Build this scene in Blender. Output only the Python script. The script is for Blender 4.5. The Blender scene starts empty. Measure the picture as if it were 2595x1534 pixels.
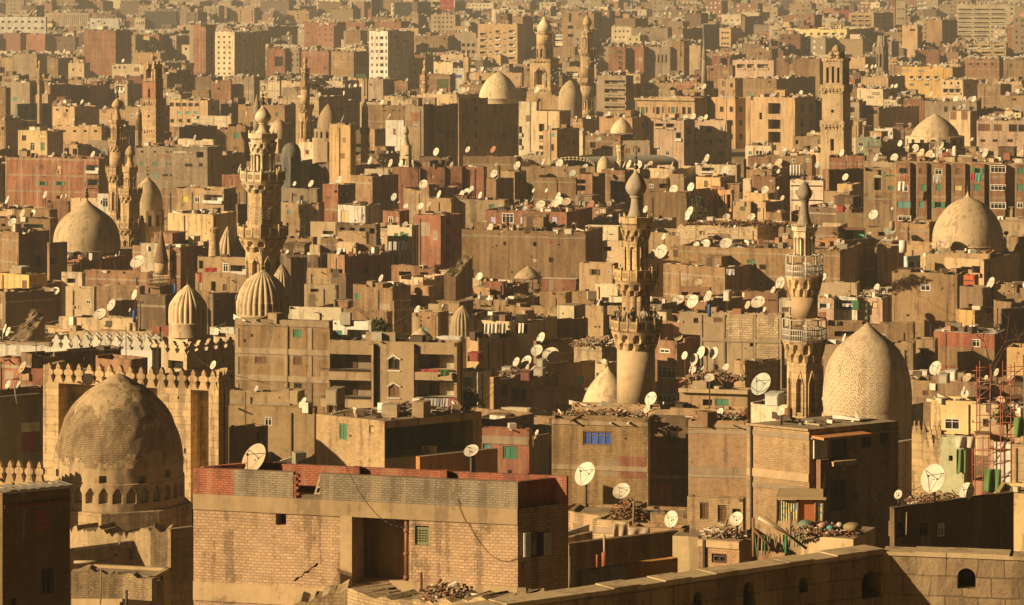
import bpy, math, random
from mathutils import Vector
rnd = random.Random(11)
R_ = math.radians
F, CX, YH, H, K = 8000.0, 1297.5, -70.0, 47.0, 2511/870
REGX = {'A': 0, 'B': 860, 'C': 1725}
REGY = [0, 380, 760, 1134]
SUN_AZ, SUN_EL = R_(67.5), R_(20.5)
scn = bpy.context.scene
col = scn.collection

def N(reg, x, y): return REGX[reg[0]] + x/K, YN(reg, y)
def YN(reg, t):
    """native row of '2:345' (row 2 of the survey) or of a plain number in the region's own row"""
    t = str(t)
    if ':' in t:
        r, v = t.split(':'); return REGY[int(r)] + float(v)/K
    return REGY[int(reg[1])] + float(t)/K
def W(px, py, D): return Vector(((px-CX)*D/F, D, H-(py-YH)*D/F))
def PX(p): return CX + F*p[0]/p[1], YH + F*(H-p[2])/p[1]
def gz(D):
    t = min(1, max(0, (190-D)/85.0)); t = t*t*(3-2*t)
    return 20*t

# ------------------------------------------------------------------ materials
MATS = {}
def _new(name):
    m = bpy.data.materials.new(name); m.use_nodes = True
    nt = m.node_tree; nt.nodes.clear()
    out = nt.nodes.new('ShaderNodeOutputMaterial'); b = nt.nodes.new('ShaderNodeBsdfPrincipled')
    nt.links.new(b.outputs[0], out.inputs[0])
    b.inputs['Specular IOR Level'].default_value = 0.2
    return m, nt, b
def nd(nt, t, **kw):
    n = nt.nodes.new(t)
    for k, v in kw.items():
        if k.startswith('i_'):
            k = k[2:]; k = int(k) if k.isdigit() else k.replace('_', ' ')
            n.inputs[k].default_value = v
        else: setattr(n, k, v)
    return n
def math_(nt, op, a, b=None, c=None):
    n = nt.nodes.new('ShaderNodeMath'); n.operation = op
    for i, v in enumerate((a, b, c)):
        if v is None: continue
        if hasattr(v, 'is_linked'): nt.links.new(v, n.inputs[i])
        else: n.inputs[i].default_value = v
    return n.outputs[0]
def mix(nt, fac, a, b, blend='MIX'):
    n = nt.nodes.new('ShaderNodeMix'); n.data_type = 'RGBA'; n.blend_type = blend
    for i, v in ((0, fac), (6, a), (7, b)):
        if hasattr(v, 'is_linked'): nt.links.new(v, n.inputs[i])
        else: n.inputs[i].default_value = (*v, 1) if isinstance(v, tuple) and len(v) == 3 else v
    return n.outputs[2]
def vecmul(nt, v, s):
    n = nt.nodes.new('ShaderNodeVectorMath'); n.operation = 'MULTIPLY'
    nt.links.new(v, n.inputs[0]); n.inputs[1].default_value = s; return n.outputs[0]
def noise(nt, v, scale, detail=4, rough=.6):
    n = nd(nt, 'ShaderNodeTexNoise', i_Scale=scale, i_Detail=detail, i_Roughness=rough)
    nt.links.new(v, n.inputs['Vector']); return n.outputs[0]
def stain(nt, c, amount=1.0):
    """weathering: large blotches, fine grain, vertical rain streaks and a per-object shift"""
    g = nd(nt, 'ShaderNodeNewGeometry'); p = g.outputs['Position']
    a = noise(nt, p, .22, 5); b = noise(nt, p, 2.3, 8, .7); s = noise(nt, vecmul(nt, p, (1.6, 1.6, .13)), 1.0, 6)
    f = math_(nt, 'ADD', math_(nt, 'ADD', math_(nt, 'MULTIPLY', a, .42), math_(nt, 'MULTIPLY', b, .30)), math_(nt, 'MULTIPLY', s, .28))
    o = nd(nt, 'ShaderNodeObjectInfo').outputs['Random']
    v = math_(nt, 'MULTIPLY', math_(nt, 'MULTIPLY_ADD', f, 2.8*amount, 1-1.4*amount), math_(nt, 'MULTIPLY_ADD', o, .34, .83))
    hv = nd(nt, 'ShaderNodeCombineColor')
    for i in range(3): nt.links.new(v, hv.inputs[i])
    c2 = mix(nt, 1.0, c, hv.outputs[0], 'MULTIPLY')
    dust = math_(nt, 'MULTIPLY', math_(nt, 'GREATER_THAN', s, .57), .28*amount)
    c3 = mix(nt, dust, c2, (.42, .31, .18)); soot = math_(nt, 'MULTIPLY', math_(nt, 'LESS_THAN', math_(nt, 'MULTIPLY_ADD', b, .35, s), .60), .42*amount)
    return mix(nt, soot, c3, (.13, .09, .055)), b
def wm(kind, c):
    """wall material: brick, rough, block, frame (concrete grid with brick infill), plaster, stone"""
    key = (kind, c)
    if key in MATS: return MATS[key]
    m, nt, bs = _new('%s_%d' % (kind, len(MATS)))
    uv = nd(nt, 'ShaderNodeUVMap').outputs[0]
    k = lambda q: tuple(min(1, x*q) for x in c)
    h = None; base = c
    def bricks(w, r, mo, c1, c2, cm, off=.5, vec=uv, sm=.15):
        n = nd(nt, 'ShaderNodeTexBrick', offset=off, i_Scale=1.0)
        n.inputs['Brick Width'].default_value = w; n.inputs['Row Height'].default_value = r
        n.inputs['Mortar Size'].default_value = mo; n.inputs['Mortar Smooth'].default_value = sm; n.inputs['Bias'].default_value = 0
        for i, cc in ((1, c1), (2, c2), (3, cm)): n.inputs[i].default_value = (*cc, 1)
        nt.links.new(vec, n.inputs[0]); return n
    if kind == 'brick':
        n = bricks(.22, .078, .013, k(1.1), k(.86), k(.62)); base = n.outputs[0]; h = n.outputs[1]
    elif kind == 'rough':
        # courses wander a little
        nz = nd(nt, 'ShaderNodeTexNoise', i_Scale=.9, i_Detail=3); nt.links.new(uv, nz.inputs['Vector'])
        wob = nt.nodes.new('ShaderNodeVectorMath'); wob.operation = 'MULTIPLY_ADD'
        nt.links.new(nz.outputs[1], wob.inputs[0]); wob.inputs[1].default_value = (.16, .10, 0); nt.links.new(uv, wob.inputs[2])
        n = bricks(.215, .1, .017, k(1.12), k(.84), k(.68), vec=wob.outputs[0]); base = n.outputs[0]; h = n.outputs[1]
    elif kind == 'frame':
        n = bricks(.25, .085, .012, k(1.08), k(.88), k(.65))
        g = bricks(3.3, 3.0, .16, (0, 0, 0), (0, 0, 0), (1, 1, 1), off=0, sm=.02)
        base = mix(nt, g.outputs[1], n.outputs[0], (.34, .25, .155)); h = n.outputs[1]
    elif kind == 'block':
        n = bricks(.55, .26, .022, k(1.2), k(.85), k(.5)); base = n.outputs[0]; h = n.outputs[1]
    elif kind == 'ashlar':   # big worn blocks, no two courses alike
        nz = nd(nt, 'ShaderNodeTexNoise', i_Scale=.5, i_Detail=2); nt.links.new(uv, nz.inputs['Vector'])
        wob = nt.nodes.new('ShaderNodeVectorMath'); wob.operation = 'MULTIPLY_ADD'
        nt.links.new(nz.outputs[1], wob.inputs[0]); wob.inputs[1].default_value = (.5, .22, 0); nt.links.new(uv, wob.inputs[2])
        n = bricks(.86, .58, .02, k(1.12), k(.82), k(.5), vec=wob.outputs[0]); base = n.outputs[0]; h = n.outputs[1]
    elif kind == 'stone':
        n = bricks(.95, .52, .016, k(1.14), k(.86), k(.6)); base = n.outputs[0]; h = n.outputs[1]
    cc, fine = stain(nt, base, 1.0 if kind != 'plaster' else .8)
    nt.links.new(cc, bs.inputs['Base Color']); bs.inputs['Roughness'].default_value = .95
    bp = nd(nt, 'ShaderNodeBump', i_Strength=.55, i_Distance={'rough': .07, 'ashlar': .16}.get(kind, .04))
    hh = fine if h is None else math_(nt, 'MULTIPLY_ADD', h, -1.2, fine)
    nt.links.new(hh, bp.inputs['Height']); nt.links.new(bp.outputs[0], bs.inputs['Normal'])
    MATS[key] = m; return m
def pm(name, c, rough=.7, metal=0, amt=.35):
    """plain painted, wooden, metal or cloth surface with light wear"""
    key = ('p', name)
    if key in MATS: return MATS[key]
    m, nt, bs = _new(name)
    cc, fine = stain(nt, c, amt)
    nt.links.new(cc, bs.inputs['Base Color']); bs.inputs['Roughness'].default_value = rough; bs.inputs['Metallic'].default_value = metal
    MATS[key] = m; return m
def am(name, rough=.9):
    """surface whose own colour is stored per piece (mixed clutter)"""
    key = ('a', name)
    if key in MATS: return MATS[key]
    m, nt, bs = _new(name)
    a = nd(nt, 'ShaderNodeAttribute', attribute_name='piece_colour').outputs[0]
    g = nd(nt, 'ShaderNodeNewGeometry').outputs['Position']
    b = noise(nt, g, 1.2, 6, .7); v = math_(nt, 'MULTIPLY_ADD', b, 1.2, .4)
    hv = nd(nt, 'ShaderNodeCombineColor')
    for i in range(3): nt.links.new(v, hv.inputs[i])
    nt.links.new(mix(nt, 1.0, a, hv.outputs[0], 'MULTIPLY'), bs.inputs['Base Color']); bs.inputs['Roughness'].default_value = rough
    MATS[key] = m; return m
COLS = dict(mud=(.36, .225, .115), tan=(.46, .31, .165), red=(.37, .160, .092), rust=(.36, .195, .108), grey=(.32, .245, .16), cream=(.64, .53, .34),
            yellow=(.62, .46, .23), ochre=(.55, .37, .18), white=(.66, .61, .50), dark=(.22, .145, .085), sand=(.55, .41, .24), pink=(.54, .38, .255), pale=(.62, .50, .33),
            stone=(.50, .36, .20), teal=(.12, .42, .36), green=(.16, .22, .13), orange=(.62, .24, .07))
PAINT = dict(d=(.05, .04, .03), s=(.19, .10, .05), G=(.08, .23, .13), g=(.07, .24, .12), w=(.75, .70, .58), c=(.68, .50, .24), t=(.14, .31, .29), b=(.03, .10, .38), r=(.28, .07, .05), l=(.52, .46, .60), y=(.62, .55, .10), i=(.20, .21, .10))
def paint(k): return pm('paint_' + k, PAINT[k], .6)
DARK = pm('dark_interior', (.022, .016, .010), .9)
GLASS = pm('window_glass', (.03, .028, .024), .15, 0, .1)
WOOD = pm('weathered_wood', (.22, .13, .07))
DKWOOD = pm('dark_wood', (.10, .06, .035))
IRON = pm('dark_iron', (.06, .05, .04), .5)
RUSTY = pm('rusty_metal', (.26, .10, .05), .7)
DISH = pm('dish_paint', (.62, .55, .42), .5, 0, .7)
DISHT = pm('dish_tan', (.52, .40, .25), .6)
DISHR = pm('dish_rust', (.34, .16, .09), .7)
DISHG = pm('dish_teal', (.40, .42, .34), .5)
CONC = wm('plaster', (.36, .265, .16))
ROOF = wm('plaster', (.31, .23, .14))
STONE = wm('stone', COLS['stone'])
WHITE = wm('plaster', COLS['white'])

# ------------------------------------------------------------------ mesh builder
class MB:
    def __init__(s): s.v = []; s.f = []; s.m = []; s.uv = []; s.sm = []; s.c = []
    def face(s, pts, mat=0, uv=None, smooth=False, c=None):
        i = len(s.v); s.v.extend(Vector(p) for p in pts); s.f.append(tuple(range(i, i+len(pts))))
        s.m.append(mat); s.sm.append(smooth); s.uv.append(uv); s.c.append(c)
    def obox(s, o, a, b, c, mat=0, cc=None):
        """box from corner o along a, b, c (right-handed: a x b = c direction)"""
        o, a, b, c = Vector(o), Vector(a), Vector(b), Vector(c)
        P = lambda i, j, k: o+a*i+b*j+c*k
        for q in (((0,0,0),(0,1,0),(1,1,0),(1,0,0)), ((0,0,1),(1,0,1),(1,1,1),(0,1,1)), ((0,0,0),(1,0,0),(1,0,1),(0,0,1)),
                  ((1,0,0),(1,1,0),(1,1,1),(1,0,1)), ((1,1,0),(0,1,0),(0,1,1),(1,1,1)), ((0,1,0),(0,0,0),(0,0,1),(0,1,1))):
            s.face([P(*k) for k in q], mat, c=cc)
    def box(s, x, y, z, sx, sy, sz, rot=0, mat=0, cc=None):
        ca, sa = math.cos(rot), math.sin(rot)
        a = Vector((ca*sx, sa*sx, 0)); b = Vector((-sa*sy, ca*sy, 0))
        s.obox(Vector((x, y, z))-a/2-b/2, a, b, (0, 0, sz), mat, cc)
    def tube(s, p0, p1, r0, r1=None, n=6, mat=0, cc=None, smooth=True):
        p0, p1 = Vector(p0), Vector(p1); r1 = r0 if r1 is None else r1
        d = (p1-p0); L = d.length
        if L < 1e-6: return
        d /= L; u = d.orthogonal().normalized(); w = d.cross(u)
        i = len(s.v)
        for p, r in ((p0, r0), (p1, r1)):
            for k in range(n):
                t = 2*math.pi*k/n; s.v.append(p+u*(r*math.cos(t))+w*(r*math.sin(t)))
        for k in range(n):
            k2 = (k+1) % n
            s.f.append((i+k, i+k2, i+n+k2, i+n+k)); s.m.append(mat); s.sm.append(smooth); s.uv.append(None); s.c.append(cc)
        for q in (tuple(i+n-1-k for k in range(n)), tuple(i+n+k for k in range(n))):
            s.f.append(q); s.m.append(mat); s.sm.append(False); s.uv.append(None); s.c.append(cc)
    def lathe(s, prof, n, x, y, rot=-math.pi/2, mat=0, smooth=True, rf=None, cap=True, cc=None, a0=0, a1=2*math.pi):
        """prof: (r, z) from bottom to top"""
        i = len(s.v); full = abs(a1-a0-2*math.pi) < 1e-6; cols = n if full else n+1
        rmax = max(r for r, z in prof); arc = [0]
        for (ra, za), (rb, zb) in zip(prof, prof[1:]): arc.append(arc[-1]+math.hypot(rb-ra, zb-za))
        for j, (r, z) in enumerate(prof):
            for k in range(cols):
                t = rot+a0+(a1-a0)*k/n; rr = r if rf is None else rf(r, z, t)
                s.v.append(Vector((x+rr*math.cos(t), y+rr*math.sin(t), z)))
        for j in range(len(prof)-1):
            for k in range(n):
                k2 = (k+1) % cols
                s.f.append((i+j*cols+k, i+j*cols+k2, i+(j+1)*cols+k2, i+(j+1)*cols+k)); s.m.append(mat); s.sm.append(smooth); s.c.append(cc)
                u0, u1 = (a1-a0)*rmax*k/n, (a1-a0)*rmax*(k+1)/n
                s.uv.append([(u0, arc[j]), (u1, arc[j]), (u1, arc[j+1]), (u0, arc[j+1])])
        if cap and full:
            j = len(prof)-1
            for q in (tuple(i+j*cols+k for k in range(n)), tuple(i+n-1-k for k in range(n))):
                s.f.append(q); s.m.append(mat); s.sm.append(False); s.uv.append(None); s.c.append(cc)
    def ball(s, p, r, mat=0, n=8, sz=1.0, cc=None):
        pr = [(max(r*math.sin(math.pi*j/6), r*.03), p[2]-r*sz*math.cos(math.pi*j/6)) for j in range(7)]
        s.lathe(pr, n, p[0], p[1], mat=mat, cc=cc)
    def ring(s, c, R, r, ax=(1, 0, 0), n=16, mat=0, part=1.0):
        ax = Vector(ax); up = Vector((0, 0, 1)); c = Vector(c)
        pts = [c+(ax*math.sin(t)-up*math.cos(t))*R for t in [(.5-part/2)*2*math.pi*0+2*math.pi*part*(k/n-.5)+math.pi for k in range(n+1)]]
        for a, b in zip(pts, pts[1:]): s.tube(a, b, r, n=5, mat=mat)
    def build(s, name, mats, parent=None, origin=(0, 0, 0)):
        me = bpy.data.meshes.new(name); o = Vector(origin)
        me.from_pydata([v-o for v in s.v], [], s.f)
        for m in mats: me.materials.append(m)
        me.polygons.foreach_set('material_index', s.m); me.polygons.foreach_set('use_smooth', s.sm)
        L = me.uv_layers.new(name='UVMap').data; uvs = []
        has = any(c is not None for c in s.c); cols = []
        for p, uv, c in zip(me.polygons, s.uv, s.c):
            if uv is None:
                nx, ny, nz = p.normal
                h = math.hypot(nx, ny)
                if abs(nz) > .72 or h < 1e-6:
                    for vi in p.vertices: w = s.v[vi]; uvs += (w.x-o.x, w.y-o.y)
                else:
                    tx, ty = -ny/h, nx/h
                    for vi in p.vertices: w = s.v[vi]; uvs += ((w.x-o.x)*tx+(w.y-o.y)*ty, w.z)
            else:
                for a in uv: uvs += a
            if has: cols += list((*(c or (.4, .3, .2)), 1.0))*len(p.vertices)
        L.foreach_set('uv', uvs)
        if has:
            at = me.color_attributes.new('piece_colour', 'FLOAT_COLOR', 'CORNER'); at.data.foreach_set('color', cols)
        ob = bpy.data.objects.new(name, me); col.objects.link(ob)
        if parent is not None: ob.parent = parent
        else: ob.location = o
        return ob

LABELS = {}
def tag(o, label, cat, group=None, kind=None):
    o['label'] = label; o['category'] = cat
    if group: o['group'] = group
    if kind: o['kind'] = kind
    LABELS.setdefault(label, []).append(o)
    return o
def thing(name, label, cat, loc, group=None):
    o = bpy.data.objects.new(name, None); col.objects.link(o); o.location = loc; o.empty_display_size = .3
    return tag(o, label, cat, group)
def single(mb, name, mats, label, cat, origin, group=None):
    return tag(mb.build(name, mats, None, origin), label, cat, group)
def structure(o):
    o['kind'] = 'structure'; return o
ANCH = []   # (label, px, py, D) of everything hand-placed, for describing neighbours
CELL = 8
CLAIM = {}
def claim(x0, y0, x1, y1, D):
    for i in range(int(max(0, x0)//CELL), int(min(2595, x1)//CELL)+1):
        for j in range(int(max(0, y0)//CELL), int(min(1534, y1)//CELL)+1):
            k = (i, j)
            if k not in CLAIM or D < CLAIM[k]: CLAIM[k] = D
# ------------------------------------------------------------------ windows
WCACHE = {}
def win_meshes(t, w, h, fine):
    """meshes of one window: its frame (with the leaves it is closed by) and, when FINE, its loose leaves or pane"""
    key = (t, round(w, 1), round(h, 1), fine)
    if key in WCACHE: return WCACHE[key]
    w, h = max(.3, key[1]), max(.3, key[2]); a = MB(); subs = []
    x0, x1 = -w/2+.01, w/2-.01; fr = min(.09, w*.12)
    def bar(m, xa, xb, za, zb, ya, yb, mi): m.obox((xa, ya, za), (xb-xa, 0, 0), (0, yb-ya, 0), (0, 0, zb-za), mi)
    def rim(m, mi, y=.05, d=.08):
        bar(m, x0, x0+fr, .01, h-.01, y, y+d, mi); bar(m, x1-fr, x1, .01, h-.01, y, y+d, mi)
        bar(m, x0+fr, x1-fr, .01, .01+fr, y, y+d, mi); bar(m, x0+fr, x1-fr, h-.01-fr, h-.01, y, y+d, mi)
    mats = [WOOD, GLASS]
    def leaf(m, xa, xb, za, zb, y, mi):
        bar(m, xa, xb, za, zb, y, y+.03, mi)
        n = max(2, int((zb-za)/.16))
        for q in range(n):
            z = za+(zb-za)*(q+.2)/n; bar(m, xa+.04, xb-.04, z, z+(zb-za)/n*.45, y-.025, y, mi)
    if t in 'gWo':
        pk = {'g': 'g', 'W': 'w', 'o': 's'}[t]
        mats = [paint(pk), GLASS]; rim(a, 0)
        p = MB(); bar(p, x0+fr, x1-fr, fr, h-fr, .11, .13, 0); subs.append(('pane', p, [GLASS]))
        for sx in (-1, 1):
            q = MB(); xa = (x0-w*.46 if sx < 0 else x1+.02); leaf(q, xa, xa+w*.44, .02, h-.02, -.06, 0); subs.append(('shutter', q, [paint(pk)]))
    elif t in 'w':
        mats = [paint('w'), GLASS]; rim(a, 0, .0)
        for q in range(1, max(2, round(w/.6))):
            x = x0+(x1-x0)*q/max(2, round(w/.6)); bar(a, x-.03, x+.03, fr, h-fr, .02, .07, 0)
        bar(a, x0+fr, x1-fr, h*.68, h*.68+.05, .025, .065, 0)
        p = MB(); bar(p, x0+fr, x1-fr, fr, h-fr, .11, .13, 0); subs.append(('pane', p, [GLASS]))
    elif t == 'b':
        mats = [WOOD, GLASS]; rim(a, 0)
        p = MB(); bar(p, x0+fr, x1-fr, fr, h-fr, .11, .13, 0); subs.append(('pane', p, [paint('b')]))
        for q in range(1, 4):
            x = x0+(x1-x0)*q/4; bar(a, x-.02, x+.02, fr, h-fr, .07, .10, 0)
        bar(a, x0+fr, x1-fr, h*.66, h*.66+.04, .072, .098, 0)
    elif t == 'd':
        mats = [DKWOOD, GLASS]; rim(a, 0); bar(a, -.025, .025, fr, h-fr, .07, .10, 0)
        p = MB(); bar(p, x0+fr, x1-fr, fr, h-fr, .13, .15, 0); subs.append(('pane', p, [GLASS]))
    elif t == 'i':
        mats = [paint('i'), GLASS]; rim(a, 0)
        for q in range(1, 5): bar(a, x0+(x1-x0)*q/5-.015, x0+(x1-x0)*q/5+.015, fr, h-fr, .06, .09, 0)
        for q in range(1, 7): bar(a, x0+fr, x1-fr, h*q/7-.015, h*q/7+.015, .055, .085, 0)
        p = MB(); bar(p, x0+fr, x1-fr, fr, h-fr, .13, .15, 0); subs.append(('pane', p, [paint('i')]))
    else:
        pk = paint(t); mats = [WOOD if t in 'scr' else pk]; rim(a, 0)
        for sx in (0, 1):
            q = MB(); leaf(q, (x0+fr if sx == 0 else .012), (-.012 if sx == 0 else x1-fr), fr, h-fr, .09, 0); subs.append(('shutter', q, [pk]))
    if not fine:
        for nm, q, qm in subs:
            off = len(mats); mats = mats+qm; i = len(a.v)
            a.v += q.v; a.f += [tuple(i+k for k in f) for f in q.f]; a.m += [off]*len(q.f); a.uv += q.uv; a.sm += q.sm; a.c += q.c
        subs = []
    tmp = a.build('window', mats); me = tmp.data; bpy.data.objects.remove(tmp)
    sm = []
    for nm, q, qm in subs:
        tmp = q.build(nm, qm); sm.append((nm, tmp.data)); bpy.data.objects.remove(tmp)
    WCACHE[key] = (me, sm); return WCACHE[key]
def put(name, me, parent, loc, rz=0):
    o = bpy.data.objects.new(name, me); col.objects.link(o); o.parent = parent; o.location = loc; o.rotation_euler.z = rz; return o
def window(root, p, al, w, h, t, fine):
    me, subs = win_meshes(t, w, h, fine)
    o = put('window', me, root, Vector(p)-root.location, al)
    for nm, sme in subs: put(nm, sme, o, (0, 0, 0))
    return o

# ------------------------------------------------------------------ buildings
def wall(mb, P0, P1, z0, z1, ops=()):
    """vertical wall from P0 to P1 (outside on the right of that direction) with real openings: (u0, u1, v0, v1, depth, back material, side material)"""
    P0 = Vector((P0[0], P0[1], 0)); d = Vector((P1[0], P1[1], 0))-P0; L = d.length; d /= L; inn = Vector((-d.y, d.x, 0))
    good = []
    for o in ops:
        u0, u1, v0, v1 = max(.06, o[0]), min(L-.06, o[1]), max(z0+.05, o[2]), min(z1-.06, o[3])
        if u1-u0 < .12 or v1-v0 < .04: continue
        if any(u0 < g[1]-.001 and u1 > g[0]+.001 and v0 < g[3]-.001 and v1 > g[2]+.001 for g in good): continue
        good.append((u0, u1, v0, v1)+tuple(o[4:]))
    us = sorted({0, L, *[g[0] for g in good], *[g[1] for g in good]}); vs = sorted({z0, z1, *[g[2] for g in good], *[g[3] for g in good]})
    P = lambda u, v, q=0: P0+d*u+inn*q+Vector((0, 0, v))
    uvq = lambda *pts: [c for c in pts]
    for ua, ub in zip(us, us[1:]):
        va = None
        segs = []
        for a, b in zip(vs, vs[1:]):
            um, vm = (ua+ub)/2, (a+b)/2
            if any(g[0] < um < g[1] and g[2] < vm < g[3] for g in good): continue
            if segs and abs(segs[-1][1]-a) < 1e-9: segs[-1][1] = b
            else: segs.append([a, b])
        for a, b in segs: mb.face([P(ua, a), P(ub, a), P(ub, b), P(ua, b)], 0, [(ua, a), (ub, a), (ub, b), (ua, b)])
    for g in good:
        u0, u1, v0, v1, q = g[:5]; bm_ = g[5] if len(g) > 5 else 1; sm_ = g[6] if len(g) > 6 else 0
        mb.face([P(u0, v0, q), P(u1, v0, q), P(u1, v1, q), P(u0, v1, q)], bm_, [(u0, v0), (u1, v0), (u1, v1), (u0, v1)])
        mb.face([P(u0, v0), P(u0, v0, q), P(u0, v1, q), P(u0, v1)], sm_); mb.face([P(u1, v0, q), P(u1, v0), P(u1, v1), P(u1, v1, q)], sm_)
        mb.face([P(u0, v0), P(u1, v0), P(u1, v0, q), P(u0, v0, q)], sm_); mb.face([P(u0, v1, q), P(u1, v1, q), P(u1, v1), P(u0, v1)], sm_)
    return good
HOUSES = []
class House: pass
def xdir(px, C, dx, dy):
    """distance along (dx, dy) from C at which native column px is reached"""
    q = px-CX; den = F*dx-q*dy
    return (q*C.y-F*C.x)/den if abs(den) > 1e-6 else 0
def parapet(mb, P0, P1, z, h, th=.22, rag=True, mat=0):
    P0 = Vector((P0[0], P0[1], z)); d = Vector((P1[0], P1[1], z))-P0; L = d.length; d /= L; inn = Vector((-d.y, d.x, 0))
    n = max(1, int(L/(1.7 if rag else 50)))
    for k in range(n):
        hh = h*(rnd.choice((1, 1, 1, .93, .8, .55)) if rag and n > 1 else 1)*(1+(rnd.uniform(-.06, .06) if rag else 0))
        mb.obox(P0+d*(L*k/n), d*(L/n-.003), inn*th, (0, 0, hh), mat)
wr = random.Random(404)
def wear(mb, P0, P1, z0, z1, ops, kind, rag):
    """what years of building leave on a wall: floor bands, patched areas, drain pipes, putlog holes, a dark run below the roof"""
    P0 = Vector((P0[0], P0[1], 0)); d = Vector((P1[0], P1[1], 0))-P0; L = d.length; d /= L; out = Vector((d.y, -d.x, 0))
    if L < 1.5 or z1-z0 < 3: return
    def free(ua, ub, va, vb): return not any(ua < g[1]+.1 and ub > g[0]-.1 and va < g[3]+.1 and vb > g[2]-.1 for g in ops)
    def plate(ua, ub, va, vb, t, mi):
        if ub-ua > .05 and free(ua, ub, va, vb): mb.obox(P0+d*ua+out*t+Vector((0, 0, va)), d*(ub-ua), -out*(t+.001), (0, 0, vb-va), mi)
    if kind in ('brick', 'rough', 'block') and wr.random() < (.6 if rag else .2):
        z = z1-wr.uniform(.2, .5)
        while z > z0+2: plate(.001, L-.001, z-.27, z, .035, 4); z -= wr.uniform(2.8, 3.2)
    for _ in range(wr.choice((0, 1, 2, 2, 3)) if rag else wr.choice((0, 0, 1))):
        w, h = wr.uniform(.5, min(3.2, L*.5)), wr.uniform(.5, 2.0); u, v = wr.uniform(.05, max(.06, L-w-.05)), z1-h-wr.uniform(.1, 5); plate(u, u+w, v, v+h, wr.uniform(.006, .022), wr.choice((4, 4, 7, 8, 8, 10)))
    if wr.random() < .55: u = wr.uniform(.2, L-.3); plate(u, u+.09, z0+.5, z1-.02, .1, 9 if wr.random() < .5 else 10)
    for _ in range(int(L*wr.uniform(0, .7))):
        u, v = wr.uniform(.2, L-.4), z1-wr.uniform(.4, 6); plate(u, u+wr.uniform(.12, .3), v, v+wr.uniform(.12, .35), .004, 1)
def mkhouse(C, th, psi, s, d, zt, z0, kind, colr, ph, rag, fops=(), sops=(), name='brick_house', label='', cat='house', group=None, roofm=None, extra=None):
    cs, sn = math.cos(th), math.sin(th)
    A = C+Vector((-cs, sn, 0))*s; r = Vector((math.sin(psi), math.cos(psi), 0)); E = C+r*d; G = A+r*d
    root = thing(name, label, cat, ((A.x+E.x)/2, (A.y+E.y)/2, z0), group)
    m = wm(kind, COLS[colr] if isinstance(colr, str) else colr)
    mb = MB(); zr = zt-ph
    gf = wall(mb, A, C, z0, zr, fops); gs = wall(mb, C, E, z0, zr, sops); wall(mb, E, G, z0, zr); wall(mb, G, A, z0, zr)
    if ph > .02:
        for a, b in ((A, C), (C, E), (E, G), (G, A)): parapet(mb, a, b, zr, ph, .22, rag)
    if C.y < 1400 and C.y > 112: wear(mb, A, C, z0, zr, gf, kind, rag); wear(mb, C, E, z0, zr, gs, kind, rag)
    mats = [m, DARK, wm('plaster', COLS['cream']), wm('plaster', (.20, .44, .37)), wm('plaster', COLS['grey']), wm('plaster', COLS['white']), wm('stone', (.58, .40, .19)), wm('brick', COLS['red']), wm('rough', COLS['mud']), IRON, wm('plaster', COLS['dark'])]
    mb.build('wall', mats, root, root.location)
    rb = MB(); rb.face([Vector((p.x, p.y, zr+.004)) for p in (A, C, E, G)], 0); rb.build('roof', [roofm or ROOF], root, root.location)
    h = House(); h.root = root; h.A, h.C, h.E, h.G = A, C, E, G; h.zr = zr; h.zt = zt; h.z0 = z0; h.label = label; h.s, h.d = s, d; h.th, h.psi = th, psi; h.name = name; h.ph = ph; h.m = m
    h.gf, h.gs = gf, gs
    xs = [PX(p)[0] for p in (A, C, E)]; h.x0, h.x1 = min(xs), max(xs); h.D = C.y; h.n = 0
    HOUSES.append(h); return h
def openings(h_face, specs):
    pass
BAL = {'B': (1.3, 2, 2), 'T': (1.3, 3, 3), 'V': (1.2, 4, 4), 'L': (2.6, 1, 0), 'Q': (1.15, 10, 0), 'k': (.5, 1, 0), 'Z': (1.0, 5, 5), 'M': (1.5, 6, 6)}
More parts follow.
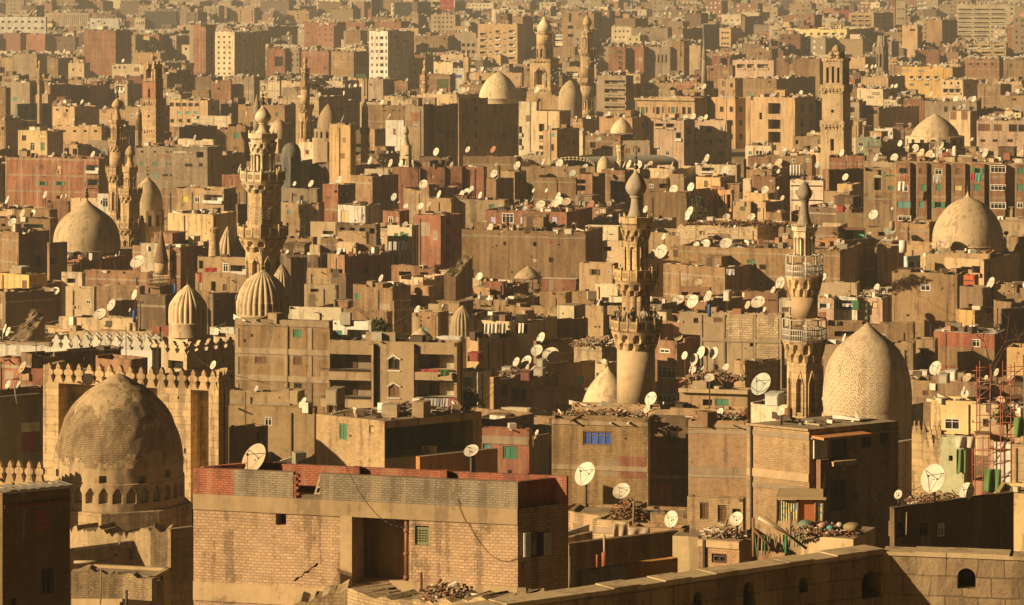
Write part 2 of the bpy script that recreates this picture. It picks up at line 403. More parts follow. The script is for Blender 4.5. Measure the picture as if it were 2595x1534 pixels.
def B(reg, xl, xc, xr, yt, yb, zr, kind, colr, label, th=22, w='', name='brick_house', cat='house', ph=None, psi=None, D=None, rag=True, fine=None, depth=None, roofm=None, hidden=3, z0=None, bal=True, cl=True):
    pxl, _ = N(reg, xl, 0); pxc, _ = N(reg, xc, 0); pxr, _ = N(reg, xr, 0); pyt = YN(reg, yt); pyb = YN(reg, yb)
    if D is None: D = F*(H-hidden)/(pyb-YH) if zr == 'g' else F*(H-zr)/(pyt-YH)
    th = R_(th); C = W(pxc, pyt, D); zt = C.z; C.z = 0
    s = xdir(pxl, C, -math.cos(th), math.sin(th)); s = min(max(s, .3), 120)
    if xr <= xc+1:
        ps = math.atan((pxc-CX)/F)-.03 if psi is None else R_(psi); d = depth or min(14, max(5, s*.8))
    else:
        ps = th if psi is None else R_(psi); d = xdir(pxr, C, math.sin(ps), math.cos(ps)); d = min(max(d, .8), depth or 45) if d > 0 else 10
    if ph is None: ph = rnd.choice((.5, .7, .9)) if D < 700 else .8
    ph = min(ph, 2.5)
    g0 = gz(D)-1.5 if z0 is None else z0
    if zt-g0 < 2: g0 = zt-4
    ft, st = Vector((math.cos(th), -math.sin(th), 0)), Vector((math.sin(ps), math.cos(ps), 0)); A = C-ft*s
    fo, so, wins = [], [], []
    toks = []
    for t in w.split():
        if t[0] == '@':
            q = t[1:].split(','); x0, y0, x1, y1 = map(float, q[:4]); nx, ny = int(q[4]), int(q[5])
            for i in range(nx):
                for j in range(ny):
                    tt = q[8]
                    if len(tt) > 1: tt = rnd.choice(tt)
                    toks.append((x0+(x1-x0)*(i/(nx-1) if nx > 1 else 0), y0+(y1-y0)*(j/(ny-1) if ny > 1 else 0), float(q[6]), float(q[7]), tt))
        else:
            q = t.split(','); toks.append((float(q[0]), q[1], float(q[2]), float(q[3]), q[4]))
    for x, y, ww, hh, t in toks:
        fr = x <= xc
        P0, dr, L = (A, ft, s) if fr else (C, st, d)
        ua = xdir(N(reg, x-ww/2, 0)[0], P0, dr.x, dr.y); ub = xdir(N(reg, x+ww/2, 0)[0], P0, dr.x, dr.y)
        ua, ub = min(ua, ub), max(ua, ub)
        pc = P0+dr*((ua+ub)/2); zc = H-(YN(reg, y)-YH)*pc.y/F; hm = hh/K*pc.y/F
        if ub-ua > 6 and t not in 'BTVLkZMQ': continue
        op = BAL.get(t, (.26, 1, 0)); q = (ua, ub, zc-hm/2, zc+hm/2)+op
        (fo if fr else so).append(q); wins.append((fr, q, t, ww))
    if kind == 'frame' and D < 0: pass
    h = mkhouse(C, th, ps, s, d, zt, g0, kind, colr, ph, rag, fo, so, name, label, cat, None, roofm)
    h.reg = reg
    for fr, q, t, ww in wins:
        okk = [g for g in (h.gf if fr else h.gs) if abs(g[0]-max(.06, q[0])) < 1e-6 and abs(g[3]-min(h.zr-.06, q[3])) < 1e-6]
        if not okk: continue
        g = okk[0]; P0, dr = (A, ft) if fr else (C, st); al = math.atan2(dr.y, dr.x); pc = P0+dr*((g[0]+g[1])/2); pc.z = g[2]
        out = Vector((dr.y, -dr.x, 0))
        if t in 'LkMQ': continue
        if t in 'BTVZ':
            if bal:
                bm_ = MB(); W_ = g[1]-g[0]; hh = (g[3]-g[2])
                o = P0+dr*(g[0]-.08); o.z = g[2]-.12
                bm_.obox(o+out*.35, dr*(W_+.16), -out*.35, (0, 0, .12)); bm_.obox(o+out*.35+Vector((0, 0, .12)), dr*(W_+.16), -out*.06, (0, 0, hh*.3))
                for sx in (0, W_+.1): bm_.obox(o+dr*sx+out*.285+Vector((0, 0, .12)), dr*.06, -out*.285, (0, 0, hh*.3))
                bm_.build('balcony', [h.m if t != 'Z' else WHITE], h.root, h.root.location)
            dd = MB(); o = P0+dr*(g[0]+(g[1]-g[0])*.28)-out*(q[4]-.05); o.z = g[2]+.02
            dd.obox(o, dr*((g[1]-g[0])*.26), -out*.04, (0, 0, (g[3]-g[2])*.78)); dd.build('door', [DKWOOD if t != 'T' else paint('G')], h.root, h.root.location)
            continue
        window(h.root, pc, al, g[1]-g[0], g[3]-g[2], t, fine if fine is not None else ww*F/8000 > 48)
    ys = [pyt, pyb]
    h.y0 = pyt; h.y1 = pyb
    if cl: claim(min(pxl, pxc), pyt, max(pxr, pxc), pyb, D)
    ANCH.append((label, (pxl+max(pxr, pxc))/2, pyt, D, h.root))
    return h
def on_face(h, x, y, front=True):
    """point of the front (or side) wall under survey position (x, y), with the wall's direction and outward normal"""
    P0, dr = (h.A, Vector((math.cos(h.th), -math.sin(h.th), 0))) if front else (h.C, Vector((math.sin(h.psi), math.cos(h.psi), 0)))
    u = xdir(N(h.reg, x, 0)[0], P0, dr.x, dr.y); p = P0+dr*u; p.z = H-(YN(h.reg, y)-YH)*p.y/F
    return p, dr, Vector((dr.y, -dr.x, 0)), u
def strip(h, x0, x1, ya, yb, out, mat, name, front=True, back=0.0):
    """a band standing OUT proud of a wall between two survey columns; ya, yb at the column x1"""
    a, dr, n, ua = on_face(h, x0, ya, front); b, _, _, ub = on_face(h, x1, ya, front); c, _, _, _ = on_face(h, x1, yb, front)
    o = Vector((a.x, a.y, c.z))-n*back
    mb = MB(); mb.obox(o+n*(out+back), dr*(ub-ua), -n*(out+back), (0, 0, b.z-c.z))
    return mb.build(name, [mat], h.root, h.root.location)
# ------------------------------------------------------------------ minarets and domes
MST = wm('stone', (.50, .345, .185)); MPL = wm('plaster', (.46, .335, .19)); MLT = wm('plaster', (.66, .53, .34)); MGR = wm('plaster', (.28, .23, .165)); MRD = wm('brick', (.50, .235, .13))
def carved(c, sc=2.2, dist=.12):
    key = ('carved', c, sc)
    if key in MATS: return MATS[key]
    m, nt, bs = _new('carved_stone'); cc, fine = stain(nt, c, .5)
    uv = nd(nt, 'ShaderNodeUVMap').outputs[0]
    v = nd(nt, 'ShaderNodeTexMagic', turbulence_depth=3, i_Scale=sc, i_Distortion=1.6); nt.links.new(uv, v.inputs['Vector'])
    sp = nd(nt, 'ShaderNodeSeparateColor'); nt.links.new(v.outputs[0], sp.inputs[0])
    band = lambda x: math_(nt, 'SUBTRACT', 1.0, math_(nt, 'MINIMUM', math_(nt, 'ABSOLUTE', math_(nt, 'MULTIPLY_ADD', x, 5, -2.5)), 1.0))
    h = math_(nt, 'ADD', band(sp.outputs[0]), math_(nt, 'MULTIPLY', band(sp.outputs[1]), .7))
    bp = nd(nt, 'ShaderNodeBump', i_Strength=1.0, i_Distance=dist); nt.links.new(h, bp.inputs['Height']); nt.links.new(bp.outputs[0], bs.inputs['Normal'])
    nt.links.new(cc, bs.inputs['Base Color']); bs.inputs['Roughness'].default_value = .95; MATS[key] = m; return m
def onion(hw, zb, zt, n=14):
    pr = []; h = zt-zb
    for i in range(n+1):
        t = i/n
        r = math.sin(math.pi*(.14+.36*t/.36)) if t < .36 else (max(0, 1-((t-.36)/.64)**1.55))**.95
        pr.append((max(hw*r, hw*.06), zb+h*t))
    return pr
def crescent(mb, x, y, z0, z1, s, mat=0):
    """pole with turned balls and an open crescent ring on top"""
    h = z1-z0; R = min(h*.13, s)
    mb.tube((x, y, z0-.1), (x, y, z1-2*R), max(.025, s*.09), n=6, mat=mat)
    for f, q in ((.16, .62), (.36, .5), (.54, .4)): mb.ball((x, y, z0+h*f), s*q, mat)
    mb.ring((x, y, z1-R), R, max(.02, s*.11), (.9, -.42, 0), 14, mat, .86)
def minaret(reg, x, D, spec, label, main=None, th=22, rot=-90, top=None, claimw=60):
    px, _ = N(reg, x, 0); main = main or MST
    m = lambda hw: hw/K*D/F
    Z = lambda y: H-(YN(reg, y)-YH)*D/F
    X = (px-CX)*D/F; Y = D
    root = thing('minaret', label, 'minaret', (X, Y, gz(D))); O = root.location; r0 = R_(rot); c, s_ = math.cos(R_(th)), math.sin(R_(th))
    V = lambda k, r, z: (X+r*math.cos(r0+k*math.pi/4), Y+r*math.sin(r0+k*math.pi/4), z)
    y_top = None; cur = main; lastz = None; lasthw = 20
    for e in spec.split(';'):
        q = e.split(); k = q[0]
        if k == 'mat': cur = {'st': MST, 'pl': MPL, 'lt': MLT, 'gr': MGR, 'rd': MRD, 'wd': WOOD, 'cv': carved((.58, .40, .22), 2.6, .1)}[q[1]]; continue
        za, zb = Z(q[1]), Z(q[3]); ha, hb = m(float(q[2])), m(float(q[4]) if len(q) > 4 else float(q[2])); opt = q[5] if len(q) > 5 else ''
        if y_top is None: y_top = YN(reg, q[1])
        mb = MB(); hh = za-zb
        if k == 'fin': crescent(mb, X, Y, zb, za, ha); mb.build('finial', [IRON], root, O)
        elif k == 'bulb': mb.lathe(onion(ha, zb, za), 24, X, Y); mb.lathe([(ha*.56, zb-.02*hh), (ha*.6, zb+.03*hh), (ha*.5, zb+.06*hh)], 20, X, Y, cap=False); mb.build('bulb', [cur], root, O)
        elif k == 'neck':
            pr = [(hb+(ha-hb)*(1-(1-t)**2.2), zb+hh*t) for t in [i/8 for i in range(9)]]
            mb.lathe(pr, 20, X, Y); mb.build('neck', [cur], root, O)
        elif k == 'cone': mb.lathe([(hb, zb), (hb*.97, zb+hh*.05), (max(ha, .03), za)], 16, X, Y, smooth=False, rf=(lambda r, z, t: r*(1+.05*math.cos(16*t))) if opt == 'w' else None); mb.build('cone_roof', [cur], root, O)
        elif k == 'cyl': mb.lathe([(hb, zb), (ha, za)], 32, X, Y); mb.build('shaft', [cur], root, O)
        elif k == 'flu': mb.lathe([(hb, zb), (hb, zb+.02), (ha, za)], 96, X, Y, rf=lambda r, z, t: r*(.86+.14*abs(math.sin(6*t)))); mb.build('fluted_shaft', [cur], root, O)
        elif k == 'cap':
            mb.lathe([(ha*.8, zb), (ha*.86, zb+hh*.35), (ha, zb+hh*.5), (ha, za)], 8, X, Y, r0, smooth=False)
            for i in range(8):
                mb.tube(V(i, ha*.95, za-hh*.35), V(i, ha*.95, za+hh*.18), ha*.05, n=5); mb.ball(V(i, ha*.95, za+hh*.22), ha*.06, n=6)
            mb.build('cornice', [cur], root, O)
        elif k == 'col':
            mb.lathe([(ha*.52, zb), (ha*.52, zb+hh*.8), (ha*.95, zb+hh*.86), (ha*.98, za)], 8, X, Y, r0, smooth=False); lan = mb.build('lantern', [cur], root, O)
            cm = MB(); r = ha*.13; cm.lathe([(r*1.5, zb), (r*1.4, zb+.06*hh), (r*.95, zb+.09*hh), (r*.85, zb+.76*hh), (r*1.4, zb+.82*hh), (r*1.5, zb+.87*hh)], 8, 0, 0)
            t_ = cm.build('column', [cur]); me = t_.data; bpy.data.objects.remove(t_)
            for i in range(8): put('column', me, lan, Vector(V(i, ha*.86, 0))-O)
        elif k == 'ope':   # octagonal lantern with tall arched openings right through its eight piers
            t = ha*.25
            for i in range(8):
                p0, p1 = Vector(V(i, ha, 0)), Vector(V(i+1, ha, 0)); d = (p1-p0); L = d.length; d /= L; inn = Vector((-d.y, d.x, 0))
                for u in (0, L*.74): mb.obox(p0+d*u+Vector((0, 0, zb)), d*(L*.26), inn*t, (0, 0, hh))
                mb.obox(p0+d*L*.26+Vector((0, 0, zb+hh*.80)), d*(L*.48), inn*t, (0, 0, hh*.2))
                for sx in (0, 1):   # the haunches of the pointed arch
                    a = p0+d*L*(.26+.48*sx); b = p0+d*L*(.38+.24*sx)
                    P = [a+Vector((0, 0, zb+hh*.66)), b+Vector((0, 0, zb+hh*.80)), a+Vector((0, 0, zb+hh*.80))]
                    if sx: P = [P[0], P[2], P[1]]
                    mb.face(P); mb.face([p+inn*t for p in P[::-1]]); mb.face([P[0], P[0]+inn*t, P[1]+inn*t, P[1]] if sx else [P[1], P[1]+inn*t, P[0]+inn*t, P[0]])
            mb.lathe([(ha*.3, zb), (ha*.3, za)], 8, X, Y, smooth=False); mb.build('lantern', [cur], root, O)
        elif k == 'bal':
            w = min(.22, ha*.12); mb.lathe([(ha*.9, zb), (ha*.97, zb+hh*.12), (ha, zb+hh*.2), (ha, za), (ha-w, za), (ha-w, zb+hh*.25), (.05, zb+hh*.25)], 8, X, Y, r0, smooth=False)
            n = 2
            for i in range(8):
                for j in range(n):
                    f = j/n; a, b = Vector(V(i, ha, 0)), Vector(V(i+1, ha, 0)); p = a+(b-a)*f; rr = ha*(.03 if j else .042)
                    mb.tube((p.x, p.y, zb+hh*.2), (p.x, p.y, za+(hh*.12 if j == 0 else 0)), rr, n=5)
                    if j == 0: mb.ball((p.x, p.y, za+hh*.2), rr*1.3, n=6)
                    # sunk panel of pierced stonework
                    d = (b-a).normalized(); o = Vector((d.y, -d.x, 0)); L = (b-a).length/n
                    mb.obox(p+d*(L*.2)+o*.012+Vector((0, 0, zb+hh*.38)), d*(L*.6), -o*.01, (0, 0, hh*.42), 1)
            mb.build('balcony', [cur, carved((.45, .315, .17), 5, .05)], root, O)
        elif k == 'cor':
            # two rows of stalactite niches with pendants between them
            pr = [(hb+(ha-hb)*(i/16)**.8, zb+hh*i/16) for i in range(17)]; nf = 12
            def rf(r, z, t, zb=zb, hh=hh):
                f = (z-zb)/hh
                if f > .86: return r
                up = f > .42; g = (f-.42)/.44 if up else f/.42; c = .5+.5*math.cos(nf*(t-r0)+(0 if up else math.pi)); w = max(0, c-(.25+.55*g**2))/.75
                return r*(1-.20*min(1, w*2.2)*(.55+.45*g))
            mb.lathe(pr, 144, X, Y, r0, smooth=False, rf=rf); mb.build('corbel', [cur], root, O)
        elif k in ('oct', 'sq'):
            n = 8 if k == 'oct' else 4
            if n == 8: ring = [(V(i, hb, 0), V(i+1, hb, 0)) for i in range(8)]
            else:
                # ha: half the front face's width in the picture
                hf = hb/math.cos(R_(th)); P = [Vector((X, Y, 0))+Vector((c*a*hf+s_*b*hf, -s_*a*hf+c*b*hf, 0)) for a, b in ((-1, -1), (1, -1), (1, 1), (-1, 1))]
                ring = [(P[i], P[(i+1) % 4]) for i in range(4)]
            for i, (a, b) in enumerate(ring):
                a, b = Vector(a), Vector(b); L = (b-a).length; ops = []
                if 'a' in opt: ops = [(L*.3, L*.7, zb+hh*.12, zb+hh*.72, L*.22, 1 if 'h' in opt else 0, 0)]
                if 't' in opt: ops = [(L*(.16+.28*j), L*(.16+.28*j+.13), zb+hh*.1, zb+hh*(.75 if j != 1 else .8), L*.1, 1, 0) for j in range(3)]
                if 'o' in opt: ops = [(L*.43, L*.57, zb+hh*.42, zb+hh*.42+L*.14, L*.2, 1, 0)]
                if 's' in opt: ops = [(L*.42, L*.58, zb+hh*.1, zb+hh*.6, L*.15, 1, 0)]
                wall(mb, a, b, zb, za, ops)
                d = (b-a)/L; o = Vector((d.y, -d.x, 0))
                if ops and 'a' in opt:   # pointed hood over each niche
                    for sx in (0, 1):
                        p = a+d*(L*(.22 if not sx else .78)); q_ = a+d*(L*.5)
                        mb.tube(p+o*.02+Vector((0, 0, zb+hh*.62)), q_+o*.02+Vector((0, 0, zb+hh*.86)), L*.05, n=5)
                        mb.tube(p+o*.02+Vector((0, 0, zb+hh*.06)), p+o*.02+Vector((0, 0, zb+hh*.62)), L*.045, n=6)
                if 'z' in opt:
                    for j in range(5):
                        z = zb+hh*(.12+.16*j)
                        for sx in (0, 1):
                            p = a+d*(L*(.06 if not sx else .94)); q_ = a+d*(L*.5)
                            mb.tube(p+o*.01+Vector((0, 0, z+hh*.14)), q_+o*.01+Vector((0, 0, z)), L*.05, n=4, mat=2, smooth=False)
            mb.face([Vector((p[0][0], p[0][1], za)) for p in ring]); 
            if 'z' in opt:
                mb.lathe([(hb*1.015, zb), (hb*1.015, zb+hh*.06)], 8, X, Y, r0, smooth=False, cap=False); mb.lathe([(hb*1.015, zb+hh*.93), (hb*1.015, za)], 8, X, Y, r0, smooth=False, cap=False)
            mb.build('shaft', [cur, DARK, MLT], root, O)
        elif k == 'sqb':   # square balcony on corbels
            hf = ha/math.cos(R_(th)); P = [Vector((X, Y, 0))+Vector((c*a*hf+s_*b*hf, -s_*a*hf+c*b*hf, 0)) for a, b in ((-1, -1), (1, -1), (1, 1), (-1, 1))]
            zm = zb+hh*.55
            for i in range(4):
                a, b = P[i], P[(i+1) % 4]; L = (b-a).length; d = (b-a)/L; inn = Vector((-d.y, d.x, 0))
                mb.obox(a+Vector((0, 0, zm)), d*L, inn*.2, (0, 0, za-zm))
                for j in range(7):
                    p = a+d*(L*(j+.15)/7)+inn*(.02); mb.obox(p+inn*(hf*.12)+Vector((0, 0, zb)), d*(L*.1), inn*(hf*.3), (0, 0, zm-zb)); mb.obox(p+Vector((0, 0, zb+(zm-zb)*.5)), d*(L*.1), inn*(hf*.3), (0, 0, (zm-zb)*.5))
            mb.face([p+Vector((0, 0, zm+.05)) for p in P]); mb.face([p+Vector((0, 0, zm)) for p in P[::-1]]); mb.build('balcony', [cur], root, O)
        elif k == 'rail':
            base = MB(); base.lathe([(ha*.98, zb-.18), (ha*1.03, zb-.08), (ha*1.03, zb), (.1, zb)], 8, X, Y, r0, smooth=False); base.build('balcony', [MST if opt != 'w' else WOOD], root, O)
            mr = min(hh, hh)
            for i in range(8):
                a, b = Vector(V(i, ha*.98, 0)), Vector(V(i+1, ha*.98, 0))
                for zz in (zb+.06, zb+hh*.27, zb+hh*.52): mb.tube(a+Vector((0, 0, zz)), b+Vector((0, 0, zz)), .045, n=5)
                for j in range(7):
                    p = a+(b-a)*(j/7); mb.tube(p+Vector((0, 0, zb)), p+Vector((0, 0, zb+hh*(.52 if j else .95))), .035 if j else .06, n=5)
                t = Vector(V(i, ha*.62, za)); mb.tube(a+Vector((0, 0, zb+hh*.95)), t, .04, n=5)
                mb.tube(a+Vector((0, 0, zb+hh*.95)), b+Vector((0, 0, zb+hh*.95)), .035, n=5)
            mb.build('railing', [pm('railing_white', (.62, .54, .42), .6) if opt != 'w' else WOOD], root, O)
        lastz, lasthw = zb, hb
    # the shaft goes on down to the ground behind the roofs
    g = gz(D)-1
    if lastz > g+.3:
        mb = MB(); mb.lathe([(lasthw*1.02, g), (lasthw*1.02, lastz)], 8, X, Y, r0, smooth=False) if 'sq' not in spec.split(';')[-1] else mb.box(X, Y, g, lasthw*2.06/math.cos(R_(th)), lasthw*2.06/math.cos(R_(th)), lastz-g, -R_(th))
        mb.build('base', [cur], root, O)
    cw = claimw/K; claim(px-cw, y_top, px+cw, YN(reg, q[3]), D)
    ANCH.append((label, px, (y_top+YN(reg, q[3]))/2, D, root)); return root
def smooth(pts, n=5):
    out = []
    for i in range(len(pts)-1):
        p0, p1, p2, p3 = pts[max(0, i-1)], pts[i], pts[i+1], pts[min(len(pts)-1, i+2)]
        for j in range(n):
            t = j/n
            out.append(tuple(.5*((2*b)+(-a+c)*t+(2*a-5*b+4*c-d)*t*t+(-a+3*b-3*c+d)*t**3) for a, b, c, d in zip(p0, p1, p2, p3)))
    return out+[pts[-1]]
def dome(reg, x, D, pts, label, m=None, ribs=0, fin=None, drum=None, base=None, th=22, name='dome', amp=.10, carvez=None, rf=None, segs=None, parts=None, drumops=0, finm=None):
    """pts: (half width, survey y) from the tip down; drum: (y0, y1, half width); base: (y0, y1, x left, x corner, x right)"""
    px, _ = N(reg, x, 0); X, Y = (px-CX)*D/F, D; mm = lambda v: v/K*D/F; Z = lambda y: H-(YN(reg, y)-YH)*D/F
    m = m or MPL; root = thing(name, label, 'dome', (X, Y, gz(D))); O = root.location
    pr = smooth([(max(.02, mm(h)), Z(y)) for h, y in pts][::-1]); zt = pr[-1][1]; zb = pr[0][1]
    seg = segs or (ribs*8 if ribs else 48)
    R0 = max(r for r, z in pr)
    if ribs:
        f = lambda r, z, t: r*(1.03-amp*(1-abs(math.sin(ribs*t/2))**.7)*min(1, (zt-z)/(zt-zb)*6+.15))
    else: f = rf
    mb = MB(); mb.lathe(pr, seg, X, Y, rf=f, cap=False); mb.build('dome_shell', [m], root, O)
    lo = zb; lw = pr[0][0]
    if drum:
        mb = MB(); r = mm(drum[2]); za, zb2 = Z(drum[0]), Z(drum[1])
        n = drumops
        if n:
            for i in range(n):
                a0, a1 = 2*math.pi*i/n, 2*math.pi*(i+1)/n
                wall(mb, (X+r*math.cos(a0), Y+r*math.sin(a0)), (X+r*math.cos(a1), Y+r*math.sin(a1)), zb2, za, [(r*2*math.pi/n*.3, r*2*math.pi/n*.7, zb2+(za-zb2)*.3, zb2+(za-zb2)*.8, .3, 1, 0)])
            mb.lathe([(r, za-.001), (lw*.9, za+.02)], n, X, Y, 0, cap=False)
        else: mb.lathe([(r, zb2), (r, za-.15), (r*1.02, za-.1), (r*1.02, za), (r*.9, za+.02)], 48, X, Y, cap=False)
        mb.build('drum', [m, DARK], root, O); lo = zb2; lw = r
    if base:
        za, zb3 = Z(base[0]), Z(base[1]); th_ = R_(th); w = mm(abs(base[3]-base[2]))/math.cos(th_)
        C = W(N(reg, base[3], 0)[0], 0, D-w*.62); C.z = 0
        s = xdir(N(reg, base[2], 0)[0], C, -math.cos(th_), math.sin(th_)); d = xdir(N(reg, base[4], 0)[0], C, math.sin(th_), math.cos(th_)); d = s if d < 0 or d > 3*s else d
        A = C+Vector((-math.cos(th_), math.sin(th_), 0))*s; r_ = Vector((math.sin(th_), math.cos(th_), 0)); E = C+r_*d; G = A+r_*d
        mb = MB()
        for a, b in ((A, C), (C, E), (E, G), (G, A)): wall(mb, a, b, gz(D)-1, za)
        mb.face([p+Vector((0, 0, za)) for p in (A, C, E, G)]); mb.build('base', [m], root, O)
        root['corner'] = [C.x, C.y]
    elif lo > gz(D):
        mb = MB(); mb.lathe([(lw*1.04, gz(D)-1), (lw*1.04, lo+.02)], 8, X, Y, smooth=False); mb.build('base', [m], root, O)
    if fin:
        mb = MB(); crescent(mb, X, Y, zt-.1, Z(fin[0]), mm(fin[1])); mb.build('finial', [finm or IRON], root, O)
    hw = max(h for h, y in pts)/K
    for (h0, y0), (h1, y1) in zip(pts, pts[1:]): claim(px-max(h0, h1)/K, YN(reg, y0), px+max(h0, h1)/K, YN(reg, y1), D)
    if drum: claim(px-drum[2]/K, YN(reg, drum[0]), px+drum[2]/K, YN(reg, drum[1]), D)
    ANCH.append((label, px, (YN(reg, pts[0][1])+YN(reg, pts[-1][1]))/2, D, root)); return root
# ------------------------------------------------------------------ the minarets, one by one (survey columns and rows)
minaret('A1', 1923, 330, "fin 0:630 26 0:775; mat lt; bulb 0:775 60 0:905; neck 0:900 28 0:975 60; cap 0:975 107 0:1045; cor 0:1040 104 0:1110 92; col 0:1105 92 1:158; bal 1:155 160 1:240; cor 1:240 158 1:310 112; mat st; oct 1:310 112 1:405 112; oct 1:405 112 1:518 112 z; oct 1:518 112 1:575 114; bal 1:560 180 1:645; cor 1:645 178 1:740 125; oct 1:740 125 1:960 127 a",
        'tallest striped stone minaret with zigzag band and pale top', claimw=150)
minaret('B1', 2170, 250, "fin 0:1070 30 1:155; mat gr; bulb 1:150 78 1:345; neck 1:340 35 1:492 66; mat st; cap 1:490 125 1:575; cor 1:570 118 1:665 90; ope 1:660 92 1:880; bal 1:872 160 1:962; cor 1:960 157 1:1062 104; flu 1:1060 106 2:155 106; bal 2:145 186 2:228; cor 2:225 184 2:360 141; mat pl; cyl 2:358 139 2:775 141",
        'brown minaret with plain round shaft and people on its balcony', claimw=140)
minaret('C1', 905, 236, "fin 1:110 22 1:228; mat gr; bulb 1:225 57 1:375; neck 1:370 26 1:556 60; mat lt; cap 1:560 94 1:618; col 1:615 80 1:775; rail 1:760 135 1:928; mat st; cor 1:925 138 1:1068 100; mat cv; cyl 1:1068 98 2:128 98; mat st; rail 2:128 162 2:296; cor 2:295 160 2:452 122; oct 2:450 126 2:860 128 a",
        'minaret with two pale railed balconies and grey bulb', claimw=120)
minaret('A1', 857, 475, "fin 0:630 22 0:722; bulb 0:718 40 0:800; neck 0:797 17 0:880 36; cap 0:878 60 0:918; col 0:915 48 0:1022; bal 0:1018 66 0:1070; cor 0:1070 64 0:1112 56; cyl 0:1112 55 1:135 56; bal 1:128 82 1:182; cor 1:182 80 1:242 60; oct 1:242 60 1:470 62 a", 'taller of the twin dark stone minarets', claimw=55)
minaret('A1', 952, 460, "fin 0:962 22 0:1066; bulb 0:1062 38 0:1154; neck 1:56 19 1:128 42; cap 1:125 58 1:192; col 1:190 48 1:284; bal 1:280 88 1:332; cor 1:332 84 1:388 68; oct 1:388 68 1:520 70; bal 1:517 99 1:578; cor 1:578 95 1:622 76; oct 1:622 76 1:750 77 a", 'shorter of the twin minarets beside the plain dome', claimw=70)
minaret('A0', 1118, 650, "fin 355 10 395; bulb 392 17 448; sq 448 14 470 16; sq 470 44 585 46 a; sqb 580 52 600; mat rd; sq 600 48 722 50 s; mat st; sqb 720 64 772; sq 772 52 920 54 o; sqb 918 62 975; sq 975 56 1070 58", 'square red patterned minaret with small pinnacled top', th=24, claimw=70)
minaret('A0', 2233, 645, "bulb 412 17 468; neck 466 10 502 20; cap 500 36 520; col 518 32 602; bal 600 42 632; cor 632 40 655 33; cyl 655 32 768 33; bal 765 62 800; cor 800 58 826 48; oct 826 48 1035 50 a", 'slender minaret beside the carved dome on the skyline', claimw=45)
minaret('A0', 290, 900, "fin 425 8 440; bulb 438 12 480; neck 478 7 505 14; cap 505 24 520; col 520 18 585; bal 583 24 612; oct 612 17 690 17", 'tiny pale minaret among the dish covered roofs', claimw=20)
minaret('A0', 1880, 600, "mat gr; cone 688 1 795 30; cyl 795 27 850 28; bal 850 34 868; cyl 868 26 955 28", 'grey pencil minaret with conical tip', claimw=28)
minaret('A0', 1014, 642, "mat st; cone 790 1 838 23; oct 838 20 965 24 a", 'small octagonal minaret stub beside the square minaret', claimw=24)
minaret('B0', 1500, 1000, "fin 60 12 125; mat lt; cone 122 4 185 46; cyl 185 52 240 53; cap 238 70 252; mat st; cyl 252 58 330 58; oct 330 58 432 58 a; sqb 430 78 462; sq 460 72 640 74 a; sqb 640 86 668; sq 668 86 715 90", 'massive square minaret with round domed top', th=24, main=MST, claimw=80)
minaret('B0', 1813, 950, "fin 85 12 110; bulb 108 33 200; neck 198 16 238 44; cap 236 46 262; col 260 42 362; bal 360 65 392; cor 392 62 412 52; cyl 412 50 572 51; bal 570 72 606; cor 606 68 626 50; cyl 626 50 730 50; col 728 50 800; cyl 800 50 862 50", 'tall carved minaret rising above the flock of birds', claimw=55)
minaret('B0', 625, 1000, "bulb 432 15 480; neck 478 9 515 20; col 515 20 560; bal 558 30 590; cyl 590 22 622 22; bal 620 32 645; oct 640 26 668 26", 'small dark minaret beside the green billboard', claimw=26)
minaret('B0', 932, 1000, "bulb 370 11 420; sq 420 16 530 18; cap 528 26 542; col 540 18 578; cap 578 24 590; sq 590 20 642 22 a", 'thin square minaret left of the big bright dome', th=20, claimw=22)
minaret('B0', 187, 650, "fin 690 5 735; mat lt; cone 735 2 790 24; mat st; oct 790 22 935 24 a; bal 935 34 985; oct 985 28 1100 30", 'octagonal minaret with pointed cap behind the ochre wall', claimw=28)
minaret('B0', 485, 560, "mat lt; bulb 918 25 992; cone 990 14 1062 32; sq 1062 30 1130 32; cap 1128 40 1142; sq 1140 32 1215 33 a", 'stubby minaret with onion bulb before the dark blocks', th=18, claimw=36)
minaret('C0', 1138, 600, "bulb 326 32 388; sq 384 28 428 34; sqb 425 76 452; mat pl; sq 450 66 622 67 t; sqb 618 86 680; sq 680 72 742 72; sq 740 72 882 73 o; sqb 880 86 945; sq 945 78 1115 80 s", 'square ochre minaret with four domelets on top', th=26, claimw=85)
minaret('C0', 1475, 1160, "flu 262 34 345 42; cap 343 46 352; oct 350 42 510 44 ah; oct 510 46 545 48", 'fluted domed minaret beside the dark red block', main=MGR, claimw=44)
minaret('C0', 172, 850, "mat gr; cone 255 1 410 17; cyl 410 15 425 15; bal 425 20 440; cyl 440 17 650 22", 'pencil thin minaret with long conical tip', claimw=20)
minaret('A1', 1180, 380, "fin 540 6 585; mat wd; cone 580 3 822 52 w; mat pl; cyl 820 48 912 49; rail 890 106 992 106 w; mat wd; oct 990 95 1045 80", 'wooden railed minaret with tall plank cone', claimw=70)
minaret('B0', 2055, 557, "fin 930 5 985; mat rd; bulb 980 18 1062; mat lt; cap 1062 32 1096; col 1094 30 1:82; oct 1:80 40 1:140 42", 'small pink topped minaret beside the arched roof', claimw=36)
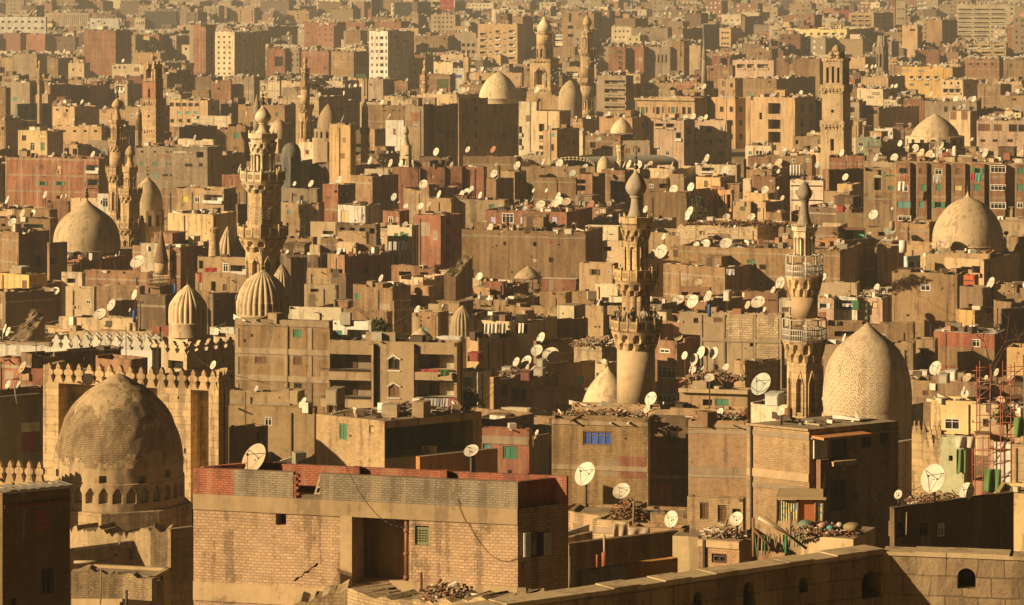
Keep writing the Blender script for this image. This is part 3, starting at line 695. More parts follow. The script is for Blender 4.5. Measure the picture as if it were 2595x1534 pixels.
# extra domelets on the square ochre minaret
def domelet(reg, x, D, y0, y1, hw, parent):
    px, _ = N(reg, x, 0); X = (px-CX)*D/F; Z = lambda y: H-(YN(reg, y)-YH)*D/F; mb = MB(); r = hw/K*D/F
    zb, zt = Z(y1), Z(y0); mb.lathe(onion(r, zb+.3*(zt-zb), zt), 14, X, D-.6); mb.lathe([(r*.9, zb), (r*.8, zb+.35*(zt-zb))], 12, X, D-.6); mb.build('domelet', [MPL if parent.get('label', '').startswith('square ochre') else MST], parent, parent.location)
mo = LABELS['square ochre minaret with four domelets on top'][0]
for x, d in ((1100, 599), (1182, 601), (1150, 598.4)): domelet('C0', x, d, 372, 430, 20, mo)
mo = LABELS['square red patterned minaret with small pinnacled top'][0]
for x, d in ((1086, 649), (1165, 651), (1130, 648.5)): domelet('A0', x, d, 440, 505, 9, mo)

# ------------------------------------------------------------------ the domes
DMS = wm('plaster', (.60, .45, .27)); DGR = wm('plaster', (.45, .34, .20)); DBR = wm('plaster', (.62, .50, .30))
dome('A1', 635, 440, [(5, 355), (16, 375), (42, 398), (78, 424), (122, 455), (178, 500), (214, 550), (234, 600), (243, 655), (243, 745)], 'large plain brown dome with tall crescent finial', DGR, fin=('1:235', 26), base=('1:755', '1:890', 495, 690, 1035), th=24)
dome('A1', 1375, 290, [(5, '1:985'), (36, '1:1010'), (78, '1:1050'), (112, '1:1095'), (132, '2:35'), (138, '2:85'), (138, '2:160')], 'smaller ribbed dome on tiled drum above white crenellations', DMS, ribs=22, fin=('1:875', 20), drum=('2:160', '2:266', 140), base=('2:270', '2:470', 1190, 1372, 1562), th=35)
dome('A1', 1922, 300, [(6, '1:882'), (50, '1:903'), (106, '1:945'), (147, '1:995'), (172, '1:1050'), (185, '1:1105'), (189, '2:10'), (188, '2:98')], 'large ribbed dome before the tallest minaret', DMS, ribs=26, fin=('1:735', 22), drum=('2:98', '2:150', 187))
dome('A1', 2062, 318, [(4, '1:835'), (30, '1:870'), (62, '1:930'), (78, '1:1000'), (80, '1:1120')], 'ribbed dome half hidden behind the larger ribbed dome', DGR, ribs=18)
dome('C2', 1365, 225, [(3, 165), (38, 196), (100, 248), (168, 300), (219, 350), (254, 402), (283, 455), (303, 520), (317, 600), (325, 690), (324, 770), (320, 800), (322, 860), (318, 990)], 'great carved dome with interlaced stone pattern', None or carved((.68, .52, .33), 1.15, .055), fin=('1:1025', 32), drum=('2:985', '2:1400', 405), finm=pm('green_bronze', (.10, .13, .08), .5))
dome('C1', 2100, 427, [(4, 300), (10, 325), (28, 348), (72, 368), (128, 400), (184, 458), (225, 520), (248, 580), (258, 640), (258, 690)], 'smooth sandy dome before the long apartment block', DMS, fin=('1:240', 16), drum=('1:690', '1:740', 262))
dome('B0', 1165, 900, [(3, 527), (40, 545), (82, 580), (112, 620), (134, 665), (146, 715)], 'big bright dome on the middle skyline', DBR, drum=('0:715', '0:760', 150))
dome('B0', 1690, 930, [(3, 585), (26, 600), (54, 628), (76, 665), (87, 710), (88, 790), (85, 865)], 'tall dark egg shaped dome beside the carved minaret', DGR, fin=('0:530', 12))
dome('B0', 2065, 750, [(4, 866), (34, 884), (62, 915), (78, 950), (84, 995)], 'pale dome behind the curved hall roof', DMS, drum=('0:995', '0:1040', 88))
dome('C0', 1860, 640, [(4, 833), (34, 850), (80, 878), (122, 912), (156, 950), (176, 995)], 'low sandy dome on drum with round windows', DMS, drum=('0:995', '0:1085', 216), drumops=16)
dome('A0', 2400, 640, [(3, 762), (26, 785), (54, 825), (72, 870), (79, 915), (78, 942)], 'carved dome beside the slender minaret', carved((.58, .42, .25), 3, .1), fin=('0:700', 10), drum=('0:942', '0:1035', 104), drumops=14)
dome('A0', 2040, 600, [(4, 873), (36, 892), (62, 930), (74, 975), (76, 1015)], 'plain pale dome behind the tallest minaret', DMS)
dome('A0', 2130, 515, [(4, 1043), (36, 1054), (60, 1082), (70, 1118), (70, '1:50')], 'dark blue grey dome beside the cream villa', wm('plaster', (.13, .13, .11)))
dome('A1', 1080, 482, [(4, 198), (26, 218), (58, 250), (86, 295), (104, 345), (110, 400), (110, 440)], 'dark brown dome behind the twin minarets', DGR, fin=('1:65', 14), drum=('1:440', '1:600', 122), drumops=12)
dome('B2', 900, 345, [(3, 40), (14, 50), (48, 85), (76, 130), (83, 170), (84, 275)], 'narrow fluted tomb dome beside the curtained shack', DGR, ribs=18, amp=.13)
dome('B2', 597, 312, [(4, 208), (30, 226), (64, 250), (85, 275)], 'shallow little dome with tall finial', DMS, fin=('2:50', 16))
dome('B2', 1965, 263, [(6, 488), (24, 512), (78, 560), (128, 620), (166, 690), (190, 760), (200, 815)], 'pale dome tucked behind the plain round minaret', DMS, fin=('2:400', 16))
dome('B1', 1937, 556, [(4, 45), (26, 62), (44, 88), (51, 118), (52, 145)], 'small pointed dome with cross beside arched roof', DBR)
d = LABELS['small pointed dome with cross beside arched roof'][0]; mb = MB(); p = W(*N('B1', 1937, 45), 556)
mb.tube(p-Vector((0, 0, .1)), p+Vector((0, 0, .95)), .06); mb.tube(p+Vector((-.3, 0, .6)), p+Vector((.3, 0, .6)), .06); mb.build('cross', [IRON], d, d.location)
# round kiosk with a thatched looking dome on posts
D = 402; px, py = N('B1', 1380, 935); X = (px-CX)*D/F; Z = lambda y: H-(YN('B1', y)-YH)*D/F; q = D/F/K
k_ = thing('kiosk', 'round kiosk with straw coloured dome on posts', 'kiosk', (X, D, Z(1015))); O = k_.location
mb = MB(); mb.lathe([(r*q, Z(y)) for r, y in ((104, 938), (98, 925), (70, 895), (36, 872), (12, 858), (3, 845))], 28, X, D); mb.build('roof', [wm('rough', (.55, .40, .24))], k_, O)
cm = MB(); cm.tube((0, 0, 0), (0, 0, Z(938)-Z(1015)), .12, n=8); t_ = cm.build('post', [WOOD]); me = t_.data; bpy.data.objects.remove(t_)
for i in range(10): put('post', me, k_, (96*q*math.cos(i*.6283), 96*q*math.sin(i*.6283), 0))
mb = MB(); mb.lathe([(102*q, Z(1015)-5), (102*q, Z(1012)), (98*q, Z(1010))], 20, X, D); mb.build('plinth', [MPL], k_, O)
claim(px-38, N('B1', 0, 850)[1], px+38, N('B1', 0, 1010)[1], D); ANCH.append((k_['label'], px, py, D, k_))
# round ruined tower and the broken ribbed dome beside it
dome('A1', 1665, 416, [(4, 560), (30, 610), (62, 690), (85, 780)], 'broken ribbed dome in shade beside round tower', DGR, ribs=12, amp=.2, name='ruined_dome')
D = 412; px, py = N('A1', 1567, 575); X = (px-CX)*D/F; Z = lambda y: H-(YN('A1', y)-YH)*D/F; q = D/F/K
k_ = thing('round_tower', 'round stone tower stub with small top openings', 'tower', (X, D, 0)); O = k_.location
mb = MB(); mb.lathe([(52*q, 0), (42*q, Z(760)), (33*q, Z(600))], 20, X, D, cap=False); mb.build('shaft', [MST], k_, O)
mb = MB()
for i in range(10):
    a = i*.6283; mb.box(X+31*q*math.cos(a), D+31*q*math.sin(a), Z(600), .28, .25, Z(580)-Z(600), a+math.pi/2)
mb.lathe([(35*q, Z(580)), (36*q, Z(572)), (30*q, Z(570))], 20, X, D); mb.build('lookout', [MST], k_, O); claim(px-16, py, px+16, py+65, D); ANCH.append((k_['label'], px, py, D, k_))
# ------------------------------------------------------------------ houses and blocks, survey region by region
AP = dict(name='apartment_block', cat='apartment block'); PH = dict(name='plaster_house', cat='house'); BH = dict(name='brick_house', cat='house'); SH = dict(name='stone_house', cat='house'); IN = dict(name='institution', cat='building')
# --- far left
B('A0', -30, 335, 345, 125, 375, 'g', 'plaster', 'white', 'long white institution with rows of small windows', 12, '@20,160,310,302,7,4,20,14,k', ph=0, **IN)
h = B('A0', 332, 655, 672, 96, 205, 'g', 'plaster', 'pink', 'pink block with tall vertical fins', 12, hidden=9, ph=0, **IN)
for i in range(17): strip(h, 400+i*15, 407+i*15, 106, 204, .35, wm('plaster', COLS['pale']), 'fin')
B('A0', 660, 868, 875, 136, 310, 'g', 'plaster', 'white', 'white wing with small dark windows', 12, '680,170,16,12,k 722,158,16,12,k 764,170,14,12,k 764,215,14,12,k', ph=0, **IN)
B('A0', 0, 148, 152, 56, 124, 'g', 'plaster', 'pale', 'pale block with glazed grid on skyline', 12, '@12,75,136,100,7,2,14,20,k', ph=0, hidden=10, **IN)
B('A0', 1062, 1290, 1305, 86, 230, 'g', 'plaster', (.07, .065, .05), 'dark glass fronted slab block', 10, ph=0, hidden=8, **IN)
B('A0', 985, 1060, 1075, 138, 230, 'g', 'plaster', 'pale', 'small pale block beside the dark slab', 12, '@1005,170,1050,170,4,1,7,20,k', hidden=8, **IN)
B('A0', 192, 330, 590, 250, 380, 'g', 'brick', 'red', 'red brick block with wide shaded side', 34, **AP)
B('A0', 615, 845, 962, 224, 515, 'g', 'frame', 'red', 'tall red brick tower with concrete grid', 24, **AP)
B('A0', 1040, 1165, 1245, 254, 460, 'g', 'brick', 'red', 'narrow red tower with plain walls', 26, '1190,330,20,14,k 1190,380,20,14,k', **AP)
B('A0', 1232, 1290, 1412, 262, 460, 'g', 'plaster', 'grey', 'grey tower with shaded ribbed side', 50, '@1275,300,1390,420,7,4,8,14,k', **AP)
B('A0', 1412, 1505, 1575, 182, 510, 'g', 'frame', 'red', 'tall red tower with pale edge strip', 22, '@1552,270,1552,470,1,6,18,18,k', **AP)
B('A0', 1572, 1715, 1942, 232, 575, 'g', 'plaster', 'cream', 'cream tower with dark red shaded side', 40, '@1600,272,1680,540,3,8,13,16,d @1760,280,1900,520,4,6,12,14,k', **AP)
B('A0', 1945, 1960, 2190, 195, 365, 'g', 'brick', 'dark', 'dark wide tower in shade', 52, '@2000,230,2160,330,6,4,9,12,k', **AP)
B('A0', 2225, 2465, 2530, 165, 380, 'g', 'brick', 'red', 'broad red brick tower with two white windows', 22, '2328,196,18,14,w 2380,196,14,14,w 2338,285,20,14,k 2252,240,10,10,k 2328,330,16,14,w', **AP)
B('A0', 1948, 2085, 2130, 362, 510, 'g', 'brick', 'red', 'low red block with dark opening', 22, '2040,450,60,70,k', **AP)
B('A0', 2120, 2190, 2205, 365, 510, 'g', 'plaster', 'grey', 'grey block with window pairs', 20, '@2140,400,2175,480,2,3,10,14,k', **AP)
B('A0', 2205, 2405, 2540, 372, 530, 'g', 'brick', 'red', 'red block with wide dark flank', 34, '2272,402,22,14,w 2272,450,22,14,w 2380,500,14,14,k', **AP)
B('A0', 90, 268, 345, 396, 520, 'g', 'frame', 'grey', 'grey brick block with concrete bands', 24, **AP)
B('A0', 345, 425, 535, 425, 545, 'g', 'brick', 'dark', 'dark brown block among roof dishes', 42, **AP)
B('A0', 820, 1092, 1100, 470, 570, 'g', 'plaster', 'pale', 'long low hall with pale roof edge', 8, '@840,495,910,495,3,1,14,16,k', **BH)
B('A0', 500, 615, 660, 462, 560, 'g', 'plaster', 'sand', 'sandy house with little roof room', 24, '535,510,14,18,k', **PH)
B('A0', 838, 1045, 1050, 556, 690, 'g', 'brick', 'red', 'flat topped red house before the brick tower', 14, **BH)
B('A0', 838, 932, 1040, 615, 760, 'g', 'plaster', 'grey', 'grey house with white shop front', 45, '878,650,60,55,Z', **PH)
B('A0', 510, 655, 805, 626, 760, 'g', 'brick', 'red', 'red house with deep shaded flank', 36, **BH)
B('A0', 640, 750, 760, 600, 650, 'g', 'plaster', 'sand', 'small sandy house behind the red house', 24, '700,625,20,20,k', hidden=6, **PH)
B('A0', 1298, 1490, 1540, 566, 700, 'g', 'plaster', 'grey', 'grey house with balcony openings', 24, '1330,610,30,40,B 1392,605,34,36,Z 1450,610,24,34,k', **AP)
B('A0', 1545, 1690, 1700, 590, 740, 'g', 'frame', 'red', 'low red frame block', 18, '1600,650,18,14,k', **BH)
B('A0', 1640, 1858, 1935, 562, 740, 'g', 'frame', 'grey', 'grey concrete frame block without windows', 26, '1685,605,14,60,k', **AP)
B('A0', 1240, 1520, 1605, 735, 905, 'g', 'plaster', 'tan', 'tan stone house with shuttered window rows', 26, '@1255,765,1440,765,5,1,34,30,d @1310,825,1430,825,3,1,30,24,t @1260,885,1440,885,4,1,26,26,k 1560,790,20,24,k', **SH)
B('A0', 1405, 1530, 1545, 660, 760, 'g', 'brick', 'mud', 'brown upper storey behind the tan stone house', 24, hidden=8, **BH)
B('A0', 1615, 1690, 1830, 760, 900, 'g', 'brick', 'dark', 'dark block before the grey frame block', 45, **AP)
B('A0', 1245, 1420, 1590, 930, 1030, 'g', 'brick', 'rust', 'rust coloured low house with shaded flank', 30, **BH)
B('A0', 1585, 1720, 1790, 950, 1040, 'g', 'brick', 'rust', 'rust coloured house crossed by a shadow', 26, **BH)
B('A0', 1400, 1690, 1700, 850, 905, 'g', 'plaster', 'pale', 'pale house with red awning strip', 14, '@1430,872,1560,872,4,1,22,16,w', hidden=6, **PH)
B('A0', 80, 350, 380, 690, 790, 'g', 'plaster', 'sand', 'sandy house under crowded roof dishes', 20, '@120,740,300,740,4,1,16,18,k', hidden=6, **PH)
B('A0', 112, 128, 375, 762, 890, 'g', 'plaster', (.11, .12, .09), 'dark green tinted block in shade', 55, '@190,800,340,850,4,2,18,18,k', **AP)
B('A0', 385, 545, 735, 780, 920, 'g', 'plaster', 'tan', 'tan house with black flank', 42, '490,805,20,30,k 420,800,20,20,k', **BH)
B('A0', -60, 40, 78, 642, 900, 'g', 'brick', 'mud', 'brown tower at the left border', 24, **AP)
B('A0', -60, 40, 175, 880, 1050, 'g', 'brick', 'mud', 'brown house with dark flank at the edge', 40, '20,940,16,24,k', **BH)
B('A0', 385, 742, 800, 925, 1060, 'g', 'plaster', 'tan', 'long tan house below the smoke', 18, '@470,960,700,960,4,1,22,16,k', **BH)
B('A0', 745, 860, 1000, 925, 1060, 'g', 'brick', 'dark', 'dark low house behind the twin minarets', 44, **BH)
B('A0', 132, 345, 462, 958, '1:45', 'g', 'plaster', 'yellow', 'yellow villa with green arched door', 28, '176,1010,32,40,d 238,1072,32,62,w 312,1072,30,58,G 178,1108,32,46,d 312,1000,56,24,c', hidden=4, **PH)
B('A0', 455, 570, 640, 1060, '1:45', 'g', 'plaster', 'tan', 'tan house with two dark loggias', 24, '488,1105,36,44,L 548,1110,34,44,L', **PH)
B('A0', 640, 790, 800, 1030, '1:40', 'g', 'plaster', 'grey', 'grey plastered house with painted gate', 14, '760,1115,30,36,w 715,1075,24,20,c', **PH)
B('A0', 985, 1518, 1628, 1078, '1:275', 12, 'block', 'grey', 'grey striped tenement with green shutters', 22, '1040,1104,22,30,d 1132,1104,22,30,d 1225,1104,20,28,d 1250,1104,14,28,d 1295,1104,22,30,W 1338,1104,34,30,w 1392,1108,22,30,c 1462,1120,50,66,L 1040,1:102,24,26,G 1135,1:102,26,26,G 1222,1:104,18,20,G 1246,1:104,18,20,G 1380,1:112,56,26,d 1470,1:110,30,26,d 1135,1:190,28,36,t 1210,1:186,40,18,d 1250,1:186,16,18,d', **SH)
B('A0', 1300, 1560, 1580, 1020, 1085, 'g', 'plaster', 'pale', 'pale shed with ribbed front', 14, hidden=8, **PH)
B('A0', 2185, 2432, 2515, 1045, '1:135', 12.5, 'plaster', 'cream', 'cream villa with dark red window shutters', 24, '2248,1114,28,32,r 2326,1114,34,32,r 2388,1118,36,34,r 2470,1115,20,34,d 2248,1:96,26,22,y 2326,1:98,30,16,r 2388,1:98,30,16,r', fine=True, **PH)
B('B0', -72, 80, 122, 905, '1:90', 20, 'plaster', 'ochre', 'tall blank ochre wall house', 26, '20,925,14,10,k', **PH)
# --- far middle
B('B0', 218, 355, 548, 228, 600, 'g', 'plaster', 'white', 'white tower with brown windows and dark flank', 40, '@240,278,240,575,1,7,14,20,s @275,278,275,575,1,7,16,20,s @310,278,310,575,1,7,24,22,d @342,278,342,575,1,7,10,24,k @420,300,440,560,2,6,10,12,k', **AP)
B('B0', 42, 190, 262, 160, 335, 'g', 'brick', 'red', 'red tower behind the white tower', 24, '@75,210,150,270,3,2,8,10,k', **AP)
B('B0', 262, 450, 520, 158, 262, 'g', 'brick', 'red', 'broad red block on the skyline', 22, hidden=12, **AP)
B('B0', 45, 155, 175, 222, 330, 'g', 'brick', 'mud', 'brown block with dishes on top', 22, hidden=8, **AP)
B('B0', -60, 105, 220, 378, 570, 'g', 'brick', 'mud', 'wide brown block with broad dark flank', 32, '60,340,30,16,d', **AP)
B('B0', 208, 280, 292, 62, 170, 'g', 'brick', 'red', 'thin red tower with dark water tank', 18, hidden=12, **AP)
B('B0', 230, 236, 296, -40, 62, 'g', 'plaster', 'dark', 'dark shaft tower cut by upper border', 40, hidden=24, **AP)
B('B0', 670, 848, 884, 108, 290, 'g', 'plaster', 'grey', 'grey block under the red billboard', 22, '@700,130,820,230,5,4,12,12,k', hidden=8, **AP)
B('B0', 552, 792, 850, 262, 420, 'g', 'brick', 'mud', 'plain brown block with few small windows', 22, '572,345,16,22,d 632,325,14,14,k 692,330,18,16,w 635,282,14,12,k 770,282,14,14,k', **AP)
B('B0', 845, 1000, 1010, 238, 420, 'g', 'plaster', 'grey', 'grey concrete frame with open floors', 20, '@870,330,980,380,4,2,24,24,L', **AP)
B('B0', 1012, 1302, 1358, 176, 470, 'g', 'plaster', 'tan', 'tan block with stacked balconies and yellow panel', 22, '@1052,255,1052,435,1,5,46,26,BV @1105,240,1105,430,1,5,26,16,w @1160,235,1160,430,1,5,36,24,BZ @1210,240,1210,430,1,5,26,16,w @1262,235,1262,430,1,5,44,26,ZV 1052,320,40,30,y', **AP)
B('B0', 1340, 1442, 1450, 245, 430, 'g', 'plaster', 'pale', 'block with white balcony bands', 16, '@1390,285,1390,400,1,4,80,18,ZV', **AP)
B('B0', 1560, 1645, 1728, 250, 430, 'g', 'plaster', 'pale', 'block with green top and dark flank', 30, '@1600,300,1600,390,1,3,70,18,ZV 1605,270,60,16,t', **AP)
B('B0', 1632, 1862, 1922, 86, 440, 'g', 'frame', 'mud', 'high brown tower with stair slot', 22, '1688,125,20,70,k 1690,200,40,22,L 1690,260,40,22,L 1760,105,20,12,k @1895,130,1895,330,1,8,18,14,w', **AP)
B('B0', 1862, 1905, 1992, 118, 340, 'g', 'plaster', 'dark', 'dark tower right of the brown tower', 45, **AP)
B('B0', 1450, 1632, 1640, 142, 300, 'g', 'brick', 'mud', 'brown block behind the domed minaret', 18, '1480,200,14,18,k', hidden=10, **AP)
B('B0', 1990, 2140, 2150, 195, 345, 'g', 'plaster', 'cream', 'cream block with small dark windows', 18, '@2020,230,2110,315,4,3,12,13,k', hidden=6, **AP)
B('B0', 2135, 2402, 2455, 205, 350, 'g', 'brick', 'grey', 'grey brown block beside the cream block', 22, '2260,240,18,14,k 2330,300,20,14,k', hidden=6, **AP)
B('B0', 2120, 2180, 2255, 265, 345, 'g', 'plaster', 'cream', 'small cream house with shaded flank', 40, '2150,290,20,20,w', hidden=4, **PH)
B('B0', 1968, 2092, 2100, 343, 530, 'g', 'brick', 'red', 'red and grey striped narrow block', 16, '@2052,380,2052,500,1,4,22,20,BV', **AP)
B('B0', 2098, 2226, 2262, 343, 530, 'g', 'brick', 'red', 'plain red block with white edge', 24, '@2115,380,2115,500,1,4,16,14,w', **AP)
B('B0', 2258, 2420, 2432, 345, 530, 'g', 'plaster', 'grey', 'grey block with tall window slits', 18, '@2280,430,2390,430,5,1,12,60,k', **AP)
B('B0', 2428, 2520, 2560, 300, 530, 'g', 'brick', 'mud', 'brown block with narrow stair windows', 24, '2500,400,10,30,k', **AP)
B('B0', 1880, 2096, 2150, 555, 830, 'g', 'plaster', 'grey', 'grey flats with open balcony bands', 24, '@2015,607,2015,607,1,1,150,36,V 2015,672,150,40,V 2015,736,150,42,V 2015,790,150,26,V', ph=.5, **AP)
B('B0', 1660, 1880, 1890, 490, 640, 'g', 'plaster', 'tan', 'tan house with white upper room', 18, '1700,540,90,30,Z', **PH)
B('B0', 990, 1335, 1345, 535, 720, 'g', 'plaster', 'tan', 'faded tan house behind the bright dome', 14, '1300,570,18,20,t 1030,570,16,30,k', **BH)
B('B0', 585, 810, 850, 545, 680, 'g', 'brick', 'rust', 'rust house behind green billboard', 22, '640,590,16,16,k', **BH)
B('B0', 835, 1000, 1010, 500, 600, 'g', 'plaster', 'white', 'white and blue house between minarets', 20, '870,560,50,24,b 860,505,40,26,c', **PH)
B('B0', 690, 830, 925, 455, 560, 'g', 'plaster', 'sand', 'sandy house with dark flank and awning', 40, '710,520,14,24,G', **PH)
B('B0', 550, 635, 690, 402, 500, 'g', 'frame', 'red', 'small red frame block with bands', 24, **BH)
B('B0', 1120, 1180, 1190, 400, 470, 'g', 'plaster', 'ochre', 'little ochre house under the balcony block', 20, **PH)
B('B0', 750, 905, 950, 398, 470, 'g', 'plaster', 'sand', 'sandy row house with orange lit front', 22, '790,430,14,18,d', **PH)
B('B0', 400, 500, 520, 595, 690, 'g', 'brick', 'rust', 'low rust house under the white tower', 20, **BH)
B('B0', 195, 320, 415, 580, 690, 'g', 'plaster', 'grey', 'greyish house with dark corner', 38, '230,620,14,14,k', **BH)
B('B0', 105, 200, 212, 570, 700, 'g', 'plaster', 'tan', 'narrow tan house with green roof hut', 18, '165,555,40,20,G', **BH)
B('B0', -20, 12, 145, 735, 880, 'g', 'brick', 'dark', 'dark windowless block by pointed minaret', 52, **BH)
B('B0', 205, 482, 495, 772, 960, 'g', 'brick', 'mud', 'brown house behind blank white wall', 14, '330,810,24,10,d 395,810,22,10,d 440,810,18,10,d', **BH)
B('B0', 338, 472, 482, 880, '0:1085', 'g', 'plaster', 'white', 'blank white plastered wall house', 14, ph=0, hidden=6, **PH)
B('B0', 225, 260, 345, 945, '1:30', 'g', 'brick', 'mud', 'dark stepped house left of white wall', 50, **BH)
B('B0', 480, 616, 690, 765, '1:60', 18.5, 'brick', (.44, .31, .18), 'tall plain brown block with one white window', 30, '556,925,26,30,w', **AP)
B('B0', 682, 696, 865, 762, '1:60', 18.5, 'brick', (.50, .36, .22), 'dark tall flank with pale vertical line', 60, **AP)
B('B0', 872, 874, 1086, 716, '1:60', 20, 'brick', (.50, .36, .22), 'tallest dark shaded block with window slots', 63, '@935,820,935,1050,1,4,14,40,k @1000,800,1000,1090,1,4,22,40,d', **AP)
B('B0', 1084, 1086, 1312, 762, '1:60', 18.4, 'brick', (.50, .36, .22), 'broad dark block beside the cream pier', 63, '1160,825,18,26,k 1205,910,20,26,k 1200,990,20,24,b', **AP)
B('B0', 530, 700, 712, 716, 780, 19.3, 'plaster', 'grey', 'grey roof storey on the brown block', 20, hidden=6, z0=15, **BH)
B('B0', 1312, 1442, 1460, 745, '1:70', 18.3, 'plaster', 'cream', 'cream tower pier with curved corner', 22, '1322,960,28,70,V 1322,1050,28,70,V', ph=0, **AP)
B('B0', 1415, 1610, 1692, 815, '1:70', 16.3, 'plaster', 'sand', 'sandy tower with dark square windows', 24, '1480,935,40,56,k 1545,935,36,30,k 1480,1010,40,40,B 1480,1085,40,40,B 1630,920,22,30,k', ph=0, **AP)
B('B0', 1490, 1592, 1755, 948, '1:70', 14, 'plaster', 'tan', 'ornate old house with carved cornice', 36, '1565,990,24,26,t 1560,1080,20,50,d 1640,1000,18,34,k 1720,1040,20,40,k', **SH)
B('B0', 1405, 1610, 1620, 702, 810, 'g', 'plaster', 'tan', 'plain tan hall below the massive minaret', 18, '1460,735,22,26,k', hidden=4, **SH)
B('B0', 1690, 1780, 1950, 870, 960, 'g', 'brick', 'mud', 'dark house under the egg shaped dome', 42, hidden=6, **BH)
B('B0', 2165, 2600, 2672, 722, '0:1010', 15, 'plaster', 'tan', 'grand tan apartment house with paired shutters', 18, '@2220,810,2440,810,3,1,26,54,dG @2190,805,2190,805,1,1,14,44,s 2248,805,14,44,s 2300,805,14,44,s 2366,805,14,44,s 2412,805,14,44,s 2470,805,14,44,s @2220,908,2440,908,3,1,26,46,Gd 2190,908,14,44,s 2248,908,14,44,s 2300,908,14,44,s 2366,908,14,44,s 2505,908,14,44,s 2520,810,26,54,d 2560,810,26,50,d', ph=1.1, rag=False, **AP)
h = LABELS['grand tan apartment house with paired shutters'][0]; h = [q for q in HOUSES if q.root is h][0]
strip(h, 2160, 2600, 722, 738, .5, MPL, 'cornice'); strip(h, 2165, 2600, 862, 868, .2, MPL, 'cornice')
B('B0', 2300, 2520, 2600, 880, '1:100', 13, 'plaster', 'pink', 'pink tenement with cluttered balconies', 24, '2340,910,60,50,V 2420,920,60,50,V 2335,1085,26,30,w 2400,1120,30,36,w 2480,1000,40,60,Z', **AP)
B('B0', 1690, 1780, 1800, 960, '1:60', 13, 'plaster', 'cream', 'small cream house right of the ornate house', 24, hidden=4, **PH)
B('B0', 2000, 2270, 2300, 1035, '1:90', 12, 'plaster', 'grey', 'dusty grey house behind the arched roof', 16, '2110,1105,34,40,r 2190,1100,20,30,d', **BH)
# --- far right
B('C0', -40, 15, 160, 205, 400, 'g', 'brick', 'dark', 'dark wide block left of pencil minaret', 50, '@60,240,140,360,4,5,10,12,k', **AP)
B('C0', 160, 168, 282, 180, 400, 'g', 'brick', 'dark', 'second dark block with stepped roof', 54, **AP)
B('C0', 284, 366, 445, 205, 360, 'g', 'plaster', 'tan', 'tan tower with three window rows', 30, '@305,240,345,320,3,3,14,14,k', **AP)
B('C0', 300, 440, 460, 105, 220, 'g', 'plaster', 'cream', 'bright cream block with stepped top', 18, '@330,150,420,190,3,2,14,12,k', hidden=10, **AP)
B('C0', 448, 470, 605, 120, 260, 'g', 'brick', 'dark', 'dark block with tree shaped antennas', 48, hidden=10, **AP)
B('C0', 768, 1216, 1452, 214, 440, 'g', 'plaster', (.74, .57, .26), 'yellow apartment block with ornate white balconies', 22, '@800,250,800,395,1,4,44,26,Z @850,250,850,395,1,4,24,20,d @905,250,905,395,1,4,18,20,s @955,250,955,395,1,4,18,20,s @1010,250,1010,395,1,4,20,20,d @1065,252,1065,395,1,4,46,24,Z @1125,252,1125,395,1,4,40,24,Z @1180,250,1180,395,1,4,26,20,s', fine=False, **AP)
B('C0', 1228, 1412, 1555, 92, 260, 'g', 'plaster', 'tan', 'tan block with balcony rows and dark flank', 30, '@1270,125,1370,190,3,3,40,20,V @1450,130,1530,200,3,3,20,14,k', hidden=8, **AP)
B('C0', 2018, 2392, 2402, 32, 330, 'g', 'plaster', 'pale', 'huge pale slab with nine balcony bands', 8, '@2080,72,2080,300,1,8,100,14,ZV @2200,72,2200,300,1,8,110,14,V @2320,72,2320,300,1,8,100,14,VZ', **AP)
B('C0', 2095, 2380, 2392, 318, 440, 'g', 'plaster', 'yellow', 'yellow block with laundry hung balconies', 10, '@2140,345,2330,345,3,1,70,22,Z @2140,390,2330,390,3,1,70,22,V', **AP)
B('C0', 1770, 1912, 2012, 145, 400, 'g', 'brick', 'mud', 'brown tower with dark shaded flank', 34, '@1790,180,1790,360,1,7,10,12,k', **AP)
B('C0', 1620, 1732, 1765, 186, 460, 'g', 'plaster', 'tan', 'slim tan tower with single dark opening', 22, '1695,220,40,14,k', **AP)
B('C0', 1728, 1882, 1965, -30, 150, 'g', 'plaster', 'grey', 'tower with balconies cut by upper border', 26, '@1765,20,1765,120,1,4,60,20,ZV @1920,20,1920,110,1,4,40,14,w', hidden=8, **AP)
B('C0', 1715, 1892, 1900, 368, 470, 'g', 'brick', 'red', 'red house with dark roof openings', 14, '1760,410,40,24,k', **BH)
B('C0', 1888, 1992, 2008, 345, 460, 'g', 'brick', 'red', 'plain red house with pale base', 20, **BH)
B('C0', 2385, 2540, 2560, 196, 400, 'g', 'frame', 'red', 'red frame tower at right border', 20, '2485,225,18,14,w', **AP)
B('C0', 1232, 1350, 1440, 420, 520, 'g', 'plaster', 'tan', 'tan house with shaded right wall', 36, **BH)
B('C0', 228, 360, 385, 412, 520, 'g', 'brick', 'red', 'red house with one big black opening', 20, '315,450,50,56,L', **BH)
B('C0', 380, 680, 720, 440, 560, 'g', 'plaster', 'pink', 'pink terrace with open cream frames', 18, '440,490,60,40,V 510,490,50,40,V 600,490,80,40,V 640,440,40,14,k', **AP)
B('C0', 45, 145, 155, 335, 500, 'g', 'plaster', 'sand', 'sandy narrow tower under dark blocks', 18, **BH)
B('C0', 195, 380, 400, 480, 600, 'g', 'brick', 'rust', 'rust house beside pencil minaret', 20, '230,510,20,20,k', hidden=6, **BH)
B('C0', 700, 940, 1010, 425, 580, 'g', 'brick', 'rust', 'rust block left of the ochre minaret', 24, hidden=6, **BH)
B('C0', 940, 1018, 1055, 430, 680, 'g', 'brick', 'mud', 'slim brown tower beside the ochre minaret', 26, **AP)
B('C0', 272, 398, 458, 575, 710, 'g', 'plaster', 'tan', 'old tan house with tall red windows', 28, '315,610,24,50,s 372,625,18,30,k 310,685,24,44,r 345,690,16,44,w', **SH)
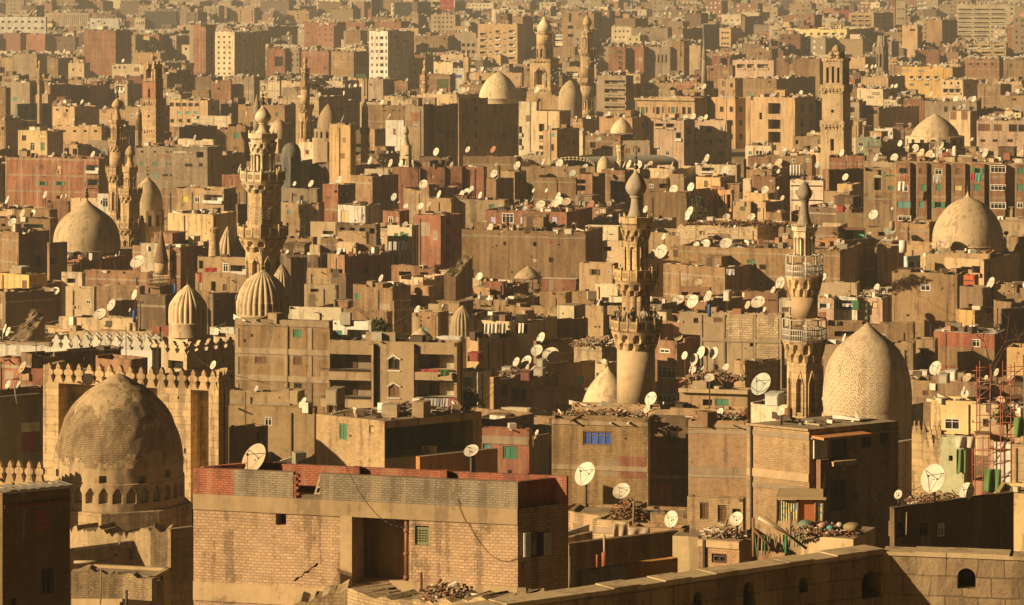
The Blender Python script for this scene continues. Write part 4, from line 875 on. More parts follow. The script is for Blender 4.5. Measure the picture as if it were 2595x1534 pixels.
B('C0', 455, 702, 985, 575, 720, 'g', 'brick', 'mud', 'brown block crossed by long diagonal shadow', 32, '510,690,26,26,G 650,600,16,14,k 900,590,16,16,k', **AP)
B('C0', 205, 400, 480, 718, '0:1130', 13.5, 'plaster', 'mud', 'dark gap house beside grand apartment', 58, '@300,800,440,1000,3,3,26,40,d', ph=1, **AP)
B('C0', 475, 836, 988, 715, '1:20', 14, 'plaster', 'tan', 'tan apartment house with recessed balcony tower', 30, '685,795,90,80,L 685,910,90,70,L 685,1005,90,80,L 585,850,20,50,k @890,790,950,1010,2,3,26,60,d', ph=.8, rag=False, **AP)
B('C0', -40, 338, 372, 882, '1:95', 12.5, 'plaster', 'pink', 'pink and white tenement with arched windows', 20, '48,950,28,40,W 118,950,28,40,W 205,960,40,56,V 300,945,24,36,w 40,1040,44,56,B 115,1045,34,36,s 215,1040,40,50,B 290,1040,40,56,Z 45,1130,34,36,G 112,1130,34,34,w 200,1125,30,40,t 300,1130,40,40,G', **AP)
B('C0', 472, 664, 700, 1068, '1:25', 11, 'plaster', 'cream', 'small cream pavilion with three arches', 16, '510,1120,26,26,t 560,1117,18,26,k 585,1117,18,26,k 610,1117,18,26,k', ph=.4, rag=False, name='pavilion', cat='pavilion')
B('C0', 820, 1028, 1055, 1000, '1:25', 11, 'brick', 'tan', 'house with dark diamond brick pattern', 20, '850,1040,20,30,k', **BH)
B('C0', 1612, 1988, 2070, 492, 660, 'g', 'plaster', (.66, .42, .16), 'yellow orange row with balconies', 20, '@1690,570,1870,570,4,1,30,26,Z @1690,620,1800,620,2,1,36,20,w 1760,520,40,14,t 1650,520,70,16,c', **AP)
B('C0', 1905, 2066, 2178, 582, 710, 'g', 'plaster', 'sand', 'sandy house with red arched porch', 34, '1940,670,40,40,V 1985,670,40,40,V 2030,670,40,40,V @1930,610,2030,610,3,1,14,18,k', **PH)
B('C0', 1320, 1518, 1640, 560, 690, 'g', 'brick', 'tan', 'tan house with dark right flank', 36, **BH)
B('C0', 1290, 1480, 1588, 650, 800, 'g', 'plaster', 'pale', 'pale house half covered by shadow', 34, '1390,660,24,18,G 1545,690,26,20,d', **PH)
B('C0', 1485, 1580, 1640, 728, 800, 'g', 'plaster', 'cream', 'small cream house with one dark window', 26, '1525,745,18,18,k', hidden=5, **PH)
B('C0', 1630, 1782, 1800, 730, 830, 'g', 'brick', 'red', 'low red house left of grey block', 18, hidden=5, **BH)
B('C0', 1785, 2165, 2200, 742, 860, 'g', 'plaster', 'grey', 'grey block with washing line roof', 12, '@1940,800,2000,800,2,1,24,40,d 2130,800,40,36,Z', hidden=6, **AP)
B('C0', 1965, 2118, 2165, 815, '0:1070', 13, 'plaster', 'sand', 'tall sandy wall with two red windows', 28, '1995,846,46,62,s 2075,846,46,62,s', ph=0, **PH)
B('C0', 2165, 2520, 2560, 885, '1:30', 12, 'plaster', 'pink', 'long pink house with brown glazed gallery', 14, '2220,930,90,60,s 2320,930,60,60,s @2430,935,2500,935,2,1,60,60,d 2210,1030,36,20,d 2300,1030,36,20,d 2410,1030,40,22,d', **AP)
B('C0', 2370, 2490, 2505, 815, 890, 'g', 'plaster', 'cream', 'cream roof room with two windows', 16, '2420,842,14,18,k 2462,842,14,18,k', hidden=10, **PH)
B('C0', 2170, 2340, 2420, 620, 740, 'g', 'brick', 'mud', 'brown house with ragged dark flank', 30, **BH)
B('C0', 2335, 2530, 2560, 700, 830, 'g', 'brick', 'tan', 'tan brick house with one grey window', 18, '2440,728,30,18,d', hidden=6, **BH)
B('C0', 2340, 2530, 2560, 440, 560, 'g', 'brick', 'mud', 'faded brown house at right border', 18, '2415,480,20,12,k', **BH)
B('C0', 2080, 2330, 2360, 430, 560, 'g', 'brick', 'rust', 'rust house behind roof dishes', 20, '@2120,470,2280,470,4,1,16,14,k', hidden=6, **BH)
B('C0', 1310, 1450, 1745, 785, 930, 'g', 'brick', 'mud', 'brown house with long black flank', 46, '@1395,820,1395,820,1,1,90,30,d', **BH)
B('C0', 1415, 1552, 1560, 940, 1010, 'g', 'plaster', 'white', 'white house with small green openings', 12, '@1440,975,1540,975,4,1,12,24,G', hidden=6, **PH)
B('C0', 1555, 1702, 1720, 930, 1010, 'g', 'brick', 'rust', 'rust house with tiny windows by sandy dome', 16, '1600,950,30,14,d', hidden=6, **BH)
B('C0', 1180, 1292, 1305, 1008, '1:20', 11, 'plaster', 'pink', 'pinkish house with white window', 16, '1218,1040,20,24,w', **PH)
B('C0', 1280, 1466, 1480, 1006, '1:20', 11.3, 'plaster', (.24, .26, .17), 'greenish plastered house with diamond relief', 14, '1318,1053,40,36,w', **PH)
B('C0', 1245, 1300, 1330, 890, '0:1000', 'g', 'plaster', 'tan', 'tan house behind the ochre minaret', 22, hidden=6, **BH)
# --- middle band
h = B('A1', 40, 722, 802, 58, 365, 12.5, 'frame', 'red', 'wide red brick block with green shuttered windows', 18, '308,127,34,34,s 430,130,36,34,c 312,246,38,30,g 436,246,38,30,g 676,140,92,58,Z 690,246,100,60,T 655,355,26,14,G 675,330,80,40,V 425,348,26,24,k', fine=True, **AP)
B('A1', 710, 800, 812, 322, 425, 11.5, 'plaster', 'white', 'little white house with pale door', 14, '770,385,44,70,w 742,385,12,30,k', ph=0, rag=False, **PH)
B('A1', 515, 712, 720, 355, 425, 10.5, 'plaster', 'sand', 'sandy yard house left of little white house', 14, '655,385,20,16,G', **PH)
B('A1', 1285, 1636, 1732, 286, 472, 12, 'brick', 'tan', 'tan house with recessed white balcony', 26, '1355,360,40,44,y 1442,362,40,44,w 1560,358,134,58,Z 1353,460,30,16,G 1443,460,30,16,G 1560,455,70,30,w', fine=True, **BH)
B('A1', 1190, 1292, 1300, 286, 470, 11.5, 'brick', 'mud', 'brown side house left of white balcony', 18, **BH)
B('A1', 1228, 1560, 1728, 474, 590, 11, 'plaster', (.60, .42, .21), 'long plain ochre wall house', 26, ph=.3, rag=False, **PH)
B('A1', 1725, 1800, 1815, 285, 400, 12, 'brick', 'mud', 'brown gap house left of tallest minaret', 22, **BH)
B('A1', 1725, 1740, 1816, 400, 540, 11, 'brick', 'dark', 'dark hollow house left of tallest minaret', 54, **BH)
B('A1', 2055, 2330, 2372, 388, 635, 11.5, 'brick', 'tan', 'tan house with small teal windows', 24, '2110,455,26,34,t 2208,453,28,26,s 2302,458,28,34,t 2208,562,26,34,c 2095,400,10,36,k 2232,405,10,36,k', **BH)
B('A1', 2078, 2320, 2350, 285, 388, 12, 'brick', 'grey', 'grey upper house behind teal windowed house', 22, '2160,332,30,26,s 2208,360,24,52,d', hidden=6, **BH)
B('A1', 2360, 2530, 2600, 255, 440, 12, 'brick', 'red', 'red house with tiny black window', 24, '2456,305,20,18,k 2412,350,36,26,s 2495,345,16,24,w', **BH)
B('A1', 2270, 2470, 2480, 530, 640, 11.2, 'plaster', 'sand', 'sandy terrace house with green iron railings', 14, '2400,610,80,34,Z', ph=.3, **PH)
B('A1', 2110, 2290, 2320, 640, 720, 10, 'brick', 'mud', 'low broken house right of tallest minaret', 22, **BH)
B('A1', 2265, 2340, 2350, 700, 815, 10, 'plaster', 'sand', 'narrow lit sandy wall house', 14, **PH)
B('A1', 2395, 2540, 2570, 765, 905, 9.5, 'plaster', 'tan', 'tan house with black window pair', 18, '2467,876,36,48,w 2320,870,14,24,w', fine=True, **PH)
B('A1', 2345, 2480, 2520, 650, 770, 10.3, 'brick', 'mud', 'brown stepped house above black window pair', 24, **BH)
B('A1', -40, 136, 362, 602, 912, 12.5, 'rough', 'mud', 'brown brick house left of plain dome', 44, '275,810,50,80,d', **BH)
B('A1', 345, 362, 492, 680, 912, 11.5, 'brick', 'mud', 'dark shaded house touching the plain dome', 54, '375,812,60,56,d', depth=12, **BH)
B('A1', -30, 212, 345, 917, 1025, 8.5, 'plaster', (.56, .36, .14), 'small orange yellow house with brown door', 36, '180,985,36,60,s', ph=.2, rag=False, **PH)
B('A1', -40, 366, 424, 505, 605, 12, 'brick', 'mud', 'brown house with teal shop front', 20, '245,562,140,36,T 25,550,30,20,k', **BH)
B('A1', 100, 366, 420, 440, 500, 12.5, 'brick', 'mud', 'brown upper house with dark flank', 26, '60,465,40,20,w 110,468,16,14,r', hidden=6, **BH)
B('A1', -30, 130, 160, 440, 520, 12.2, 'plaster', 'sand', 'low sandy house with white patch', 18, '50,452,38,22,Z', hidden=6, **PH)
B('A1', 340, 500, 515, 375, 440, 12, 'brick', 'rust', 'low rust house under red brick block', 16, hidden=6, **BH)
B('A1', -60, 40, 414, 1040, '2:320', 8.5, 'brick', 'dark', 'wide shaded brick house with dark flank', 54, '250,2:150,60,90,k', depth=30, **BH)
B('A1', 620, 1085, 1120, 895, 1000, 8.2, 'brick', 'rust', 'rust brick strip house under a diagonal shadow', 20, **BH)
B('A1', 450, 600, 625, 900, 1010, 8.6, 'plaster', 'pale', 'pale roof room house below the plain dome', 18, '520,955,60,40,k', **PH)
B('A1', 480, 688, 696, 1003, '2:135', 7.6, 'plaster', 'sand', 'sandy house with cross window and wall unit', 16, '648,1112,30,34,w', fine=True, **PH)
B('A1', 688, 1022, 1060, 1000, '2:60', 7.4, 'rough', 'mud', 'rough brown wall house with eroded top', 18, ph=.8, **BH)
B('A1', 1005, 1212, 1264, 1068, '2:235', 9, 'brick', 'dark', 'dark brick house left of smaller ribbed dome', 26, '1105,2:180,60,70,s', **BH)
B('A1', 1445, 1806, 1830, 790, 915, 10, 'plaster', 'tan', 'tan house with red laundry on terrace', 18, '1470,840,30,60,k 1650,860,40,70,w 1745,875,120,60,Z', ph=.4, **PH)
B('A1', 1428, 1800, 1830, 915, 1045, 9, 'brick', 'tan', 'tan lower house with white column strip', 18, '1645,1008,32,50,s 1560,980,34,110,k 1466,1000,30,70,c', **BH)
B('A1', 1040, 1240, 1415, 720, 905, 10.5, 'plaster', 'mud', 'brown house behind wooden minaret', 36, '1270,790,50,50,d', **PH)
B('A1', 1030, 1240, 1255, 690, 750, 11, 'plaster', 'pale', 'pale shed with green awning edge', 14, hidden=6, **PH)
B('A1', 2075, 2128, 2246, 795, '2:20', 9.5, 'brick', 'dark', 'dark tall house right of large ribbed dome', 46, **BH)
B('A1', 2246, 2420, 2440, 870, 960, 9.3, 'brick', 'tan', 'ruined tan walls with rubble top', 20, **BH)
B('A1', 2240, 2530, 2560, 905, 1010, 8.8, 'brick', 'dark', 'dark brown terrace under ruined walls', 30, **BH)
B('A1', 2225, 2460, 2480, 990, 1090, 8, 'rough', 'sand', 'crumbling sandy walls with pale plaster', 20, '2300,1020,60,40,k', **BH)
B('A1', 1490, 1750, 1800, 1060, '2:160', 8, 'brick', 'mud', 'brown gap house between ribbed domes', 30, '1690,1090,40,60,s', **BH)
# --- middle band, centre
B('B1', 390, 575, 582, 128, 350, 13, 'brick', 'red', 'deep red brick house with small red shutters', 12, '542,200,28,32,r', ph=.3, rag=False, **BH)
B('B1', 588, 772, 782, 128, 350, 13, 'brick', 'red', 'deep red brick house with orange framed window', 12, '685,200,26,32,c', ph=.3, rag=False, **BH)
B('B1', 782, 896, 926, 128, 350, 13, 'brick', 'red', 'narrow deep red brick house', 12, ph=.3, rag=False, **BH)
B('B1', 926, 1056, 1080, 128, 350, 13, 'brick', 'red', 'deep red brick house at end of its row', 14, ph=.3, rag=False, **BH)
B('B1', 580, 800, 824, 52, 140, 14, 'plaster', 'dark', 'dark roof shack full of timber', 12, '@610,95,760,95,4,1,30,40,k', hidden=6, z0=8, **BH)
B('B1', 905, 1300, 1332, 52, 150, 13, 'brick', 'mud', 'long brown house behind the red row', 16, hidden=6, **BH)
B('B1', 1070, 1165, 1178, 118, 215, 12.5, 'brick', 'tan', 'tan house end with plain wall', 14, hidden=5, **BH)
B('B1', 80, 242, 432, 192, 405, 12.5, 'brick', 'mud', 'plain brown house with long dark flank', 40, **BH)
B('B1', -10, 80, 92, 258, 400, 12, 'brick', 'red', 'red house end with striped window', 16, '34,326,30,32,W', **BH)
B('B1', 10, 210, 222, 110, 200, 12.5, 'plaster', (.34, .20, .09), 'brown plank sided roof house', 14, hidden=6, **BH)
B('B1', 185, 360, 372, 140, 195, 12.2, 'plaster', 'pale', 'pale cornice house above the brown house', 14, hidden=6, **PH)
B('B1', 470, 656, 862, 285, 405, 12, 'brick', 'tan', 'tan house with shaded right wall and teal window', 38, '510,312,24,24,t', **BH)
B('B1', 655, 818, 840, 352, 480, 11.5, 'plaster', 'tan', 'smooth tan wall house', 20, **PH)
B('B1', 838, 1208, 1240, 368, 605, 11.2, 'brick', 'sand', 'wide sandy brick house with green shutter', 14, '1116,420,36,44,G', **BH)
B('B1', 1070, 1662, 1850, 455, 605, 11, 'brick', 'red', 'red brick house with lavender shutters', 22, '1122,514,38,50,l 1232,500,86,72,w 1337,514,38,50,l 1455,506,112,72,Z 1573,516,38,50,l', fine=True, ph=.4, **BH)
B('B1', 895, 1800, 1926, 602, 935, 11.8, 'rough', 'mud', 'large brown windowless wall half in shadow', 16, '1210,685,20,30,d 1430,690,26,30,k 1550,805,34,40,d 1430,808,20,24,w', ph=.3, rag=False, **BH)
B('B1', 318, 440, 512, 448, 700, 11.5, 'brick', 'red', 'red house with white corner windows', 24, '375,512,34,50,w 426,508,18,28,w 338,620,16,36,w 340,735,14,30,t', fine=True, **BH)
B('B1', 552, 742, 906, 482, 870, 11.5, 'brick', 'red', 'tall red house with balcony openings on flank', 30, '795,520,26,60,L 795,660,26,80,L 795,780,26,80,L', **AP)
B('B1', 352, 530, 580, 556, 815, 11, 'plaster', 'pale', 'pale house with arched green windows and laundry', 22, '415,628,28,36,G 460,630,28,60,G 492,640,28,60,G', fine=True, **PH)
B('B1', 1075, 1146, 1275, 215, 375, 12, 'brick', 'mud', 'brown house with wide black flank', 40, **BH)
B('B1', 1180, 1282, 1368, 160, 290, 12.4, 'brick', 'tan', 'tan house with slim window on flank', 30, '1320,200,16,60,k', **BH)
B('B1', 1330, 1760, 1800, 122, 215, 13, 'brick', 'tan', 'long tan wall house below the arched roof', 14, '1700,165,60,30,r', hidden=5, **BH)
B('B1', 1418, 1730, 1742, 206, 315, 12.3, 'brick', 'mud', 'brown brick house with concrete lintel band', 14, ph=.3, **BH)
B('B1', 1730, 1850, 1945, 180, 360, 12.2, 'brick', 'rust', 'open sided house with dark loggias', 34, '1770,228,60,40,L 1770,280,60,40,L 1800,180,40,20,c', **BH)
B('B1', 1915, 2088, 2152, 152, 355, 12.5, 'brick', 'rust', 'rust house with bright green window', 26, '2020,243,42,36,g', fine=True, **BH)
B('B1', 2225, 2400, 2420, 215, 310, 12.3, 'brick', 'mud', 'brown house beside the bulb of brown minaret', 18, '2282,265,28,30,w 2370,250,60,60,k', hidden=5, **BH)
B('B1', 2262, 2540, 2560, 312, 560, 12, 'brick', 'mud', 'big plain brown wall behind brown minaret', 14, '2350,490,24,20,k', **BH)
B('B1', 2410, 2520, 2530, 180, 310, 12.4, 'brick', 'tan', 'house with woven brick lozenge pattern', 14, hidden=5, **BH)
B('B1', 1800, 2040, 2060, 560, 690, 10.8, 'plaster', 'cream', 'cream shanty house left of brown minaret', 18, '1850,590,60,50,Z 1990,600,40,60,w', **PH)
B('B1', 1926, 2075, 2090, 670, 830, 10.5, 'plaster', 'sand', 'sandy low house with round dish', 20, '1960,720,60,40,k', **PH)
B('B1', 1755, 2000, 2040, 835, 1045, 10, 'plaster', (.50, .34, .19), 'smooth tan house with red shutter window', 22, '1868,895,36,44,o 1975,890,22,30,w 1812,1040,30,40,k', fine=True, ph=.4, rag=False, **PH)
B('B1', 1872, 2035, 2052, 985, 1120, 9, 'plaster', 'cream', 'small cream house with dark slatted window', 18, '1945,1095,54,34,d 2035,1060,20,60,b', fine=True, ph=.3, rag=False, **PH)
B('B1', 100, 388, 522, 1002, '2:160', 9, 'rough', 'mud', 'brown house crossed by a minaret shaped shadow', 34, '135,1070,28,46,G 137,2:118,34,48,W', fine=True, **BH)
B('B1', 522, 656, 700, 1000, '2:20', 8.4, 'plaster', 'mud', 'small brown house beside shadowed brown house', 30, **PH)
B('B1', 440, 612, 775, 935, 1010, 9.2, 'plaster', 'pink', 'pinkish low house with ragged roof edge', 36, **PH)
B('B1', -60, 38, 386, 770, 965, 10.2, 'brick', 'rust', 'rust house with wide shaded flank and three windows', 52, '105,880,34,44,t 190,880,36,54,d 285,870,14,50,d', **BH)
B('B1', -20, 120, 140, 680, 800, 11, 'plaster', 'sand', 'sandy hut house with red door', 18, '15,740,30,60,W', **PH)
B('B1', 120, 320, 330, 690, 775, 10.8, 'brick', 'rust', 'rust house with corrugated edge', 14, '148,725,50,80,s', hidden=5, **BH)
B('B1', -10, 200, 215, 600, 680, 11.3, 'plaster', 'tan', 'tan broken walls with roof poles', 16, hidden=5, **PH)
B('B1', -10, 190, 300, 408, 545, 12, 'plaster', 'white', 'white terrace house with red ladder', 30, '40,490,60,90,c', hidden=4, ph=.2, **PH)
B('B1', -30, 270, 300, 545, 610, 11.5, 'brick', 'dark', 'dark brick arcade house', 20, '@20,590,240,590,4,1,40,50,k', hidden=6, **BH)
B('B1', 380, 700, 740, 855, 935, 9.6, 'brick', 'rust', 'low rust shack with leaning roof poles', 22, '480,900,90,40,L 620,900,60,40,L', **BH)
B('B1', 830, 1070, 1090, 945, 1015, 9.2, 'plaster', 'sand', 'sandy flat roof house by leaning slab', 16, **PH)
B('B1', 1070, 1200, 1215, 965, 1010, 9.1, 'brick', 'red', 'small red wall house left of kiosk', 16, hidden=6, **BH)
B('B1', 1478, 1730, 1752, 948, 1030, 9.2, 'brick', 'red', 'red house with white tin roof', 14, hidden=5, ph=0, roofm=pm('tin_roof', (.62, .56, .45)), **BH)
B('B1', 880, 1100, 1385, 1010, 1110, 8.4, 'plaster', 'mud', 'brown courtyard house with shaded openings', 36, '940,1060,90,60,k 1135,1060,30,60,d', **PH)
B('B1', 1465, 1655, 1700, 1045, 1130, 8.2, 'plaster', (.26, .16, .08), 'dark plank walled shed', 24, **PH)
B('B1', 1700, 1860, 1880, 1040, 1130, 8.4, 'rough', 'mud', 'rough brown house below smooth tan house', 20, **BH)
B('B1', 835, 1230, 1480, 1100, '2:60', 7.6, 'rough', 'tan', 'eroded tan wall house with dark openings', 26, '1070,1130,80,40,L', **BH)
B('B1', 650, 840, 860, 1135, '2:50', 7.5, 'rough', 'sand', 'pale rubble topped house beside eroded wall', 18, hidden=5, **BH)
# --- middle band, right
B('C1', 1575, 2700, 2760, 98, 530, 14, 'brick', 'tan', 'long brown apartment block with projecting bays', 16, '@1715,155,1715,480,1,4,20,40,k @1782,275,1782,275,1,1,46,50,G @1755,155,1755,155,1,1,26,40,s 1765,400,40,50,t', ph=.5, D=447, **AP)
h = HOUSES[-1]
bays = [(1580, 1690), (1735, 1812), (1848, 1950), (1992, 2092), (2130, 2232), (2268, 2384), (2455, 2560)]
bw = ['1630,152,60,40,d 1640,280,44,50,w 1632,400,100,50,t 1636,500,96,40,w', '1757,155,26,40,s 1780,275,46,50,G 1760,400,34,44,t', '1885,160,56,44,w 1885,275,40,48,G 1885,402,50,44,g', '2030,155,36,44,s 2030,280,60,44,c 2030,400,46,40,d', '2172,152,40,40,g 2168,275,46,50,G 2170,400,40,40,d', '2322,140,112,56,w 2322,275,112,46,w 2322,405,112,54,w', '2485,155,40,46,G 2485,275,50,50,G 2482,405,46,44,w']
for (x0, x1), ww in zip(bays, bw):
    a, dr, n, ua = on_face(h, x0, 100); b, _, _, ub = on_face(h, x1, 100); mb = MB(); q = 1.7
    P0 = Vector((a.x, a.y, 0))+n*q; P1 = Vector((b.x, b.y, 0))+n*q; z1 = h.zr+.25; ops = []; wl = []
    for t in ww.split():
        x, y, w_, h_, k_ = t.split(','); x, y, w_, h_ = map(float, (x, y, w_, h_))
        u = xdir(N('C1', x, 0)[0], P0, dr.x, dr.y); wm_ = w_/K*P0.y/F; zc = H-(YN('C1', y)-YH)*P0.y/F; hm = h_/K*P0.y/F
        ops.append((u-wm_/2, u+wm_/2, zc-hm/2, zc+hm/2, .26, 1, 0)); wl.append(k_)
    wall(mb, P0, P1, 0, z1, ops); wall(mb, P1, P1-n*q, 0, z1); wall(mb, P0-n*q, P0, 0, z1); mb.face([P0+Vector((0, 0, z1)), P1+Vector((0, 0, z1)), P1-n*q+Vector((0, 0, z1)), P0-n*q+Vector((0, 0, z1))])
    mb.build('bay', [wm('frame', COLS['rust']), DARK], h.root, h.root.location)
    for o, k_ in zip(ops, wl):
        p = P0+dr*((o[0]+o[1])/2); p.z = o[2]; window(h.root, p, math.atan2(dr.y, dr.x), o[1]-o[0], o[3]-o[2], k_, True)
B('C1', 1338, 1590, 1600, 138, 440, 13, 'brick', 'tan', 'tan house with big stack of shuttered windows', 14, '1310,172,40,36,s 1440,182,40,38,w 1540,178,56,34,g 1535,280,36,32,G 1440,250,50,90,k', fine=True, D=452, **AP)
B('C1', 1085, 1345, 1360, 45, 135, 13.5, 'frame', 'red', 'red and cream banded wall house', 14, '1210,110,6,90,k 1290,110,6,90,k', hidden=5, **BH)
B('C1', 1345, 1600, 1620, 85, 145, 13.3, 'block', 'sand', 'pale block wall house with green hatch', 14, '1440,80,24,30,k 1542,80,30,30,G', hidden=6, **BH)
B('C1', 1040, 1085, 1460, 148, 300, 13, 'brick', 'rust', 'dark rust house with broad diagonal shadow', 50, hidden=3, **BH)
B('C1', 800, 1042, 1060, 225, 495, 12.8, 'plaster', (.74, .58, .42), 'pale pink house with dark stripes', 12, '@850,310,960,310,2,1,20,30,c @850,420,960,420,2,1,20,30,c 785,316,30,26,k 785,425,30,40,k', ph=.2, rag=False, **PH)
h = HOUSES[-1]
for y in (265, 370): strip(h, 806, 1036, y-4, y+5, .05, pm('dark_paint', (.06, .06, .05)), 'band')
B('C1', 1050, 1235, 1262, 305, 480, 12, 'plaster', 'tan', 'tan house with blue door and hanging laundry', 18, '1103,403,32,64,b 1180,415,60,60,Z', **PH)
B('C1', 1145, 1256, 1330, 252, 310, 12.5, 'plaster', 'ochre', 'ochre lit roof house', 30, hidden=5, **PH)
B('C1', 512, 692, 745, 195, 315, 12.6, 'brick', 'rust', 'plain rust brown house', 24, '660,225,16,16,w', **BH)
B('C1', 455, 512, 520, 215, 290, 12.5, 'plaster', 'pale', 'little pale house with dark arch', 12, '490,240,40,24,L', hidden=5, **PH)
B('C1', 372, 462, 480, 70, 200, 13.5, 'brick', 'mud', 'slim brown tower house with small window', 18, '415,93,20,16,k', **BH)
B('C1', 640, 960, 985, 40, 170, 13.4, 'brick', 'mud', 'brown house with two white windows', 16, '828,78,26,30,w 928,72,26,30,w 1040,60,30,30,w', **BH)
B('C1', 110, 410, 440, 110, 200, 13, 'plaster', 'pale', 'pale roof terrace with water barrels', 16, '200,140,90,50,Z', hidden=5, **PH)
B('C1', 112, 290, 400, 198, 300, 12.6, 'plaster', 'ochre', 'ochre house with deep dark loggia', 36, '185,250,30,50,s 330,245,50,60,L', **PH)
B('C1', 0, 66, 275, 300, 500, 12, 'brick', 'mud', 'brown house with dark windowed flank', 44, '85,345,20,24,k 130,340,16,24,k 175,335,16,24,k', **BH)
B('C1', 272, 372, 392, 292, 430, 12, 'plaster', (.58, .32, .15), 'tall orange niche house', 20, '290,380,40,90,s 350,370,30,120,k', **PH)
B('C1', 383, 512, 535, 380, 495, 11.6, 'plaster', 'tan', 'tan house with barred window', 18, '455,425,40,46,i 415,395,60,10,k', **PH)
B('C1', 530, 622, 740, 382, 495, 11.6, 'plaster', 'tan', 'tan house with shuttered window and dark flank', 40, '566,436,38,36,s', **PH)
B('C1', 460, 640, 690, 318, 382, 12.1, 'plaster', 'ochre', 'ochre low house above barred window', 28, hidden=6, **PH)
B('C1', 620, 740, 800, 460, 560, 11.3, 'brick', 'mud', 'brown low house left of grey bulb minaret', 30, **BH)
B('C1', 808, 1000, 1040, 455, 560, 11.3, 'brick', 'tan', 'tan house behind grey bulb minaret', 20, hidden=5, **BH)
B('C1', 1134, 1342, 1352, 462, 565, 11.5, 'plaster', (.22, .17, .09), 'olive brown plank walled house', 14, ph=.2, **PH)
h = B('C1', 1140, 1342, 1350, 588, 665, 11, 'plaster', (.10, .42, .32), 'turquoise house with dark doorway', 12, '1235,625,52,60,k', ph=0, **PH)
strip(h, 1120, 1352, 570, 584, 1.0, RUSTY, 'tin_awning')
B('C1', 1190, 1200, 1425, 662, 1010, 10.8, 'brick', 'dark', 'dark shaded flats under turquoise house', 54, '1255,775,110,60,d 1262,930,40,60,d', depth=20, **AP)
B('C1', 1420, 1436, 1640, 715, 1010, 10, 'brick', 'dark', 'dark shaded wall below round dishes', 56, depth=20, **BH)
B('C1', 1360, 1595, 1600, 565, 660, 11.2, 'brick', 'tan', 'tan house under teal dish', 12, '1470,615,50,30,k', hidden=4, **BH)
B('C1', 1595, 1818, 1870, 530, 695, 11.2, 'brick', (.47, .29, .15), 'plain orange tan house by sandy dome', 20, D=436, **BH)
B('C1', 1435, 1830, 1852, 695, 730, 10, 'plaster', 'tan', 'flat tan terrace with white tank', 12, hidden=6, **PH)
B('C1', 1632, 1660, 1752, 780, 905, 9.6, 'plaster', (.45, .55, .55), 'pale blue house in shade', 50, '1690,830,30,60,d', **PH)
B('C1', 1790, 2260, 2300, 762, 830, 9.8, 'plaster', 'tan', 'flat roofed ochre terrace above arched panels', 14, '2060,775,110,30,k 2225,745,56,30,w 2310,740,70,20,r', hidden=5, **PH)
h = B('C1', 1755, 2218, 2480, 802, 1000, 9.2, 'plaster', (.52, .36, .20), 'stepped ochre house with arched brick panels', 30, '2090,890,80,70,V 2160,885,60,70,V 1815,880,60,60,V 1892,880,50,30,d', ph=.3, rag=False, **PH)
B('C1', 1545, 2022, 2085, 908, '2:215', 8.6, 'rough', (.38, .25, .125), 'tall plain brick house with small white window', 22, '1790,1006,70,52,w', fine=True, ph=.3, **BH)
B('C1', 2070, 2150, 2180, 920, 1030, 8.8, 'plaster', (.60, .14, .06), 'little bright red roof room', 22, '2110,945,70,40,r', hidden=6, **PH)
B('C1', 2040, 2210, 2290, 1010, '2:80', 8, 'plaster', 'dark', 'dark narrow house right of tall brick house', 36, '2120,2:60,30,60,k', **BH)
B('C1', 2285, 2560, 2600, 990, 1075, 8.3, 'rough', 'tan', 'tan house with collapsed roof', 18, **BH)
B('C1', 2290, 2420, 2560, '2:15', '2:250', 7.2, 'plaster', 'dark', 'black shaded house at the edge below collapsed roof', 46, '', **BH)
B('C1', 2400, 2470, 2600, 640, 790, 10.5, 'brick', 'mud', 'brown house at edge beside sandy dome', 30, **BH)
B('C1', 2290, 2330, 2380, 660, 790, 10.6, 'plaster', 'tan', 'small tan house below sandy dome', 30, hidden=5, **PH)
B('C1', -10, 560, 800, 565, 725, 11, 'block', 'sand', 'long pale block walled house', 26, '155,610,40,30,k', ph=.5, **SH)
B('C1', -20, 1165, 1335, 737, 1015, 10.4, 'rough', (.40, .25, .12), 'long brown house with green wooden door', 20, '88,838,52,50,s 375,850,36,50,w 518,848,62,90,G 600,858,50,40,d 562,950,116,130,L', ph=.3, fine=True, **BH)
B('C1', 995, 1165, 1185, 660, 740, 10.9, 'plaster', (.50, .25, .10), 'orange tin roof room beside grey bulb minaret', 14, '1150,715,28,60,d', hidden=6, **PH)
B('C1', 770, 840, 860, 655, 740, 10.9, 'plaster', 'rust', 'rust roof room left of grey bulb minaret', 18, hidden=6, **PH)
B('C1', 1000, 1120, 1140, 1085, '2:175', 7.4, 'plaster', 'pink', 'pink house with white shuttered window', 14, '1045,1142,54,40,W', ph=.2, rag=False, **PH)
B('C1', 1118, 1290, 1300, 1080, '2:175', 7.4, 'plaster', 'white', 'white house with green shutters and laundry', 14, '1205,1135,100,70,g', fine=True, ph=.2, rag=False, **PH)
B('C1', 1288, 1476, 1540, 1085, '2:200', 7.3, 'plaster', 'pink', 'salmon pink house behind carved dome', 20, '1420,1135,40,50,c', ph=.2, rag=False, **PH)
B('C1', 1000, 1290, 1310, 975, 1085, 8.2, 'plaster', 'sand', 'sandy terrace with striped railing', 14, '1210,995,160,40,d', hidden=5, **PH)
B('C1', -10, 215, 225, 1010, 1090, 8, 'brick', 'rust', 'rust terrace crowded with dishes', 12, '@30,1050,200,1050,3,1,50,40,V', hidden=4, **BH)
B('C1', 465, 710, 740, 1040, 1120, 7.8, 'brick', 'rust', 'pillared open roof room under pole roof', 14, '520,1080,60,50,L 600,1080,60,50,L 670,1080,60,50,L', hidden=4, **BH)
B('C1', 720, 800, 815, 1095, '2:90', 7.2, 'plaster', 'cream', 'cream house with scalloped eave', 14, '765,2:55,50,70,s', **PH)
